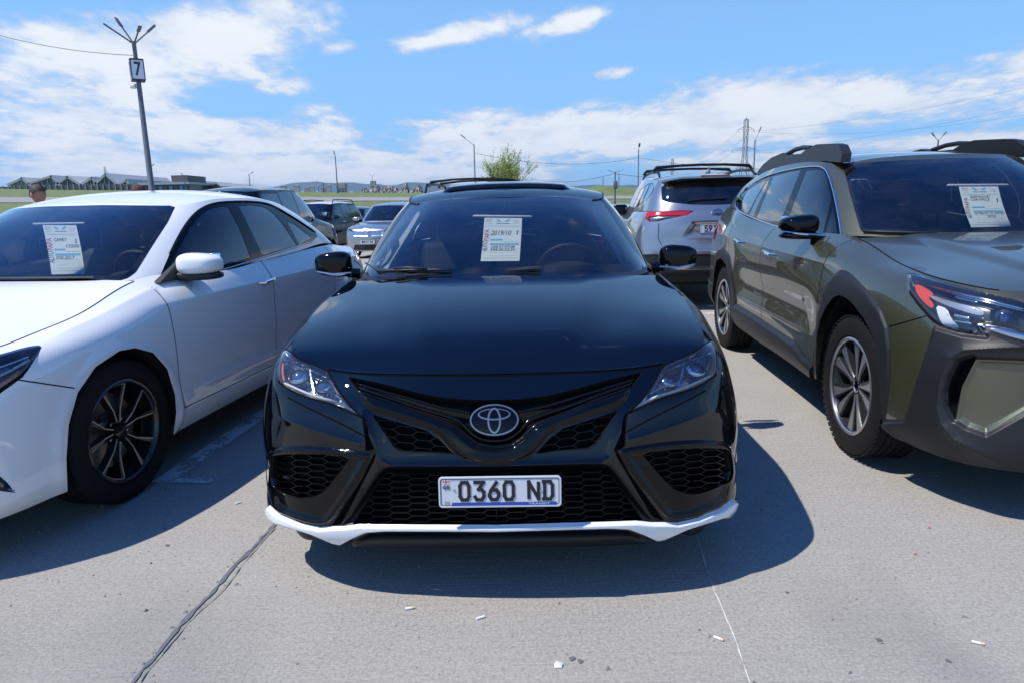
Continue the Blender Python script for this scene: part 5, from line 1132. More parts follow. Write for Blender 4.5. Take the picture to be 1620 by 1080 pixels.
# ---------------------------------------------------------------- the olive wagon
def build_outback():
    pose = (2.586, 2.432, radians(-4.0)); T = thing('wagon_car', 'olive green wagon with grey plastic cladding and chunky roof rails', 'car', (pose[0], pose[1], 0), pose[2])
    plan = [(0, 0), (.30, .015), (.55, .06), (.72, .13), (.83, .25), (.895, .42), (.925, .66), (.932, .93), (.935, 1.35), (.935, 1.9), (.938, 2.5), (.938, 3.0), (.935, 3.675), (.90, 4.25), (.80, 4.62), (.5, 4.80), (0, 4.85)]
    pr = {0: [(.06, .25), (.01, .31), (.0, .42), (.0, .55), (.0, .68), (.02, .80), (.06, .89), (.12, .935)],
          3: [(.06, .25), (.01, .31), (.0, .42), (.0, .55), (.005, .69), (.03, .81), (.07, .90), (.12, .945)],
          4: [(.05, .25), (.01, .31), (.0, .43), (.0, .56), (.01, .71), (.035, .83), (.08, .915), (.13, .955)],
          5: [(.04, .26), (.01, .32), (.0, .44), (.0, .58), (.01, .73), (.04, .85), (.09, .93), (.14, .968)],
          6: [(.03, .27), (.01, .33), (.0, .45), (.0, .60), (.005, .75), (.03, .88), (.09, .955), (.165, .985)],
          7: [(.04, .28), (.01, .34), (.0, .46), (.0, .61), (.0, .76), (.02, .90), (.09, .985), (.19, 1.015)],
          8: [(.05, .28), (.01, .34), (.0, .47), (.0, .62), (.0, .78), (.02, .93), (.08, 1.04), (.20, 1.095)],
          9: [(.05, .29), (.01, .35), (.01, .47), (.005, .62), (.0, .79), (.01, .94), (.06, 1.05), (.118, 1.108)],
          11: [(.05, .29), (.01, .35), (.01, .48), (.005, .63), (.0, .80), (.01, .96), (.055, 1.08), (.115, 1.15)],
          12: [(.05, .30), (.01, .36), (.005, .49), (.0, .65), (.0, .82), (.015, 1.0), (.06, 1.13), (.13, 1.21)],
          13: [(.05, .31), (.01, .38), (.0, .50), (.0, .66), (.0, .84), (.03, 1.02), (.09, 1.16), (.16, 1.25)],
          16: [(.06, .34), (.02, .40), (.0, .52), (.0, .68), (.02, .86), (.04, 1.02), (.06, 1.14), (.09, 1.21)]}
    base = [(0, 1.30, 1.09), (.3, 1.315, 1.09), (.52, 1.37, 1.095), (.655, 1.455, 1.10), (.735, 1.55, 1.10), (.79, 1.75, 1.10), (.82, 2.15, 1.108), (.825, 2.6, 1.128), (.822, 3.1, 1.16), (.805, 3.6, 1.205), (.775, 4.0, 1.24), (.72, 4.35, 1.25), (.55, 4.60, 1.22), (.35, 4.68, 1.21), (0, 4.72, 1.21)]
    top = [(0, 1.98, 1.572), (.25, 1.99, 1.568), (.45, 2.03, 1.553), (.555, 2.10, 1.537), (.605, 2.2, 1.545), (.63, 2.38, 1.562), (.64, 2.7, 1.575), (.645, 3.0, 1.572), (.64, 3.35, 1.56), (.625, 3.75, 1.53), (.60, 4.05, 1.50), (.56, 4.22, 1.48), (.45, 4.28, 1.485), (.3, 4.31, 1.49), (0, 4.33, 1.495)]
    LAMP = rnd([(1436, 430), (1470, 439), (1511, 451), (1560, 464), (1640, 486), (1640, 528), (1600, 521), (1545, 512), (1559, 531), (1523, 526.5), (1487, 517), (1465, 499), (1437, 463), (1435, 446)], 2)
    MK = chaikin([(1444, 447), (1453, 447), (1466, 455), (1475, 463), (1464, 468), (1474, 479), (1472, 487), (1462, 481), (1447, 463)], 1); HOOK = chaikin([(1476, 480), (1495, 486), (1501, 503), (1518, 519), (1497, 517), (1487, 513), (1480, 498)], 1); BAR = chaikin([(1464, 466), (1474, 465.5), (1501, 475), (1545, 485.5), (1556, 492), (1554, 499), (1528, 493.5), (1487, 479)], 1); BLK_ = [(1566, 484), (1615, 497), (1615, 514), (1590, 510), (1564, 503)]
    BLACK = [(1478, 514), (1487, 518), (1524, 528), (1560, 532), (1547, 513), (1580, 518), (1660, 535), (1900, 560), (1900, 950), (1370, 950), (1395, 662), (1430, 663)]
    INS = [(1544, 568), (1600, 570), (1700, 574), (1700, 610), (1640, 640), (1560, 685), (1530, 674), (1513, 662), (1522, 612)]
    VENT = [(1541, 564), (1519, 571), (1505, 598), (1500, 618), (1500, 642), (1511, 663), (1521, 612), (1544, 568)]
    WING = [(1543, 512), (1575, 515.5), (1640, 529), (1640, 549), (1600, 538), (1556, 523)]
    OPEN = [(1296, 790), (1295, 640), (1294, 580), (1295.7, 530), (1301, 505), (1310, 486), (1320, 472), (1330, 467), (1341, 471), (1352, 480), (1371, 505), (1384, 530), (1392, 570), (1397, 620), (1399, 670), (1402, 790)]
    CLAD = [(1286, 800), (1287, 560), (1289, 524), (1293, 495), (1299, 467), (1307, 448), (1318, 435), (1330, 426.5), (1340, 429), (1349, 435), (1374, 461), (1396.5, 492), (1406, 517.6), (1410, 552), (1409, 600), (1402, 660), (1410, 800)]
    RIM = [(1620, 548), (1560, 551), (1528, 553), (1508, 566), (1494, 600), (1488, 640), (1494, 668), (1512, 690), (1560, 712), (1640, 735)]
    LOWR = [(1405, 668), (1440, 700), (1480, 716), (1540, 727), (1605, 738), (1660, 745)]
    _w = pose_fn(*pose)
    def pdist(q, line):
        d = np.full(q.shape[:-1], 1e9)
        for a, b in zip(line[:-1], line[1:]): a = np.array(a, float); b = np.array(b, float); ab = b - a; t = np.clip(((q - a) @ ab) / (ab @ ab), 0, 1); d = np.minimum(d, np.linalg.norm(q - a - t[..., None] * ab, axis=-1))
        return d
    def clad_off(P):
        q = project(_w(P * np.array([-1, 1, 1]))); return (.014 + .020 * np.exp(-pdist(q, RIM) / 9) + .018 * np.exp(-pdist(q, LOWR) / 8)) * smooth(-sdist(q, BLACK) / 7) * smooth(sdist(q, INS) / 5) * smooth(sdist(q, VENT) / 5) * smooth(sdist(q, WING) / 4)
    SILL = [(1140, 462), (1170, 483), (1201, 502), (1240, 528), (1260, 541), (1274, 562), (1296, 584), (1297, 900), (1000, 900), (1000, 430)]
    WS = [(1333, 259.5), (1337, 275), (1347, 315), (1361, 363), (1364, 367), (1400, 369), (1620, 366), (1900, 360), (1900, 235), (1620, 247), (1450, 253)]
    WC = [(1347, 266), (1343, 272), (1348, 293), (1356, 330), (1366, 360), (1380, 363), (1620, 361), (1900, 355), (1900, 241), (1620, 253.5), (1450, 260)]
    DLO = [(1164, 320), (1176, 302.5), (1192, 290), (1213, 279), (1240, 271), (1268, 265.3), (1293, 263.5), (1304, 266), (1310, 274), (1317.5, 296), (1325, 330), (1331, 364), (1331, 376), (1326, 384), (1315, 385.5), (1290, 378), (1213, 353.5), (1172, 337), (1164.5, 329)]
    G1 = [(1243, 357), (1254, 325), (1275, 270.5), (1295, 268.5), (1303, 271), (1307, 279), (1315, 315), (1300, 374), (1280, 371)]
    G1B = [(1317, 324), (1325, 372), (1321, 378), (1304, 375)]
    G2 = [(1196, 345), (1223, 279.5), (1245, 273), (1266, 269), (1234, 351), (1215, 350.5)]; G2B = [(1185, 340), (1191, 342), (1217, 284), (1213, 287), (1196, 315)]; G3 = [(1170, 325), (1181, 303), (1195, 293), (1211, 285), (1182, 338), (1171, 332)]
    def crease(P, u, v):
        P = P.copy(); x, y, z = P[..., 0], P[..., 1], P[..., 2]; g = smooth((y - 1.25) / .3) * smooth((4.4 - y) / .4); zc_ = .93 + .022 * y
        P[..., 0] += g * .012 * np.exp(-np.abs(z - zc_) / .05); g2 = smooth((y - 1.36) / .25) * smooth((3.25 - y) / .25); P[..., 0] += -g2 * .022 * np.exp(-((z - .66) / .10) ** 2) + g2 * .012 * np.exp(-np.abs(z - .53) / .04)
        return P
    o = make_car(T, pose, -1, plan, pr, base, top, [.04, .04, .035, .02, .012, .015, .025, .03, .03, .03, .03, .02, .03, .035, .035],
        [dict(n='df', s='yz', p=[(1.36, 1.4), (1.36, .40), (2.42, .40), (2.50, .8), (2.52, 1.4)], u=(7, 13), m='olive_paint', name='door'),
         dict(n='dr', s='yz', p=[(2.42, .40), (3.20, .40), (3.34, .6), (3.45, .85), (3.50, 1.4), (2.52, 1.4), (2.50, .8)], u=(7, 13), m='olive_paint', name='door'),
         dict(n='black', s='px', p=BLACK, u=(0, 7), m='cladding', name='bumper_cladding', mode='both', off=lambda P, u, v: clad_off(P)),
         dict(n='wing', s='px', p=WING, u=(0, 6), m='satin_chrome', name='grille_wing', off=(.010, 6)),
         dict(n='ins', s='px', p=INS, u=(0, 6), m='olive_paint', name='bumper_insert', off=(-.014, 8)),
         dict(n='vent', s='px', p=VENT, u=(0, 6), m='pit_black', name='air_slot', off=(-.05, 4)),
         dict(n='grl', s='xz', p=[(0, .45), (.42, .47), (.50, .62), (.46, .78), (0, .80)], u=(0, 3), m='pit_black', name='grille', mode='both', off=(-.04, .03)),
         dict(n='lamp', s='px', p=LAMP, u=(0, 7)), dict(n='mk', s='px', p=MK, u=(0, 7)), dict(n='hook', s='px', p=HOOK, u=(0, 7)), dict(n='bar', s='px', p=BAR, u=(0, 7)), dict(n='blk', s='px', p=BLK_, u=(0, 7)),
         dict(n='sill', s='px', p=SILL, u=(8, 12), m='cladding', name='sill_cladding', off=(.028, 7)),
         dict(n='clad', s='px', p=CLAD, u=(4, 9), m='cladding', name='arch_cladding', off=(.012, 5)),
         dict(n='clad2', s='yz', p=[(3.15, 0), (3.15, .50), (3.27, .72), (3.42, .86), (3.66, .91), (3.93, .86), (4.1, .70), (4.17, .5), (4.17, 0)], u=(10, 14), m='cladding', name='arch_cladding', off=(.012, .02)),
         dict(n='rb', s='yz', p=[(4.17, 0), (4.17, .52), (5, .60), (5, 0)], u=(12, None), m='cladding', name='rear_bumper_cladding', mode='both', off=(.012, .02)),
         dict(n='tail', s='yz', p=[(4.22, .95), (4.9, .93), (4.9, 1.06), (4.50, 1.10), (4.25, 1.06)], u=(12, None), m='red_lens', name='tail_light', off=(.006, 0)),
         dict(n='arch', s='px', p=OPEN, u=(4, 9)), dict(n='arch2', s='yz', p=[(3.25, -1), (3.26, .40), (3.34, .64), (3.48, .77), (3.68, .81), (3.88, .77), (4.02, .62), (4.09, .4), (4.1, -1)], u=(10, 14))],
        [dict(n='ws', s='px', p=WS, u=(0, 6), m='frit_glass', name='windshield_border', mode='both', off=(.001, 0)), dict(n='wc', s='px', p=WC, u=(0, 6), m='windshield_glass', name='windshield', mode='both', off=(.001, 0)),
         dict(n='trim', s='px', p=DLO, u=(3, 13), m='gloss_black', name='window_trim', off=(-.002, 0))] + [dict(n='g%d' % k, s='px', p=g, u=(3, 13), m='side_glass' if k < 2 else 'privacy_glass', name='side_window', off=(-.003, 0)) for k, g in enumerate((G1, G1B, G2, G2B, G3))] +
        [dict(n='back', s='xz', p=[(0, 1.24), (.50, 1.25), (.57, 1.28), (.46, 1.475), (0, 1.485)], u=(11, None), m='privacy_glass', name='rear_window', mode='both', off=(.001, 0))],
        'olive_paint', ([.12, .3, .6, .9, 1.2, 1.45], [.94, .985, 1.035, 1.075, 1.105, 1.118]), ([1.98, 2.3, 2.8, 3.4, 4.0, 4.33], [1.572, 1.607, 1.632, 1.622, 1.56, 1.495]), ([4.3, 4.6, 4.8], [1.25, 1.23, 1.21]), nu=(560, 240), nv=(190, 80), boot_from=13, dense=(6, 330), post=crease,
        hood_extra=lambda V, a: (V.__setitem__((..., 2), V[..., 2] + .012 * smooth((.42 + .1 * np.clip(V[..., 1], 0, 1.4) - abs(V[..., 0])) / .10) * smooth((V[..., 1] - .2) / .3)), V)[1])
    seams(T, o, [('yz', [(1.365, 1.09), (1.36, .8), (1.362, .5), (1.365, .38)], 7, 13), ('yz', [(2.52, 1.11), (2.50, .8), (2.42, .42)], 8, 13), ('yz', [(3.20, .42), (3.34, .6), (3.45, .85), (3.50, 1.16)], 9, 13), ('px', [(1406.5, 516.5), (1430, 510), (1465, 500)], 3, 7)])
    S = o['S']; tu = np.linspace(S.tu[3], S.tu[8], 60); V, Fc = ribbon(S, np.c_[tu, np.full(60, S.V - .004)], .006); mesh('panel_gap', V, Fc, 'gap_black', T); mesh('panel_gap', *mirror(V, Fc), 'gap_black', T)
    for i, s in enumerate((1, -1)):
        sdl = lambda P: -sdist(o['pix'](P), LAMP); mm = lambda v_: v_ if s > 0 else mirror(*v_)
        L = mesh('headlight', *mm(part(o['body'], ['lamp', 'mk', 'hook', 'bar', 'blk'], lambda P, u, v: .006 * smooth(sdl(P) / 6))), 'lens_clear', T)
        mesh('bowl', *mm(part(o['body'], ['lamp', 'mk', 'hook', 'bar', 'blk'], lambda P, u, v: -.055 * smooth(sdl(P) / 8))), 'lamp_dark', L)
        for nm_, pn, m_, of in (('mk', 'side_marker', 'red_orange', -.014), ('hook', 'light_guide', 'lamp_white', -.016), ('bar', 'light_guide', 'lamp_silver', -.012), ('blk', 'projector_housing', 'gloss_black', -.03)): mesh(pn, *mm(part(o['body'], nm_, lambda P, u, v, of=of: of * smooth(sdl(P) / 5))), m_, L)
        for line, r, m in (([(1447, 437), (1475, 447), (1520, 459), (1580, 474), (1630, 487)], .006, 'lamp_chrome'), ([(1450, 441), (1520, 463), (1580, 478), (1630, 491)], .003, 'lamp_chrome'), ([(1490, 515), (1520, 523), (1550, 530)], .004, 'lamp_chrome'), ([(1506, 497), (1532, 503)], .012, 'lamp_chrome'), ([(1505, 506), (1535, 511)], .007, 'lamp_chrome'), ([(1508, 465), (1545, 475)], .006, 'lamp_blue')):
            P = at_surf(o, 'S', 'px', spline_line(line, 12), -.024, 0, 7); mb = MB(); mb.tube(P, r, 8); V = np.array(mb.V); mesh('reflector', *mm((V, mb.F)), m, L)
        P = at_surf(o, 'S', 'px', [(1589, 500)], -.030, 0, 7)[0]; N_ = np.array([.55, -.8, .2]); N_ /= np.linalg.norm(N_); q_ = Vector(N_).to_track_quat('Z', 'Y').to_matrix(); mb = MB(); V = [Vector(P) + q_ @ Vector((rr * cos(t), rr * sin(t), hh)) for rr, hh in ((.032, .0), (.030, .010), (.022, .018), (.012, .023), (.001, .024)) for t in np.linspace(0, 2 * pi, 20, endpoint=False)]; mb.add(V, [(k * 20 + j, k * 20 + (j + 1) % 20, k * 20 + 20 + (j + 1) % 20, k * 20 + 20 + j) for k in range(4) for j in range(20)]); mesh('projector', *mm((np.array(mb.V), mb.F)), 'lamp_blue', L)
        handle(o['df'][i], s, .932, 2.20, .945, 'chrome', .012, .20); handle(o['dr'][i], s, .932, 3.02, .985, 'chrome', .012, .20)
        e = bpy.data.objects.new('side_mirror', None); COL.objects.link(e); e.parent = T
        mirror_housing(e, s, (.945, 1.72, 1.165), (.225, .19, .125), 'gloss_black', taper=.35, lift=.0, power=.62)
        b = MB(); b.rbox((s * .945, 1.78, 1.17), (.18, .012, .095), .005); b.build('mirror_glass', 'mirror', e)
        mirror_housing(e, s, (.945, 1.72, 1.098), (.215, .16, .05), 'gloss_black', name='mirror_base')
        b = MB(); b.tube([(s * .80, 1.60, 1.10), (s * .88, 1.635, 1.105), (s * .96, 1.635, 1.112), (s * 1.05, 1.68, 1.125)], [.005, .006, .006, .004], 6); b.build('mirror_trim', 'chrome', e)
        b = MB(); b.tube([(s * .79, 1.66, 1.075), (s * .88, 1.69, 1.08)], [.028, .035], 8); b.build('mirror_arm', 'gloss_black', e)
    for z_ in (.52, .585, .65, .715):
        b = MB(); b.tube([(-.40, .02, z_), (-.2, .0, z_), (0, -.008, z_), (.2, .0, z_), (.40, .02, z_)], .011, 6); b.build('grille_bar', 'satin_black', T)
    b = MB(); f = lambda x, z, h: (x, -.018 - h, .64 + z); oval_ring(b, ell(0, 0, .075, .045, 32), .014, f, .012); b.build('emblem', 'chrome', T)
    # bright window surround
    P = at_surf(o, 'G', 'px', chaikin(DLO, 2), .003, 3, 13); mb = MB(); mb.tube(P, .0065, 6, closed=True); V = np.array(mb.V); mesh('window_surround', V, mb.F, 'chrome', T); mesh('window_surround', *mirror(V, mb.F), 'chrome', T)
    # roof rails, traced in side view at the rail's own plane
    def prof(pts, c): return [px_on_x(pose, a, b, -c) for a, b in pts]
    full = prof([(1338, 256), (1337, 243), (1328, 230), (1318, 227.5), (1290, 229), (1277, 235), (1268, 243.5), (1246, 246), (1238, 242), (1220, 250), (1209, 261), (1203, 272)], .575)
    z_at = lambda y: np.interp(y, [2.05, 2.3, 2.8, 3.4, 3.9, 4.2], [1.55, 1.578, 1.595, 1.583, 1.545, 1.50]) - .012
    ys = [p[0] for p in full]; lo = [(y, float(z_at(y))) for y in np.linspace(max(ys), min(ys), 14)]
    for s in (-1, 1):
        e = bpy.data.objects.new('roof_rail', None); COL.objects.link(e); e.parent = T
        b = MB(); poly = [(y, max(z, float(z_at(y)) + .012)) for y, z in full] + lo; b.prism(poly, .545, .605, lambda y, z, h: (s * (h - (z - 1.55) * .25), y, z)); b.build('rail_body', 'cladding', e, 25)
        bar = prof([(1280, 234.5), (1268, 234), (1256, 237), (1243, 244)], .575); b = MB(); b.tube([(s * .56, y, z) for y, z in bar], .017, 10); b.build('rail_bar', 'satin_black', e)
    b = MB(); b.box((0, 2.4, .36), (1.50, 4.0, .16)); b.box((0, .45, .38), (1.2, .5, .18)); b.build('underbody', 'underbody', T)
    light_block_pan(T, S, 5, .255, .55)
    arch_liner(T, [(.92, .40), (3.675, .40)], .455, .56, .92)
    for y in (.925, 3.678):
        for s in (-1, 1): wheel(T, s * .805, y, .3635, .250, .225, 'outback', s, .32)
    cabin(T, [(0, 1.36, 1.075), (.45, 1.42, 1.075), (.66, 1.53, 1.075)], 2.02, 1.075, (.37, 2.02, 1.02), 'seat_black', 1.53, head=1.30, floor=.55, seat_y=2.35, rear_y=3.15, shelf=(3.75, 4.3, 1.12))
    P = at_surf(o, 'G', 'px', [(1366, 368.5), (1400, 370), (1440, 371), (1480, 371.5)], .014, 0, 6); mb = MB(); mb.tube(P, .008, 6); mesh('wiper', *mirror(np.array(mb.V), mb.F), 'matte_black', T)
    return T, o
BLK = build_black()
WHT = build_white()
OUT = build_outback()
# ---------------------------------------------------------------- silver SUV seen from behind
def build_silver():
    dl = radians(-4.5); rx, ry, Ln = 2.47, 8.15, 4.95; pose = (rx - Ln * sin(dl), ry + Ln * cos(dl), pi + dl)
    T = thing('suv_car', 'silver SUV parked tail first with red wedge tail lamps and plate 591', 'car', (pose[0], pose[1], 0), pose[2])
    plan = [(0, 0), (.32, .02), (.56, .07), (.73, .16), (.85, .30), (.92, .50), (.955, .75), (.96, .95), (.96, 1.4), (.96, 1.9), (.963, 2.5), (.963, 3.1), (.962, 3.8), (.945, 4.35), (.87, 4.72), (.55, 4.90), (0, 4.95)]
    pr = {0: [(.05, .25), (.01, .31), (.0, .43), (.0, .56), (.01, .70), (.03, .82), (.06, .92), (.12, .99)], 4: [(.05, .25), (.01, .31), (.0, .43), (.0, .57), (.01, .72), (.035, .85), (.08, .95), (.14, 1.0)],
          7: [(.04, .27), (.01, .33), (.0, .46), (.0, .62), (.0, .77), (.02, .91), (.08, 1.01), (.16, 1.05)], 9: [(.05, .27), (.01, .34), (.01, .47), (.005, .63), (.0, .80), (.01, .95), (.06, 1.08), (.12, 1.13)],
          12: [(.05, .29), (.01, .36), (.005, .49), (.0, .66), (.0, .83), (.015, 1.0), (.06, 1.13), (.12, 1.19)], 13: [(.06, .32), (.01, .40), (.0, .53), (.0, .70), (.0, .86), (.03, 1.02), (.08, 1.14), (.13, 1.20)],
          14: [(.08, .34), (.02, .42), (.0, .55), (.0, .70), (.02, .86), (.05, 1.02), (.09, 1.14), (.13, 1.20)], 16: [(.08, .36), (.02, .44), (.0, .56), (.01, .70), (.05, .86), (.06, 1.02), (.10, 1.14), (.14, 1.20)]}
    base = [(0, 1.25, 1.05), (.3, 1.265, 1.05), (.54, 1.32, 1.06), (.68, 1.42, 1.07), (.765, 1.55, 1.08), (.82, 1.8, 1.10), (.845, 2.2, 1.125), (.848, 2.7, 1.14), (.845, 3.2, 1.16), (.835, 3.75, 1.185), (.82, 4.2, 1.20), (.75, 4.60, 1.20), (.60, 4.73, 1.20), (.35, 4.79, 1.20), (0, 4.81, 1.20)]
    top = [(0, 2.0, 1.63), (.25, 2.01, 1.625), (.46, 2.06, 1.61), (.565, 2.14, 1.595), (.615, 2.25, 1.60), (.64, 2.45, 1.62), (.65, 2.75, 1.63), (.655, 3.1, 1.63), (.655, 3.5, 1.62), (.65, 3.95, 1.60), (.64, 4.25, 1.58), (.60, 4.44, 1.565), (.50, 4.50, 1.575), (.3, 4.53, 1.585), (0, 4.54, 1.59)]
    RW = [(1046, 297), (1052, 292), (1062, 286.5), (1110, 283), (1240, 281), (1240, 324), (1120, 324.5), (1092, 324), (1054, 320), (1047, 316.5)]
    TL = [(1018.5, 338.5), (1024, 335.5), (1044, 332.5), (1075, 332.5), (1098.5, 333.7), (1088, 341), (1054, 347.5), (1041, 350.7), (1028, 352), (1021, 346)]
    PR = [(1096, 349.5), (1240, 346), (1240, 379), (1150, 377.5), (1080, 376), (1083, 368)]
    SW = [(1000, 331), (1013, 299.5), (1026, 290), (1033.5, 289.5), (1034.5, 300), (1030, 309), (1016.5, 323)]
    o = make_car(T, pose, 1, plan, pr, base, top, [.04, .04, .035, .02, .012, .015, .025, .03, .03, .03, .02, .015, .02, .025, .025],
        [dict(n='df', s='yz', p=[(1.45, 1.5), (1.42, .40), (2.55, .40), (2.60, 1.5)], u=(7, 13), m='silver_paint', name='door'), dict(n='dr', s='yz', p=[(2.55, .40), (3.30, .40), (3.55, .85), (3.60, 1.5), (2.60, 1.5)], u=(7, 13), m='silver_paint', name='door'),
         dict(n='low', s='px', p=[(900, 404), (1047, 402.5), (1300, 400), (1300, 424), (1047, 426), (900, 428)], u=(13, None), m='cladding', name='bumper_cladding', mode='both', off=(-.012, 4)),
         dict(n='und', s='px', p=[(900, 429.5), (1047, 427.5), (1300, 425.5), (1300, 520), (900, 520)], u=(13, None), m='underbody', name='under_valance', mode='both'),
         dict(n='tl', s='px', p=TL, u=(12, None), m='red_lens', name='tail_light', off=(.012, 3)), dict(n='tl2', s='px', p=[(1026, 344), (1041, 342.5), (1060, 342), (1080, 342), (1054, 347.5), (1041, 350.7), (1029, 351.5)], u=(12, None), m='lamp_back', name='reverse_lamp', off=(.012, 2)), dict(n='tl3', s='px', p=[(1044, 332.5), (1075, 332.5), (1098.5, 333.7), (1095, 336), (1044, 335.4)], u=(12, None), m='red_dark', name='tail_light_edge', off=(.013, 1.5)),
         dict(n='pr', s='px', p=PR, u=(13, None), m='silver_paint', name='plate_recess', mode='both', off=(-.035, 7)),
         dict(n='arch', s='yz', p=circ(.98, .38, .43), u=(4, 9)), dict(n='arch', s='yz', p=circ(3.83, .38, .43), u=(10, 14)),
         dict(n='hl', s='yz', p=[(.1, .75), (.7, .84), (.75, .92), (.1, .86)], u=(2, 7), m='lamp_back', name='headlight')],
        [dict(n='ws', s='xy', p=[(0, 1.27), (.50, 1.36), (.64, 1.46), (.52, 2.06), (.40, 2.0), (0, 1.97)], u=(0, 5), m='windshield_glass', name='windshield', mode='both'), dict(n='g', s='px', p=SW, u=(4, 12), m='gloss_black', name='window_trim'),
         dict(n='g1', s='px', p=[(1002, 328), (1013, 302), (1020, 296), (1012, 315), (1007, 326)], u=(4, 12), m='side_glass', name='side_window', off=(-.002, 0)), dict(n='g2', s='px', p=[(1009, 325.5), (1014, 314), (1022, 295), (1027, 292), (1017, 316), (1014, 322)], u=(4, 12), m='privacy_glass', name='side_window', off=(-.002, 0)), dict(n='g3', s='px', p=[(1017, 321), (1019, 315), (1029, 292), (1032.5, 291), (1033, 300), (1029, 308)], u=(4, 12), m='privacy_glass', name='side_window', off=(-.002, 0)),
         dict(n='rw', s='px', p=RW, u=(11, None), m='privacy_glass', name='rear_window', mode='both', off=(.001, 0))],
        'silver_paint', ([.12, .4, .8, 1.2, 1.45], [1.0, 1.05, 1.09, 1.11, 1.115]), ([2.0, 2.4, 3.0, 3.8, 4.54], [1.63, 1.675, 1.69, 1.665, 1.59]), ([4.0, 4.5, 4.8], [1.21, 1.21, 1.205]), nu=(260, 190), nv=(90, 56), boot_from=13)
    seams(T, o, [('px', [(1042, 353), (1042, 365), (1042, 378), (1047, 388)], 12, 15), ('px', [(1042, 300), (1042.5, 320), (1042, 332)], 12, 15)], sides=(1, -1), width=.008)
    P = at_surf(o, 'S', 'px', [(1048, 397.5), (1075, 397), (1105, 396.5), (1134, 396)], .004, 13, 16); P = P[P[:, 0] > -.02]; Pf = np.concatenate([P, (P * [-1, 1, 1])[::-1]]); mb = MB(); mb.tube(Pf, .010, 6); mb.build('bumper_strip', 'satin_chrome', T)
    # spoiler, brake lamp, wiper
    b = MB(); b.prism([(-.62, 4.36), (.62, 4.36), (.60, 4.60), (.40, 4.66), (-.40, 4.66), (-.60, 4.60)], 1.590, 1.612, lambda x, y, h: (x, y, h + .02 - .06 * (x / .62) ** 2)); b.build('spoiler', 'silver_paint', T)
    b = MB(); b.box((0, 4.668, 1.607), (.34, .012, .022)); b.build('brake_lamp', 'red_dark', T)
    P = at_surf(o, 'G', 'px', [(1088, 319.5), (1110, 316.5), (1134, 315.5)], .012, 11, 14); mb = MB(); mb.tube(np.concatenate([P, [[-.12, P[-1][1], P[-1][2] + .002]]]), .012, 6); mb.build('rear_wiper', 'satin_black', T)
    e = at_surf(o, 'S', 'px', [(1132, 337.5)], .006, 13, 16)[0]; toy_emblem(T, Vector((0, e[1], e[2])), Vector((-1, 0, 0)), Vector((0, -.15, 1)).normalized(), Vector((0, 1, .15)).normalized(), .066, .046, back='lamp_blue')
    q = at_surf(o, 'S', 'px', [(1130, 362)], -.028, 13, 16)[0]; pl, g = plate_body(T, (0, q[1], q[2]), .40, .105, 0, -1); x = -.145
    for ch in '591': mb = MB(); glyph(mb, ch, x, -.025, .03, .060, .0115, g); mb.build('plate_digit', 'plate_black', pl, 30); x += .050
    mb = MB(); mb.add([g(-.15, -.046, .001), g(.18, -.046, .001), g(.18, -.036, .001), g(-.15, -.036, .001)], [(0, 1, 2, 3)]); mb.build('plate_band', 'plate_blue', pl)
    # roof rails with two cross bars, aerial
    for s in (-1, 1):
        b = MB(); b.tube([(s * .60, 2.35, 1.655), (s * .595, 2.5, 1.70), (s * .59, 3.3, 1.715), (s * .59, 4.0, 1.69), (s * .60, 4.18, 1.63)], [.014, .018, .018, .018, .014], 8); b.build('roof_rail', 'satin_black', T)
        b = MB(); b.rbox((s * .905 - s * 0, 1.80, 1.20), (.24, .14, .17), .05); b.build('side_mirror', 'gloss_black', T)
    for y in (2.75, 3.85):
        b = MB(); b.tube([(-.64, y, 1.70), (-.60, y, 1.755), (-.3, y, 1.775), (0, y, 1.78), (.3, y, 1.775), (.60, y, 1.755), (.64, y, 1.70)], [.022, .022, .017, .017, .017, .022, .022], 8); b.build('cross_bar', 'satin_black', T)
    b = MB(); b.prism([(4.10, 0), (4.28, 0), (4.30, .035), (4.26, .065), (4.20, .045)], -.018, .018, lambda y, z, h: (h * (1 - z * 6), y, 1.648 + z)); b.build('roof_antenna', 'silver_paint', T)
    b = MB(); b.box((0, 2.45, .38), (1.55, 4.1, .2)); b.build('underbody', 'underbody', T); arch_liner(T, [(.98, .38), (3.83, .38)], .44, .58, .93)
    for y in (.98, 3.83):
        for s in (-1, 1): wheel(T, s * .83, y, .375, .245, .235, 'plain', s, .2, 40)
    cabin(T, [(0, 1.32, 1.04), (.45, 1.38, 1.04), (.66, 1.50, 1.04)], 2.05, 1.04, (.37, 2.05, 1.0), 'seat_black', 1.60, head=1.28, floor=.55, seat_y=2.4, rear_y=3.2, shelf=(3.85, 4.5, 1.05), lining='trim_dark')
    return T

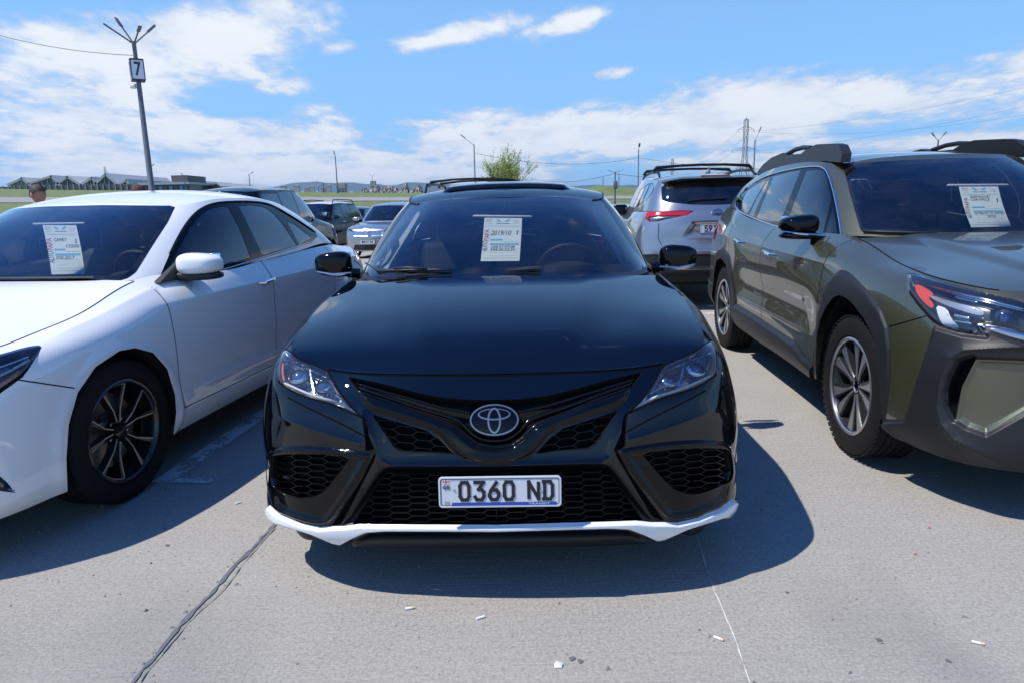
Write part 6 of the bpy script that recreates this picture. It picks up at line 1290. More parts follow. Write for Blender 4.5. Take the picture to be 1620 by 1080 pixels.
# ---------------------------------------------------------------- cars further back: one shape family, each its own proportions
def row_car(name, label, kind, front, ps, paint, L=4.6, Wd=1.85, H=1.5, bars=False, rails=False, grille='spindle', plate=None, emblem=False, wheelstyle='plain', mirror_m=None, roof_m=None, group=None):
    fx_, fy_ = front; z0 = float(lot_z(fx_, fy_)) - .015; T = thing(name, label, 'car', (fx_, fy_, z0), ps, group)
    w = Wd / 2; suv = kind == 'suv'; bl = H * (.655 if suv else .67); hd = bl - .07; gc = .24 if suv else .19; k = L / 4.85
    plan = [(0, 0), (.30 * w, .02), (.56 * w, .07), (.74 * w, .16), (.87 * w, .30), (.95 * w, .50), (.985 * w, .75), (w, .95), (w, 1.4 * k), (w, 1.9 * k), (w, 2.5 * k), (w, 3.1 * k), (w, 3.8 * k), (.96 * w, 4.3 * k), (.87 * w, L - .22), (.55 * w, L - .05), (0, L)]
    def pf(a, b, c): return [(.05, gc), (.01, gc + .06), (0, gc + .17), (0, gc + .30), (.0, gc + .43 * (a - gc) / .75 + .03), (.025, gc + (a - gc) * .78), (.07, gc + (a - gc) * .93), (b, a)]
    pr = {0: pf(hd - .13, .12, 0), 4: pf(hd - .10, .14, 0), 7: pf(hd - .02, .17, 0), 9: pf(bl, .10, 0), 12: pf(bl + .05, .12, 0), 14: pf(bl + .06, .13, 0), 16: pf(bl + .06, .12, 0)}
    ye = L - .16 if suv else L * .86; yt = L - .45 if suv else L * .73
    base = [(0, 1.25 * k, bl - .02), (.33 * w, 1.27 * k, bl - .02), (.58 * w, 1.33 * k, bl - .02), (.72 * w, 1.43 * k, bl - .02), (.81 * w, 1.56 * k, bl - .02), (.87 * w, 1.85 * k, bl - .01), (.89 * w, 2.3 * k, bl), (.89 * w, 2.8 * k, bl + .01), (.885 * w, 3.3 * k, bl + .03), (.86 * w, ye - .62, bl + .05), (.80 * w, ye - .22, bl + .06), (.64 * w, ye - .08, bl + .06), (.40 * w, ye - .02, bl + .06), (0, ye, bl + .06)]
    r0 = H - .085
    top = [(0, 2.0 * k, r0), (.28 * w, 2.01 * k, r0 - .003), (.48 * w, 2.05 * k, r0 - .014), (.59 * w, 2.12 * k, r0 - .025), (.645 * w, 2.22 * k, r0 - .02), (.67 * w, 2.4 * k, r0), (.68 * w, 2.7 * k, r0 + .01), (.68 * w, 3.0 * k, r0 + .01), (.675 * w, 3.25 * k, r0), (.66 * w, yt - .22, r0 - .02), (.60 * w, yt - .08, r0 - .045), (.48 * w, yt - .02, r0 - .04), (.32 * w, yt, r0 - .03), (0, yt + .02, r0 - .025)]
    gy = lambda t: (1 - t) * bl + t * r0
    A = [(1.72 * k, bl + .03), (2.22 * k, r0 - .05), (2.62 * k, r0 - .02), (2.66 * k, bl + .03)]; B = [(2.72 * k, bl + .03), (2.70 * k, r0 - .02), (3.1 * k, r0 - .02), (3.38 * k, r0 - .06), (3.42 * k, bl + .06)]; Cg = [(3.48 * k, bl + .07), (3.46 * k, r0 - .07), (yt - .12, r0 - .09), (ye - .55, bl + .09)]
    o = make_car(T, (fx_, fy_, ps), 1, plan, pr, base, top, .02,
        [dict(n='df', s='yz', p=[(1.45 * k, 2), (1.42 * k, gc + .1), (2.6 * k, gc + .1), (2.66 * k, 2)], u=(7, 13), m=paint, name='door'), dict(n='dr', s='yz', p=[(2.6 * k, gc + .1), (3.3 * k, gc + .1), (3.55 * k, .85), (3.6 * k, 2), (2.66 * k, 2)], u=(7, 13), m=paint, name='door'),
         dict(n='hl', s='xz', p=[(.50 * w, hd - .24), (.62 * w, hd - .20), (1.05 * w, hd - .13), (1.05 * w, hd - .05), (.80 * w, hd - .10), (.56 * w, hd - .17)], u=(1, 6), m='lens_clear', name='headlight', off=(.006, .02)),
         dict(n='gr', s='xz', p=[(0, gc + .16), (.46 * w, gc + .14), (.36 * w, hd - .36), (.43 * w, hd - .20), (0, hd - .18)] if grille == 'spindle_' else [(0, hd - .36), (.50 * w, hd - .35), (.50 * w, hd - .19), (0, hd - .18)], u=(0, 4), m='pit_black' if grille != 'spindle' else 'satin_chrome', name='grille', mode='both', off=(-.02, .02)),
         dict(n='lg', s='xz', p=[(0, gc + .03), (.55 * w, gc + .04), (.48 * w, gc + .20), (0, gc + .20)], u=(0, 4), m='matte_black', name='lower_grille', mode='both', off=(-.01, .02)),
         dict(n='tl', s='xz', p=[(.60 * w, bl - .22), (1.05 * w, bl - .24), (1.05 * w, bl - .06), (.66 * w, bl - .10)], u=(13, None), m='red_lens', name='tail_light', off=(.006, .02)),
         dict(n='arch', s='yz', p=circ(.95, gc + .12, .40), u=(3, 9)), dict(n='arch', s='yz', p=circ(3.75 * k, gc + .12, .40), u=(10, 15))],
        [dict(n='ws', s='xz', p=[(0, bl + .0), (.60 * w, bl + .005), (.71 * w, bl + .03), (.555 * w, r0 - .045), (.44 * w, r0 - .03), (0, r0 - .015)], u=(0, 5), m='windshield_glass', name='windshield', mode='both'),
         dict(n='g1', s='yz', p=A, u=(3, 11), m='side_glass', name='side_window'), dict(n='g2', s='yz', p=B, u=(3, 11), m='side_glass', name='side_window'), dict(n='g3', s='yz', p=Cg, u=(3, 11), m='privacy_glass', name='side_window'),
         dict(n='rw', s='xz', p=[(0, bl + .09), (.60 * w, bl + .09), (.50 * w, r0 - .07), (0, r0 - .05)], u=(10, None), m='privacy_glass', name='rear_window', mode='both')],
        paint, ([.12, .4, .8, 1.2, 1.45], [hd - .12, hd - .05, hd + .01, bl - .02, bl]), ([2.0 * k, 2.4 * k, 3.0 * k, yt - .4, yt + .02], [r0, H - .03, H, H - .035, r0 - .025]), ([L * .8, L * .9, L - .1], [bl + .065, bl + .07, bl + .06]), nu=(120, 84), nv=(44, 28), boot_from=13)
    V, Fc = part(o['body'], 'hl', lambda P, u, v: 0 * u - .02); mesh('lamp_bowl', V, Fc, 'lamp_chrome', T); mesh('lamp_bowl', *mirror(V, Fc), 'lamp_chrome', T)
    R = .345 if suv else .325
    b = MB(); b.box((0, L / 2, gc + .10), (Wd * .84, L * .84, .2)); b.build('underbody', 'underbody', T); arch_liner(T, [(.95, gc + .12), (3.75 * k, gc + .12)], .40, w - .36, w - .01)
    for y in (.95, 3.75 * k):
        for s in (-1, 1): wheel(T, s * (w - .13), y, R, R * .68, .215, 'plain', s, .3, 32)
    for s in (-1, 1):
        e = mirror_housing(T, s, (w * 1.08, 1.68 * k, bl + .07), (.21, .13, .13), mirror_m or paint, name='side_mirror')
        b = MB(); b.rbox((s * w * 1.07, 1.68 * k + .055, bl + .075), (.16, .01, .09), .004); b.build('mirror_glass', 'mirror', e)
        handle(o['df'][0 if s > 0 else 1], s, w - .008, 2.35 * k, bl - .10, 'chrome')
    cabin(T, [(0, 1.30 * k, bl - .03), (.45, 1.36 * k, bl - .03), (.62, 1.48 * k, bl - .03)], 2.0 * k, bl - .03, (.37, 2.0 * k, bl - .06), 'seat_black', H - .1, head=bl + .17, floor=gc + .2, half=w * .78, seat_y=2.3 * k, rear_y=3.05 * k, shelf=(3.45 * k, ye - .15, bl - .02))
    if rails or bars:
        for s in (-1, 1): b = MB(); b.tube([(s * .62 * w, 2.3 * k, r0 + .0), (s * .615 * w, 2.42 * k, H + .045), (s * .61 * w, 3.1 * k, H + .06), (s * .61 * w, yt - .35, H + .035), (s * .62 * w, yt - .2, r0 - .03)], .018, 8); b.build('roof_rail', 'satin_black', T)
    if bars:
        for y in (2.65 * k, 3.5 * k): b = MB(); b.tube([(-.69 * w, y, H + .02), (-.65 * w, y, H + .085), (-.3 * w, y, H + .115), (0, y, H + .12), (.3 * w, y, H + .115), (.65 * w, y, H + .085), (.69 * w, y, H + .02)], [.02, .02, .015, .015, .015, .02, .02], 8); b.build('cross_bar', 'satin_black', T)
    if plate:
        pl, g = plate_body(T, (0, -.03, gc + .28), .46, .11); M = Matrix.Identity(4)
        for i, v in enumerate(((1, 0, 0), (0, 0, 1), (0, -1, 0))):
            for j in range(3): M[j][i] = v[j]
        c = g(0, 0, .002); M[0][3], M[1][3], M[2][3] = c; text_mesh('plate_number', plate, .09, 'plate_black', pl, M, .36, bold=.003)
    if emblem:
        b = MB(); p = Vector((0, .018, hd - .27)); f = lambda x, z, h: (x, p.y - h, p.z + z); oval_ring(b, ell(0, 0, .072, .052, 32), .016, f, .012); b.build('emblem', 'chrome', T); b = MB(); b.tube([(-.012, 0, hd - .235), (-.022, 0, hd - .30), (.035, 0, hd - .29)], .008, 6); b.build('emblem_bar', 'chrome', T)
    if roof_m: 
        for ch in T.children:
            if ch.name.startswith('roof') and 'rail' not in ch.name: ch.data.materials[0] = MATS[roof_m]
    return T
def build_row():
    A = pi + radians(-4.5)
    row_car('suv_car', 'dark crossover parked nose away behind the white sedan', 'suv', (-4.95, 17.0), A, 'dark_paint', 4.6, 1.86, 1.92, rails=False)
    row_car('suv_car', 'grey SUV with black cross bars on its roof behind the black sedan', 'suv', (-.26, 13.4), A, 'silver_paint', 4.6, 1.86, 1.64, bars=True)
    row_car('suv_car', 'silver crossover with spindle grille and chrome emblem facing the lot lane', 'suv', (-4.30, 20.9), radians(-10), 'silver_paint', 4.7, 1.88, 1.70, plate='B017 36', emblem=True)
    row_car('suv_car', 'white SUV turned tail first behind the silver crossover', 'suv', (-5.2, 33.5), pi + radians(10), 'pearl_paint', 4.6, 1.88, 1.78, rails=True)
    row_car('suv_car', 'dark SUV with a white roof and black hood, nose toward the lane', 'suv', (-7.45, 23.2), radians(-12), 'dark_paint', 4.7, 1.92, 1.84, grille='flat', rails=True, roof_m='pearl_paint')
    row_car('sedan_car', 'navy car standing behind the white roofed SUV', 'suv', (-7.7, 30.5), radians(-8), 'navy_paint', 4.7, 1.82, 1.66, grille='flat')
    row_car('sedan_car', 'dark sedan parked beyond the white sedan beside the standing man', 'sedan', (-7.7, 9.6), radians(-60), 'navy_paint', 4.7, 1.82, 1.47, grille='flat')
    row_car('sedan_car', 'small white car far off beside the silver SUV', 'sedan', (4.35, 26.5), radians(-6), 'pearl_paint', 4.5, 1.80, 1.50, grille='flat')
    row_car('sedan_car', 'dark grey car far off under the green mound', 'sedan', (5.9, 36.0), radians(-8), 'navy_paint', 4.5, 1.80, 1.50, grille='flat')
build_silver()
build_row()
# ================================================================ surroundings
mat('grass', (.115, .150, .045), .9, noise=.6, nscale=.9, bump=.6)
mat('grass_far', (.075, .12, .035), .95, noise=.4, nscale=.05)
mat('hill', (.035, .055, .042), .95, noise=.5, nscale=.004)
mat('road_grey', (.24, .24, .235), .85, noise=.12, nscale=1.5)
mat('rubble', (.30, .27, .235), .9, noise=.5, nscale=1.6, bump=.8)
mat('concrete_grey', (.33, .32, .30), .9, noise=.2, nscale=.6)
mat('shed_roof', (.42, .42, .42), .5, noise=.15, nscale=.5)
mat('shed_glass', (.07, .085, .085), .25, noise=.4, nscale=.8)
mat('shed_wall', (.10, .10, .10), .7, noise=.3, nscale=.5)
mat('dark_glass', (.03, .035, .042), .15)
mat('bark', (.10, .075, .05), .9, noise=.3, nscale=20, bump=.5)
mat('pole_grey', (.14, .15, .165), .5, metal=.4, noise=.15, nscale=6)
mat('pole_dark', (.055, .062, .075), .5, metal=.4)
mat('lattice', (.12, .135, .15), .6, metal=.3)
mat('wire', (.03, .03, .035), .6)
mat('sign_white', (.70, .72, .74), .4)
mat('white_line', (.62, .62, .60), .8, noise=.25, nscale=26)
mat('tar', (.115, .12, .135), .75, noise=.4, nscale=30, bump=.3)
mat('chip', (.20, .195, .185), .9, noise=.4, nscale=40)
mat('butt', (.75, .74, .70), .8)
mat('butt_filter', (.62, .48, .30), .85)
mat('red_scrap', (.55, .06, .05), .7)
def leaf_mat():
    m = bpy.data.materials.new('spring_leaf'); m.use_nodes = True; nt = m.node_tree; p = nt.nodes['Principled BSDF']; g = nt.nodes.new('ShaderNodeNewGeometry'); r = nt.nodes.new('ShaderNodeValToRGB'); nt.links.new(g.outputs['Random Per Island'], r.inputs[0])
    r.color_ramp.elements[0].color = (.17, .24, .04, 1); r.color_ramp.elements[1].color = (.42, .50, .13, 1); nt.links.new(r.outputs[0], p.inputs['Base Color']); p.inputs['Roughness'].default_value = .6; p.inputs['Transmission Weight'].default_value = 0.0; p.inputs['Subsurface Weight'].default_value = 0.0
    t = nt.nodes.new('ShaderNodeBsdfTranslucent'); nt.links.new(r.outputs[0], t.inputs[0]); mx = nt.nodes.new('ShaderNodeMixShader'); mx.inputs[0].default_value = .35; o = nt.nodes['Material Output']; nt.links.new(p.outputs[0], mx.inputs[1]); nt.links.new(t.outputs[0], mx.inputs[2]); nt.links.new(mx.outputs[0], o.inputs[0]); MATS['spring_leaf'] = m
leaf_mat()
def vnoise(x, seed=0, oct_=4):
    r = np.random.default_rng(seed); out = np.zeros_like(np.asarray(x, float)); a = 1.0
    for k in range(oct_):
        ph = r.uniform(0, 1000); t = np.asarray(x) * 2 ** k + ph; i = np.floor(t).astype(int); f = t - i; f = f * f * (3 - 2 * f); h = lambda n: np.modf(np.sin(n * 127.1 + seed * 31.7 + k * 7.3) * 43758.5453)[0]; out += a * ((1 - f) * h(i) + f * h(i + 1)); a *= .5
    return out
def far_pt(px_, py_, Y): v = at_dist(px_, py_, Y); return v
def build_land():
    # the land beyond the lot: rises gently to the foot of the hills
    ys = np.r_[np.linspace(44, 130, 44), np.linspace(140, 500, 37), np.geomspace(540, 4200, 24)]; t = np.linspace(-1, 1, 140); V = []
    def land_z(x, y):
        xc_ = float(np.clip(x, -140, 90)); f = float(smooth(np.array((y - 46) / 64.0))); return -.32 + (1.64 + .0157 * 110 - .028 * xc_) * f + .010 * max(0, min(y, 900) - 110) + .14 * float(vnoise(np.array([x * .05 + y * .013]), 3)[0]) * f
    for y in ys:
        hw = 90 + y * 1.6
        for a in t: V.append((a * hw, y, land_z(a * hw, y)))
    n = len(t); Fc = [(j * n + i, j * n + i + 1, (j + 1) * n + i + 1, (j + 1) * n + i) for j in range(len(ys) - 1) for i in range(n - 1)]
    o = mesh('grass_field', V, Fc, 'grass'); o['kind'] = 'structure'
    # service road across the bank
    V = []; Fc = []
    for i, x in enumerate(np.linspace(-120, 60, 61)):
        for y in (84, 90): V.append((x, y + .02 * x, land_z(x, y + .02 * x) + .06))
        if i: Fc.append((2 * i - 2, 2 * i, 2 * i + 1, 2 * i - 1))
    r = mesh('road', V, Fc, 'road_grey'); r['kind'] = 'structure'
    # hills on the skyline
    def ridge(name, prof, Y, depth, seed, m='hill'):
        px_ = np.array([p[0] for p in prof], float); py_ = np.array([p[1] for p in prof], float); xs = np.linspace(px_[0], px_[-1], 220); h = np.interp(xs, px_, py_) + 1.2 * vnoise(xs * .05, seed); V = []; rows = 10
        for j in range(rows):
            f = j / (rows - 1)
            for x, y in zip(xs, h):
                p = far_pt(x, y, Y); c, s_ = (f, 0) ; yy = Y - depth * (1 - f); zz = p.z * (f ** 1.25) + (1 - f) * 2.0 + (float(vnoise(np.array([x * .09 + j * 3.1]), seed + j)[0])) * Y * .003 * sin(pi * f); V.append((p.x * yy / Y, yy, zz))
        for x, y in zip(xs, h): p = far_pt(x, y, Y); V.append((p.x * 1.15, Y + depth, 0.0))
        n = len(xs); Fc = [(j * n + i, j * n + i + 1, (j + 1) * n + i + 1, (j + 1) * n + i) for j in range(rows) for i in range(n - 1)]; o = mesh(name, V, Fc, m); o['kind'] = 'structure'
    ridge('hills', [(-900, 306), (-300, 305), (0, 309), (200, 308), (340, 302), (400, 300), (430, 296), (470, 290), (500, 287.5), (520, 290), (545, 288.5), (580, 292), (620, 293), (660, 289), (700, 290), (780, 297), (860, 299), (940, 293), (1000, 294), (1080, 297), (1200, 300), (1500, 296), (2200, 292)], 3800, 900, 5)
    ridge('hills', [(-900, 312), (0, 312), (420, 309), (560, 305), (640, 303), (700, 303), (800, 305), (900, 302), (960, 299), (1020, 300), (1100, 303), (1300, 304), (2200, 302)], 2600, 700, 11)
    # green mound to the right
    V = []; nx, ny = 50, 24; c = far_pt(990, 305, 120); ZT = far_pt(965, 293, 120).z
    for j in range(ny + 1):
        for i in range(nx + 1):
            a = -1 + 2 * i / nx; b = -1 + 2 * j / ny; x = c.x + a * 10; y = 120 + b * 12; sk = float(np.interp(a, [-1, -.72, -.55, -.35, -.1, .2, .6, 1], [0, .55, .86, 1, .80, .55, .30, 0])) * max(0, 1 - b * b) ** .7; lz = land_z(x, y)
            V.append((x, y, lz - .3 + (ZT - lz + .3) * sk + .10 * float(vnoise(np.array([x * .55 + y * .23]), 9)[0]) * float(sk > 0)))
    o = mesh('mound', V, [(j * (nx + 1) + i, j * (nx + 1) + i + 1, (j + 1) * (nx + 1) + i + 1, (j + 1) * (nx + 1) + i) for j in range(ny) for i in range(nx)], 'grass'); o['kind'] = 'structure'
    return land_z
LAND_Z = build_land()
def build_buildings():
    # row of saw-tooth sheds
    Y = 150.0; sheds = [(17, 294, 37, 285, 49, 294.5, 'low'), (50, 292, 83, 281.5, 95, 294, ''), (93, 293.5, 109, 282.5, 131, 295.5, ''), (130, 295.5, 147, 284, 155, 295.5, ''), (153, 294, 169, 278.5, 189, 296, 'tallest'), (187, 296, 202, 287.5, 205, 297, 'narrow')]
    lab = ['tan gabled shed with the lowest roof at the end of the row', 'wide grey gabled shed with a long left slope next to the tan one', 'grey gabled shed with a long right slope in the middle of the row', 'small steep grey shed squeezed beside the tallest gable', 'tallest grey gabled shed of the saw-tooth row', 'narrow half gabled shed closing the saw-tooth row']
    for i, (x0, y0, xp, yp, x1, y1, k) in enumerate(sheds):
        a = far_pt(x0, y0, Y); p = far_pt(xp, yp, Y); b = far_pt(x1, y1, Y); zb = LAND_Z(a.x, Y) - .5; T = thing('gabled_shed', lab[i], 'shed', (a.x, Y, zb), 0, 'saw-tooth sheds'); q = lambda v: (v.x - a.x, 0, v.z - zb); A, Pk, B = q(a), q(p), q(b); dpt = 26
        m = MB(); m.add([(A[0], 0, 0), (B[0], 0, 0), B, Pk, A, (A[0], dpt, 0), (B[0], dpt, 0), (B[0], dpt, B[2]), (Pk[0], dpt, Pk[2]), (A[0], dpt, A[2])], [(0, 1, 2, 3, 4), (9, 8, 7, 6, 5), (0, 4, 9, 5), (1, 6, 7, 2)]); m.build('wall', 'rubble' if i == 0 else 'shed_glass', T, flat=True)
        for (s, e) in ((A, Pk), (Pk, B)):
            m = MB(); d = Vector((e[0] - s[0], 0, e[2] - s[2])).normalized(); nrm = Vector((-d.z, 0, d.x)); s2 = Vector(s) - d * .3; e2 = Vector(e) + d * .3; m.add([s2 + Vector((0, -.6, 0)), e2 + Vector((0, -.6, 0)), e2 + nrm * .45 + Vector((0, -.6, 0)), s2 + nrm * .45 + Vector((0, -.6, 0)), s2 + Vector((0, dpt, 0)), e2 + Vector((0, dpt, 0)), e2 + nrm * .45 + Vector((0, dpt, 0)), s2 + nrm * .45 + Vector((0, dpt, 0))], [(0, 1, 2, 3), (5, 4, 7, 6), (3, 2, 6, 7), (1, 0, 4, 5), (0, 3, 7, 4), (2, 1, 5, 6)]); m.build('roof', 'shed_roof', T, flat=True)
        for k2 in range(1, 5):
            xx = A[0] + (B[0] - A[0]) * k2 / 5; top = min(A[2] + (Pk[2] - A[2]) * (xx - A[0]) / max(Pk[0] - A[0], .01) if xx < Pk[0] else B[2] + (Pk[2] - B[2]) * (B[0] - xx) / max(B[0] - Pk[0], .01), Pk[2]); m = MB(); m.box((xx, -.12, top / 2), (.14, .16, top)); m.build('mullion', 'shed_roof', T)
    # long screen wall in front of the sheds
    a = far_pt(-60, 297.5, 140); b = far_pt(212, 298.5, 140); zb = LAND_Z(-100, 140) - .5; T = thing('fence', 'dark fence with pale posts running before the sheds', 'fence', (a.x, 140, zb)); fh = max(1.2, a.z - zb); m = MB(); m.box(((b.x - a.x) / 2, 0, fh / 2), (b.x - a.x, .3, fh)); m.build('panel', 'shed_wall', T)
    for k in range(30): m = MB(); m.box(((b.x - a.x) * k / 29, -.25, fh / 2 + .1), (.16, .16, fh + .2)); m.build('post', 'concrete_grey', T)
    # glazed block and its neighbours
    Y = 130; x0 = far_pt(226, 300, Y); x1 = far_pt(300, 300, Y); zt = far_pt(250, 293, Y).z; zb = LAND_Z(x0.x, Y) - .5; wd = x1.x - x0.x; T = thing('glass_building', 'low dark glazed building with a stepped roof behind the tall lamp', 'building', (x0.x, Y, zb)); hgt = zt - zb
    m = MB(); m.box((wd / 2, 6, hgt / 2), (wd, 12, hgt)); m.build('wall', 'dark_glass', T, flat=True); m = MB(); m.box((wd / 2, 5.6, hgt + .2), (wd + .8, 13, .4)); m.build('roof', 'shed_roof', T, flat=True); m = MB(); m.box((wd * .75, 5, hgt + 1.0), (wd * .34, 8, 1.4)); m.build('roof_storey', 'shed_wall', T, flat=True)
    for k in range(9): m = MB(); m.box((wd * (k + .5) / 9, -.08, hgt * .5), (wd / 9 * .72, .12, hgt * .7)); m.build('window', 'lamp_blue' if k % 2 else 'shed_glass', T, flat=True)
    for i, (xa, xp, xb, yp, yb, lb) in enumerate([(299, 304, 312, 288, 296, 'small grey gable beside the dark glazed building'), (312, 343, 352, 291.5, 297.5, 'long grey roofed hall with a gable end beyond the glazed building')]):
        a = far_pt(xa, yb, 140); p = far_pt(xp, yp, 140); b = far_pt(xb, yb, 140); zb = LAND_Z(a.x, 140) - .5; T = thing('hall', lb, 'building', (a.x, 140, zb)); q = lambda v: (v.x - a.x, v.z - zb); A, Pk, B = q(a), q(p), q(b)
        m = MB(); m.prism([(A[0], 0), (B[0], 0), B, Pk, A], 0, 20, lambda x, z, h: (x, h, z)); m.build('wall', 'shed_wall', T, flat=True)
        for s, e in ((A, Pk), (Pk, B)): m = MB(); m.prism([s, e, (e[0], e[1] + .35), (s[0], s[1] + .35)], -.4, 20, lambda x, z, h: (x, h, z)); m.build('roof', 'shed_roof', T, flat=True)
    # stone wall with posts
    Y = 190; a = far_pt(562, 304, Y); b = far_pt(668, 303, Y); V = []; Fc = []; n = 90; zb = LAND_Z(a.x, Y) - 2; tz = far_pt(600, 298.5, Y).z
    T = thing('stone_wall', 'long pale rubble wall on the grass bank', 'wall', (a.x, Y, zb))
    for i in range(n + 1):
        x = (b.x - a.x) * i / n; h = (tz - zb) + 1.1 * float(vnoise(np.array([i * .23]), 4)[0])
        if i < 12: h -= (12 - i) * .12
        for j in range(9): f = j / 8; V.append((x, -.5 * float(vnoise(np.array([i * .9 + j * 5.7]), 8)[0]) - (1 - f) * 2.2, h * f))
    Fc = [(9 * i + j, 9 * i + 9 + j, 9 * i + 10 + j, 9 * i + 1 + j) for i in range(n) for j in range(8)]; V2 = [(x, 2.5, z) for x, y, z in V]; k = len(V); Fc += [(8 + 9 * i, 17 + 9 * i, k + 17 + 9 * i, k + 8 + 9 * i) for i in range(n)] + [tuple(reversed([k + v for v in f])) for f in Fc[:n * 8]]; mesh('wall_face', V + V2, Fc, 'rubble', T, flat=True)
    for k in range(26): m = MB(); m.tube([((b.x - a.x) * k / 25, -3, 0), ((b.x - a.x) * k / 25, -3, (tz - zb) * .85)], .05, 5); m.build('post', 'sign_white', T)
    # concrete towers
    for (xa, xb, yt, Y, lb) in ((531.5, 546, 293, 260, 'squat concrete tower standing left of the rubble wall'), (585.5, 593.5, 289, 240, 'slim concrete tower rising behind the rubble wall')):
        a = far_pt(xa, yt, Y); b = far_pt(xb, yt, Y); zb = 2.0; w_ = b.x - a.x; h = a.z - zb; T = thing('concrete_tower', lb, 'tower', ((a.x + b.x) / 2, Y, zb)); m = MB(); m.box((0, w_ / 2, h / 2 - .2), (w_ * .86, w_, h)); m.build('shaft', 'concrete_grey', T, flat=True); m = MB(); m.box((0, w_ / 2, h - .4), (w_, w_ * 1.15, h * .22)); m.build('crown', 'concrete_grey', T, flat=True)
        for k in (-1, 1): m = MB(); m.box((k * w_ * .2, -.06, h * .55), (w_ * .14, .1, h * .3)); m.build('window', 'dark_glass', T, flat=True)
    # scattered far houses
    lb2 = ['white', 'cream', 'grey']; 
    for k in range(16):
        xx = [432, 441, 449, 456, 463, 470, 478, 486, 494, 503, 512, 520, 556, 1016, 700, 860][k]; Y = 620 + (k * 37) % 160; c = far_pt(xx, 303 - .3 * (k % 4), Y); s = 2.2 + (k * 7) % 3 * .6; zb = c.z - 5; T = thing('far_house', 'tiny pale house at the foot of the distant hills', 'house', (c.x, Y, zb), 0, 'houses at the foot of the hills'); m = MB(); m.box((0, 0, (c.z - zb) / 2 + 1 + k % 3), (s * 1.6, s, c.z - zb + 2 * (k % 3))); m.build('wall', ['sign_white', 'rubble', 'concrete_grey'][k % 3], T, flat=True); m = MB(); hh = c.z - zb + 2 * (k % 3) + 0.5; m.prism([(-s * .9, 0), (s * .9, 0), (0, s * .35)], -s * .55, s * .55, lambda x, z, h: (x, h, hh + z)); m.build('roof', 'shed_roof', T, flat=True)
build_buildings()
def pole(name, label, base, h, r0, r1, arms, m='pole_grey', extra=None, group=None):
    T = thing(name, label, 'lamp post' if 'lamp' in name else 'pole', base, 0, group); b = MB(); b.tube([(0, 0, -.3), (0, 0, h * .22), (0, 0, h * .225), (0, 0, h)], [r0, r0, r0 * .8, r1], 10); b.build('mast', m, T)
    for (dx_, dy_, dz_, L) in arms:
        a = Vector((0, 0, h - .1)); e = Vector((dx_, dy_, h + dz_)); b = MB(); b.tube([a, a + (e - a) * .9], r1 * .42, 6); b.build('arm', m, T); d = (e - a).normalized(); b = MB(); q = d.to_track_quat('X', 'Z').to_matrix(); b.rbox(e + d * L * .2, (L, L * .42, L * .14), L * .05, q, 2); b.build('lamp_head', m, T)
    return T
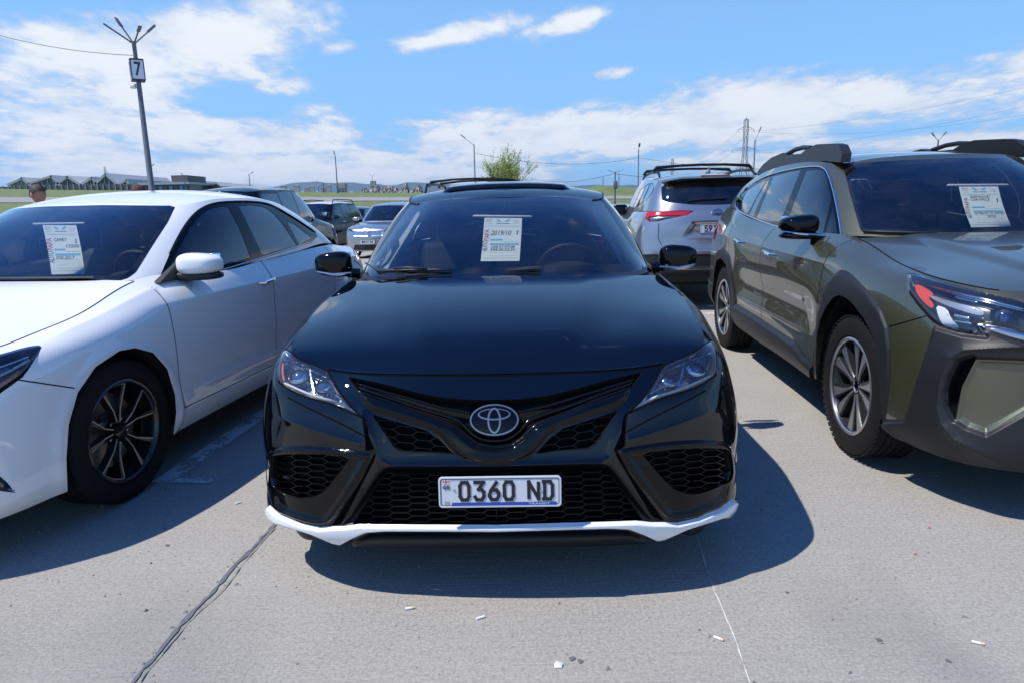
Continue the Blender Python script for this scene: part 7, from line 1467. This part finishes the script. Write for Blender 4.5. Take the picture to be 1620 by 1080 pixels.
def build_poles():
    # tall lamp with the numbered lantern
    Y = 28.0; b = ground_at(243, 440, 0); x = far_pt(240, 300, Y).x; tz = far_pt(209, 66, Y).z; zb = float(lot_z(x, Y)); T = pole('street_lamp', 'tall grey lamp with four arms carrying a lantern marked 7', (x, Y, zb), tz - zb, .15, .075, [(-.50, .1, .66, .40), (-.62, -.45, .40, .32), (.62, .1, .42, .40), (.50, -.5, .28, .32)])
    zl = far_pt(220, 112, Y).z - zb; s_ = .24; hh = .46; T2 = T
    for k in range(4):
        a = pi / 4 * 0 + k * pi / 2 + .55; c, s = cos(a), sin(a); b = MB(); b.box((c * s_ * .92, s * s_ * .92, zl), (.03, s_ * 1.7, hh * 1.6 - .06), Matrix.Rotation(a, 3, 'Z')); pn = b.build('lantern_panel', 'sign_white', T)
        M = Matrix.Translation((c * (s_ * .92 + .02), s * (s_ * .92 + .02), zl)) @ Matrix.Rotation(a + pi / 2, 4, 'Z') @ Matrix.Rotation(pi / 2, 4, 'X'); text_mesh('number', '7', .70, 'pole_dark', pn, M, .24, bold=.015)
        ce = a + pi / 4; b = MB(); b.box((cos(ce) * s_ * 1.25, sin(ce) * s_ * 1.25, zl), (.05, .05, hh * 1.6)); b.build('lantern_frame', 'pole_dark', T)
    for dz in (-1, 1): b = MB(); b.box((0, 0, zl + dz * hh * .8), (s_ * 1.95, s_ * 1.95, .07), Matrix.Rotation(.55, 3, 'Z')); b.build('lantern_frame', 'pole_dark', T)
    b = MB(); b.rbox((-.18, -.1, zl - .60), (.20, .18, .15), .04); b.tube([(0, 0, zl - .52), (-.34, -.1, zl - .50)], .025, 6); b.build('camera_bracket', 'sign_white', T)
    specs = [(534, 526, 247, 100, [(-.1, 0, .3, .6)], 'slim lamp post standing beside the squat concrete tower'), (752, 749, 229, 80, [(-1.1, 0, .8, .7)], 'grey lamp post with one arm to the left of the young tree'), (1009.5, 1010, 236, 94, [(0, -.4, .35, .6)], 'straight lamp post standing by the silver SUV'), (1191, 1192, 222, 77, [(.45, 0, 1.0, .55)], 'lamp post with a curved top beside the lattice pylon'), (1477, 1479, 222, 60, [(.45, 0, .45, .4), (-.45, 0, .4, .4)], 'lamp post with forked arms showing over the wagon roof'), (237, 231, 265, 110, [(.8, 0, .25, .6)], 'slender dark lamp post right beside the tall numbered lamp'), (294, 291, 280, 120, [(-.3, 0, .3, .6)], 'short lamp post above the glazed building'), (396, 395, 276, 130, [(.5, 0, .2, .6)], 'thin hooked lamp post far beyond the dark crossover'), (973, 972, 272, 70, [(-.6, 0, .1, .3), (.6, 0, .1, .3)], 'utility pole with a transformer in front of the green mound'), (504, 501, 296, 140, [(.3, 0, .1, .5)], 'faint far pole left of the squat tower'), (512, 509, 290, 120, [], 'bare dark pole before the squat tower'), (590, 589, 279, 230, [(.6, 0, .4, .6), (-.6, 0, .4, .6)], 'tiny forked lamp over the rubble wall'), (954, 953.5, 281, 130, [], 'short bare pole left of the green mound'), (979, 979, 275, 130, [], 'short bare pole standing over the green mound')]
    for i, (xb, xt, yt, Y, arms, lb) in enumerate(specs):
        p = far_pt(xb, 300, Y); t = far_pt(xt, yt, Y); zb = LAND_Z(p.x, Y) if Y > 46 else 0.0; T = pole('street_lamp' if arms and 'pole' not in lb else 'utility_pole', lb, (p.x, Y, zb), t.z - zb, .11, .06, arms, 'pole_dark' if i in (5, 10) else 'pole_grey')
        if i == 8: b = MB(); b.rbox((0, -.25, t.z - zb - 1.3), (.4, .4, .8), .1); b.build('transformer', 'pole_grey', T)
    # lattice pylons
    def pylon(xc, yt, yb, Y, lb, arms):
        p = far_pt(xc, yt, Y); zb = LAND_Z(p.x, min(Y, 500)); h = p.z - zb; T = thing('power_pylon', lb, 'pylon', (p.x, Y, zb)); w0, w1 = h * .075, h * .022; W_ = lambda z: w0 + (w1 - w0) * min(1, z / (h * .55)); r = h * .0034
        for s in (-1, 1):
            for t in (-1, 1): b = MB(); b.tube([(s * W_(0), t * W_(0), 0), (s * W_(h * .55), t * W_(h * .55), h * .55), (s * w1, t * w1, h * .98)], r * 1.3, 4); b.build('leg', 'lattice', T)
        n = 11
        for k in range(n):
            z0, z1 = h * .98 * k / n, h * .98 * (k + 1) / n; a, c = W_(z0), W_(z1); b = MB()
            b.tube([(-a, -a, z0), (c, -c, z1)], r * .8, 3); b.build('brace', 'lattice', T); b = MB(); b.tube([(a, -a, z0), (-c, -c, z1)], r * .8, 3); b.build('brace', 'lattice', T); b = MB(); b.tube([(-c, -c, z1), (c, -c, z1)], r * .7, 3); b.build('brace', 'lattice', T)
        for (f, l) in arms:
            for s in (-1, 1): b = MB(); b.tube([(s * w1, 0, h * f + h * .035), (s * l * h, 0, h * f), (s * w1, 0, h * f)], r, 4); b.build('cross_arm', 'lattice', T); b = MB(); b.tube([(s * l * h, 0, h * f), (s * l * h, 0, h * f - h * .03)], r * .9, 4); b.build('insulator', 'lattice', T)
        b = MB(); b.tube([(0, 0, h * .97), (0, 0, h)], r * 2, 4); b.build('peak', 'lattice', T)
        return [(p.x + s * l * h, Y, zb + h * f - h * .03) for f, l in arms for s in (-1, 1)]
    A = pylon(1181, 187, 300, 240, 'tall lattice pylon with wide lower arms above the silver SUV', [(.855, .105), (.60, .165), (.38, .10)]); B = pylon(1064, 251, 300, 460, 'smaller lattice pylon beyond the silver SUV roof bars', [(.85, .09), (.65, .12), (.45, .09)]); Cp = pylon(165.5, 264, 300, 420, 'far lattice mast behind the tallest shed gable', [(.8, .09), (.6, .12)])
    def wire(a, b, sag, lb, r=.014):
        a = Vector(a); b = Vector(b); o = MB(); n = 24; o.tube([(a + (b - a) * (k / n) - Vector((0, 0, 4 * sag * (k / n) * (1 - k / n)))) for k in range(n + 1)], r, 4); w_ = o.build('power_line', 'wire'); tag(w_, lb, 'cable', 'overhead cables')
    for (xa, ya, Ya, xb, yb, Yb, sg, lb) in ((752, 243, 80, 1010, 250, 94, 1.0, 'thin cable strung between the one-armed lamp and the straight lamp'), (1010, 250, 94, 1400, 262, 77, .9, 'thin cable running from the straight lamp toward the wagon'), (840, 283, 90, 972, 275, 70, .6, 'thin cable reaching the transformer pole'), (972, 275, 70, 1191, 262, 77, .8, 'thin cable from the transformer pole to the curved lamp'), (-120, 18, 30, 211, 88, 28, .35, 'cable running out to the lantern of the tall numbered lamp')):
        wire(far_pt(xa, ya, Ya), far_pt(xb, yb, Yb), sg, lb, .012 if Ya < 60 else .02)
    for k, (q, e) in enumerate(zip(A[:4], ((1900, 70), (1750, 160), (1900, 100), (1800, 190)))): wire(q, far_pt(e[0], e[1], 150), 3.0, 'fine power line sweeping right from the tall pylon', .02)
    for k in range(4): wire(A[k], B[k], 4.0, 'fine power line joining the tall and the smaller pylon', .025)
build_poles()
def build_tree():
    Y = 36.0; c = far_pt(806, 300, Y); zb = float(lot_z(c.x, Y)); zt = far_pt(806, 243, Y).z; H_ = zt - zb; T = thing('young_tree', 'young light green tree with upright twigs behind the black sedan', 'tree', (c.x, Y, zb)); rng = np.random.default_rng(3); b = MB(); ends = []
    b.tube([(0, 0, -.1), (.03, 0, .6), (0, .02, 1.25)], [.10, .08, .07], 8)
    def grow(p, d, L, r, lev):
        n = 5; pts = [p]; 
        for k in range(n): d = (d + Vector(rng.normal(0, .10, 3)) + Vector((0, 0, .09))).normalized(); p = p + d * (L / n); pts.append(p)
        b.tube(pts, [r * (1 - .7 * k / n) for k in range(n + 1)], 5 if lev < 2 else 4)
        if lev >= 1: ends.append((pts, lev))
        if lev < 3:
            for k in range(int(rng.integers(4, 7)) if lev < 2 else int(rng.integers(2, 5))):
                t = rng.uniform(.25, 1.0); q = pts[min(n, int(t * n))]; a = rng.uniform(0, 2 * pi); dd = (d * .75 + Vector((cos(a), sin(a), .15)) * rng.uniform(.35, .75)).normalized(); grow(q, dd, L * rng.uniform(.50, .72), r * .5, lev + 1)
    for k in range(9):
        a = 2 * pi * k / 9 + rng.uniform(-.3, .3); sp = rng.uniform(.25, .95); grow(Vector((0, 0, 1.0 + .03 * k)), Vector((cos(a) * sp, sin(a) * sp, 1)).normalized(), H_ * rng.uniform(.40, .52), .035, 0)
    b.build('trunk', 'bark', T); V = []; Fc = []
    for pts, lev in ends:
        for k in range(1, len(pts)):
            for _ in range(3 if lev == 3 else 2 if lev == 2 else 1):
                p = pts[k] + Vector(rng.normal(0, .035, 3)); d = Vector(rng.normal(0, 1, 3)).normalized(); e = d.cross(Vector(rng.normal(0, 1, 3))).normalized(); l = rng.uniform(.05, .085); w_ = l * .28; n = len(V); V += [p, p + d * l * .5 + e * w_, p + d * l, p + d * l * .5 - e * w_]; Fc.append((n, n + 1, n + 2, n + 3))
    print('LEAVES', len(Fc)); o = mesh('crown', V, Fc, 'spring_leaf', T, flat=True)
build_tree()
# ================================================================ marks and litter on the concrete
def strip(name, pts, wid, m, z=.004, jit=0.0, seed=1, n=None):
    r = np.random.default_rng(seed); P = np.array(pts, float)[:, :2]; t = np.r_[0, np.cumsum(np.linalg.norm(np.diff(P, axis=0), axis=1))]; n = n or max(2, int(t[-1] / .03)); q = np.stack([np.interp(np.linspace(0, t[-1], n), t, P[:, k]) for k in (0, 1)], 1); T_ = np.gradient(q, axis=0); T_ /= np.linalg.norm(T_, axis=1, keepdims=True); N_ = np.stack([-T_[:, 1], T_[:, 0]], 1); V = []
    for i in range(n):
        a = wid / 2 * (1 + jit * r.normal()); b = wid / 2 * (1 + jit * r.normal()); a, b = max(a, wid * .08), max(b, wid * .08); zz = float(lot_z(q[i, 0], q[i, 1])) + z; V += [(*(q[i] + N_[i] * a), zz), (*(q[i] - N_[i] * b), zz)]
    o = mesh(name, V, [(2 * i, 2 * i + 1, 2 * i + 3, 2 * i + 2) for i in range(n - 1)], m); o['kind'] = 'structure'; return o
def gp(x, y): v = ground_at(x, y); return (v.x, v.y)
def worn_paint():
    m = bpy.data.materials.new('worn_paint'); m.use_nodes = True; nt = m.node_tree; p = nt.nodes['Principled BSDF']; tcn = nt.nodes.new('ShaderNodeTexCoord'); n = nt.nodes.new('ShaderNodeTexNoise'); n.inputs['Scale'].default_value = 38; n.inputs['Detail'].default_value = 8; n.inputs['Roughness'].default_value = .7; nt.links.new(tcn.outputs['Object'], n.inputs['Vector']); n2 = nt.nodes.new('ShaderNodeTexNoise'); n2.inputs['Scale'].default_value = 5; nt.links.new(tcn.outputs['Object'], n2.inputs['Vector'])
    ad = nt.nodes.new('ShaderNodeMath'); ad.operation = 'ADD'; nt.links.new(n.outputs[0], ad.inputs[0]); nt.links.new(n2.outputs[0], ad.inputs[1]); mr = nt.nodes.new('ShaderNodeMapRange'); nt.links.new(ad.outputs[0], mr.inputs[0]); mr.inputs[1].default_value = 1.02; mr.inputs[2].default_value = 1.22; mr.inputs[3].default_value = 1; mr.inputs[4].default_value = .12
    p.inputs['Base Color'].default_value = (.60, .60, .58, 1); p.inputs['Roughness'].default_value = .8; nt.links.new(mr.outputs[0], p.inputs['Alpha']); MATS['worn_paint'] = m
worn_paint()
crack = [(208, 1082), (222, 1062), (240, 1045), (262, 1020), (285, 991), (305, 968), (330, 945), (355, 915), (370, 895), (395, 872), (415, 850), (430, 836)]
cp = [gp(*q) for q in crack]; cp = [(cp[0][0] - .09, cp[0][1] - .9), (cp[0][0] - .03, cp[0][1] - .3)] + cp + [(-1.0, 3.4), (-.93, 4.4), (-.80, 6.0), (-.55, 8.4)]
strip('expansion_joint', cp, .014, 'tar', .004, .42, 3)
strip('expansion_joint', [(x + .022 + .01 * sin(9 * y), y) for x, y in cp[2:14]], .004, 'chip', .005, .9, 4)
sl = [gp(257, 762), gp(418, 653)]; d = np.array(sl[1]) - np.array(sl[0]); d /= np.linalg.norm(d)
strip('parking_line', [tuple(np.array(sl[0])), tuple(np.array(sl[0]) + d * 5.2)], .105, 'worn_paint', .004)
strip('parking_line', [gp(243, 760), gp(338, 761)], .055, 'worn_paint', .0055)
strip('parking_line', [(1.10, 4.7), (1.42, 8.4)], .10, 'worn_paint', .004); strip('parking_line', [(.95, 4.62), (1.32, 4.66)], .06, 'worn_paint', .0055)
strip('parking_line', [gp(1000, 500), gp(1135, 496)], .10, 'worn_paint', .004)
strip('parking_line', [(3.95, 3.4), (4.35, 8.3)], .105, 'worn_paint', .004); strip('parking_line', [(-4.3, 3.6), (-3.8, 8.6)], .105, 'worn_paint', .004)
for k in range(-3, 4): strip('parking_line', [(k * 2.6 - 1.2, 15.5), (k * 2.6 - .8, 20.5)], .105, 'worn_paint', .004)
strip('chalk_line', [gp(1099, 838), gp(1112, 880), gp(1130, 935), (gp(1158, 1003)[0] + .004, gp(1158, 1003)[1]), gp(1187, 1082), (gp(1187, 1082)[0] - .05, gp(1187, 1082)[1] - .5)], .0032, 'worn_paint', .004, .75, 6)
def litter():
    for (x, y, a, L) in ((648, 963, .25, .030), (760, 978, .45, .028), (1137, 1011, -.7, .030), (1547, 1018, -.45, .032), (377, 796, .8, .026)):
        p = gp(x, y); T = thing('cigarette_butt', 'white cigarette butt lying on the open concrete', 'cigarette butt', (p[0], p[1], .0), a, 'cigarette butts on the ground'); b = MB(); b.tube([(-L / 2, 0, .0045), (L * .2, 0, .0045)], .0042, 8); b.build('paper_end', 'butt', T); b = MB(); b.tube([(L * .2, 0, .0046), (L / 2, 0, .0046)], .0043, 8); b.build('filter', 'butt_filter' if L > .029 else 'butt', T)
    p = gp(883, 1054); b = MB(); b.add([(-.010, -.006, .002), (.011, -.008, .003), (.013, .006, .010), (-.004, .010, .012), (-.012, .004, .006), (0, 0, .015)], [(0, 1, 5), (1, 2, 5), (2, 3, 5), (3, 4, 5), (4, 0, 5), (4, 3, 2, 1, 0)]); o = b.build('paper_scrap', 'butt'); o.location = (p[0], p[1], 0); tag(o, 'crumpled white paper scrap on the bare concrete', 'scrap')
    for i, (x, y, lb) in enumerate(((1448, 877, 'tiny red scrap nearest the open concrete by the wagon'), (1470, 835, 'tiny red flake in line with the wagon bumper'))):
        p = gp(x, y); b = MB(); b.add([(-.006, -.0025, .002), (.007, -.002, .002), (.005, .0025, .003), (-.005, .003, .003), (0, 0, .0005)], [(0, 1, 2, 3), (1, 0, 4), (2, 1, 4), (3, 2, 4), (0, 3, 4)]); o = b.build('scrap', 'red_scrap'); o.location = (p[0], p[1], 0.001); tag(o, lb, 'scrap')
    r = np.random.default_rng(12); g = MB()
    for k in range(900):
        x, y = r.uniform(-3.2, 3.4), r.uniform(1.15, 4.5); s = r.gamma(2.0, .0011) + .0010; V = [(x + s * r.normal() * .4 + dx_ * s, y + s * r.normal() * .4 + dy_ * s, dz_ * s * 1.2) for dx_, dy_, dz_ in ((-1, -.8, 0), (1, -.7, 0), (.2, 1.1, 0), (0, .1, 1.1))]; g.add(V, [(0, 1, 3), (1, 2, 3), (2, 0, 3)])
    for (qx, qy) in cp[2:13]:
        for k in range(14): x, y = qx + r.normal(0, .028), qy + r.normal(0, .05); s = r.gamma(2.0, .0010) + .0012; g.add([(x - s, y - s * .8, 0), (x + s, y - s * .6, 0), (x + .2 * s, y + s, 0), (x, y, s * .9)], [(0, 1, 3), (1, 2, 3), (2, 0, 3)])
    o = g.build('gravel', 'chip', flat=True); o['kind'] = 'stuff'
    sp_ = MB()
    for (x, y, s) in ((905, 1042, .010), (918, 1046, .008), (1390, 1012, .009), (1245, 937, .006), (1500, 1045, .007)):
        p = gp(x, y); n = 14; sp_.add([(p[0] + s * (1 + .25 * sin(3 * t + x)) * cos(t), p[1] + s * (1 + .25 * cos(2 * t + y)) * sin(t), .0028) for t in np.linspace(0, 2 * pi, n, endpoint=False)], [tuple(range(n))])
    o = sp_.build('gum_spots', 'tar', flat=True); o['kind'] = 'stuff'
litter()
# ================================================================ people
def skin_mesh(verts, edges, radii, root=0, sub=2):
    me = bpy.data.meshes.new('tmp'); me.from_pydata(verts, edges, []); ob = bpy.data.objects.new('tmp', me); COL.objects.link(ob); md = ob.modifiers.new('s', 'SKIN'); md.use_smooth_shade = True; sv = me.skin_vertices[0].data
    for i, r_ in enumerate(radii): sv[i].radius = (r_, r_) if not hasattr(r_, '__len__') else r_; sv[i].use_root = i == root
    ob.modifiers.new('d', 'SUBSURF').levels = sub; ob.modifiers['d'].render_levels = sub; dg = bpy.context.evaluated_depsgraph_get(); m2 = bpy.data.meshes.new_from_object(ob.evaluated_get(dg)); V = [tuple(v.co) for v in m2.vertices]; Fc = [tuple(p.vertices) for p in m2.polygons]; bpy.data.objects.remove(ob); bpy.data.meshes.remove(m2); return V, Fc
def head_mesh(c, R3, s=1.0, hair=False):
    """head looking to -y; hair=True returns the hair cap"""
    nu, nv = 36, 26; V = []; keep = []
    for j in range(nv):
        ph = -pi / 2 + pi * j / (nv - 1)
        for i in range(nu):
            th_ = 2 * pi * i / nu; x, y, z = cos(ph) * sin(th_), -cos(ph) * cos(th_), sin(ph); fr = max(0.0, -y)
            X = x * .076; Y = y * .096; Z = z * .118
            if z < 0: X *= 1 - .28 * (-z) ** 1.3; Y *= 1 - .22 * (-z) * (1 if y > 0 else .35)
            if fr > .6:
                Y -= .020 * math.exp(-(x / .16) ** 2) * math.exp(-((z + .12) / .20) ** 2); Y += .009 * math.exp(-((abs(x) - .38) / .16) ** 2) * math.exp(-((z - .05) / .12) ** 2); Y -= .006 * math.exp(-(x / .3) ** 2) * math.exp(-((z + .52) / .10) ** 2); Y -= .004 * math.exp(-((z - .20) / .10) ** 2)
            if hair: hl = .30 if fr > .35 else (-.05 if abs(x) > .80 else -.42); g = .012 + .004 * sin(9 * th_ + 5 * ph); X *= 1 + g / .076; Y *= 1 + g / .096; Z = Z + g * max(z, 0); keep.append(z > hl)
            V.append(Vector((X, Y, Z)) * s)
    Fc = [(j * nu + i, j * nu + (i + 1) % nu, (j + 1) * nu + (i + 1) % nu, (j + 1) * nu + i) for j in range(nv - 1) for i in range(nu)]
    if hair: Fc = [f for f in Fc if all(keep[k] for k in f)]
    else:
        for sx in (-1, 1):
            n = len(V); k = 10
            for q in range(3):
                for i in range(k): t = 2 * pi * i / k; V.append(Vector((sx * (.074 + .012 * (q > 0)), .012 + (.018, .018, .009)[q] * cos(t) + .004 * q, -.01 + (.030, .032, .018)[q] * sin(t))) * s)
            Fc += [(n + q * k + i, n + q * k + (i + 1) % k, n + (q + 1) * k + (i + 1) % k, n + (q + 1) * k + i) for q in range(2) for i in range(k)] + [tuple(n + 2 * k + i for i in range(k))]
    return [tuple(R3 @ v + Vector(c)) for v in V], Fc
def person(label, loc, rz, H_=1.76, shirt='cloth_dark', legs='denim', hair='hair', sit=None):
    T = thing('person', label, 'person', loc, rz); k = H_ / 1.76; S_ = lambda p: tuple(k * c for c in p)
    if not sit:
        J = [(0, 0, .95), (0, .01, 1.15), (0, .02, 1.38), (0, .015, 1.50), (0, -.005, 1.57), (-.19, .02, 1.42), (-.24, .03, 1.14), (-.25, -.05, .90), (-.25, -.08, .80), (.19, .02, 1.42), (.24, .03, 1.14), (.25, -.05, .90), (.25, -.08, .80), (-.10, 0, .90), (-.11, -.01, .50), (-.11, .02, .09), (-.11, -.14, .04), (.10, 0, .90), (.11, .0, .50), (.11, .03, .09), (.11, -.13, .04)]
        hd = (0, -.02, 1.645); HR = Matrix.Identity(3)
    else: J, hd, HR = sit['J'], sit['head'], sit['R']
    E = [(0, 1), (1, 2), (2, 3), (3, 4), (2, 5), (5, 6), (6, 7), (7, 8), (2, 9), (9, 10), (10, 11), (11, 12), (0, 13), (13, 14), (14, 15), (15, 16), (0, 17), (17, 18), (18, 19), (19, 20)]
    R_ = [.15, .14, .145, .06, .055, .062, .046, .034, .030, .062, .046, .034, .030, .088, .062, .042, .036, .088, .062, .042, .036]; J = [S_(p) for p in J]; V, Fc = skin_mesh(J, E, [r * k for r in R_]); hv, hf = head_mesh(S_(hd), HR, k); n = len(V); V = V + hv; Fc = Fc + [tuple(i + n for i in f) for f in hf]
    for side in (8, 12):                 # five fingers on each hand
        b = Vector(J[side]); a = Vector(J[side - 1]); d = (b - a).normalized(); sd = Vector((1, 0, 0)); sd = (sd - d * sd.dot(d)).normalized(); nn = d.cross(sd)
        for q, (o_, L) in enumerate(((-.030, .055), (-.011, .075), (.009, .078), (.028, .068), (.045, .052))):
            st = b + nn * o_ * k + d * .01; m_ = MB(); m_.tube([st, st + d * L * .5 * k + sd * .004, st + d * L * k + sd * (.016 if q else .03)], [.010 * k, .0095 * k, .007 * k], 6); n = len(V); V += m_.V; Fc += [tuple(i + n for i in f) for f in m_.F]
    mesh('body', V, Fc, 'skin', T); gv, gf = skin_mesh([J[i] for i in (0, 1, 2, 5, 6, 7, 9, 10, 11)] + [tuple(Vector(J[2]) * .35 + Vector(J[3]) * .65)], [(0, 1), (1, 2), (2, 3), (3, 4), (4, 5), (2, 6), (6, 7), (7, 8), (2, 9)], [k * r for r in (.165, .158, .162, .078, .060, .046, .078, .060, .046, .075)]); mesh('jacket', gv, gf, shirt, T)
    gv, gf = skin_mesh([J[i] for i in (0, 13, 14, 15, 17, 18, 19)], [(0, 1), (1, 2), (2, 3), (0, 4), (4, 5), (5, 6)], [k * r for r in (.160, .100, .076, .060, .100, .076, .060)]); mesh('trousers', gv, gf, legs, T)
    hv, hf = head_mesh(S_(hd), HR, k, True); mesh('hair', hv, hf, hair, T)
    for s in (-1, 1):
        a = Vector(J[15 if s < 0 else 19]); b_ = Vector(J[16 if s < 0 else 20]); m_ = MB(); m_.tube([a + (a - b_) * .3, a, b_, b_ + (b_ - a) * .3], [.045 * k, .052 * k, .046 * k, .028 * k], 8); m_.build('shoe', 'rubber', T)
    return T
def people():
    Y = 8.4; t = at_dist(56, 293.5, Y); z0 = float(lot_z(t.x, Y)); person('man with dark hair in dark clothes standing behind the white sedan, seen in profile', (t.x, Y, z0), radians(75), t.z - z0)
    Y = 9.3; t = at_dist(217, 294.5, Y); z0 = float(lot_z(t.x, Y)); person('person in maroon clothes whose crown just shows over the white sedan roof', (t.x, Y, z0), radians(160), t.z - z0, 'cloth_maroon', 'cloth_dark', 'cloth_maroon')
    pose = (-2.793, 2.196, radians(-8.06)); y, z = px_on_x(pose, 291, 382, .36); J = [(0, 0, .10), (0, -.06, .30), (0, -.16, .52), (0, -.21, .62), (0, -.24, .68), (-.19, -.15, .54), (-.25, -.22, .30), (-.14, -.42, .34), (-.10, -.47, .36), (.19, -.15, .54), (.25, -.22, .30), (.14, -.42, .34), (.10, -.47, .36), (-.10, -.06, .08), (-.13, -.42, .14), (-.13, -.60, -.12), (-.13, -.72, -.14), (.10, -.06, .08), (.13, -.42, .14), (.13, -.60, -.12), (.13, -.72, -.14)]
    hx = (0, -.26, .76); J = [(a, b - hx[1], c - hx[2]) for a, b, c in J]; w_ = pose_fn(*pose)(np.array([.36, y, z])); person('man in dark clothes leaning forward at the wheel of the white sedan', tuple(w_), pose[2] - radians(25), 1.76, 'cloth_maroon', 'denim', 'hair', sit=dict(J=J, head=(0, 0, 0), R=Matrix.Rotation(radians(18), 3, 'X')))
people()
# ================================================================ forms behind the windshields
def ray_plane(px_, py_, p, n):
    d = pxdir(px_, py_); o = Vector((0, 0, CH)); t = (Vector(p) - o).dot(Vector(n)) / d.dot(Vector(n)); return o + d * t
def forms():
    for (pose, p0, p1, inset, pts, lines, lb) in (
        ((-.064, 2.08, radians(-1.2)), (0, 1.24, .972), (0, 2.02, 1.362), .0, [(766.4, 345), (826, 345.4), (760.4, 413.5), (821.8, 413), (748, 342.5), (842, 343.6)], [('text', '2019/10', .46, .345, .15, .52, 'ink_black', 0), ('text', '558.97.97.08', .53, .665, .075, .60, 'ink_black', 0), ('text', '599.30.33.33', .53, .735, .075, .60, 'ink_black', 0)], 'paper form reading 2019/10 hung inside the black sedan windshield'),
        ((-2.793, 2.196, radians(-8.06)), (0, 1.22, .985), (0, 1.90, 1.378), -.02, [(67.3, 356.7), (120.6, 356.7), (81.7, 434.4), (134.4, 433.5), (52, 355.2), (134, 354)], [('text', 'CAMRY', .42, .30, .10, .36, 'ink_black', 0), ('text', '13500', .74, .43, .09, .38, 'ink_black', 0), ('text', 'XSE-2017', .47, .665, .09, .52, 'ink_black', 0)], 'paper price form hung inside the white sedan windshield'),
        ((2.586, 2.432, radians(-4.0)), (0, 1.30, 1.09), (0, 1.98, 1.572), -.02, [(1517, 295.8), (1578.8, 295.4), (1536.7, 360), (1600, 358.8), (1498, 293.8), (1595.4, 293.3)], [('text', 'GERMASURI', .46, .245, .075, .50, 'ink_black', 0), ('text', 'CERTIFICE', .45, .315, .075, .48, 'ink_black', 0), ('text', 'OUTBACK 2.5 LIMITED', .58, .655, .075, .74, 'ink_black', 0), ('text', '2023', .60, .735, .08, .22, 'ink_black', 0)], 'paper price form hung inside the olive wagon windshield')):
        w_ = pose_fn(*pose); dv_ = np.array(p1) - np.array(p0); nl = np.array([0, -dv_[2], dv_[1]]); nl /= np.linalg.norm(nl); q0 = w_(np.array(p0) + nl * inset); c_, s_ = cos(pose[2]), sin(pose[2]); n = Vector((-nl[1] * s_, nl[1] * c_, nl[2])); P = [ray_plane(a, b, q0, n) for a, b in pts]
        price_sheet(None, 'price_form', lb, *P, FORM + LOGO() + lines, n)
forms()
# ================================================================ air
def build_haze():
    m = bpy.data.materials.new('air'); m.use_nodes = True; nt = m.node_tree; nt.nodes.clear(); o = nt.nodes.new('ShaderNodeOutputMaterial'); v = nt.nodes.new('ShaderNodeVolumePrincipled'); v.inputs['Color'].default_value = (.55, .74, 1.0, 1); v.inputs['Density'].default_value = HAZE; v.inputs['Anisotropy'].default_value = .3; nt.links.new(v.outputs[0], o.inputs['Volume'])
    b = MB(); b.box((0, 3000, 86), (14000, 7000, 176)); h = b.build('haze', m, flat=True); h['kind'] = 'stuff'
HAZE = .00016
build_haze()
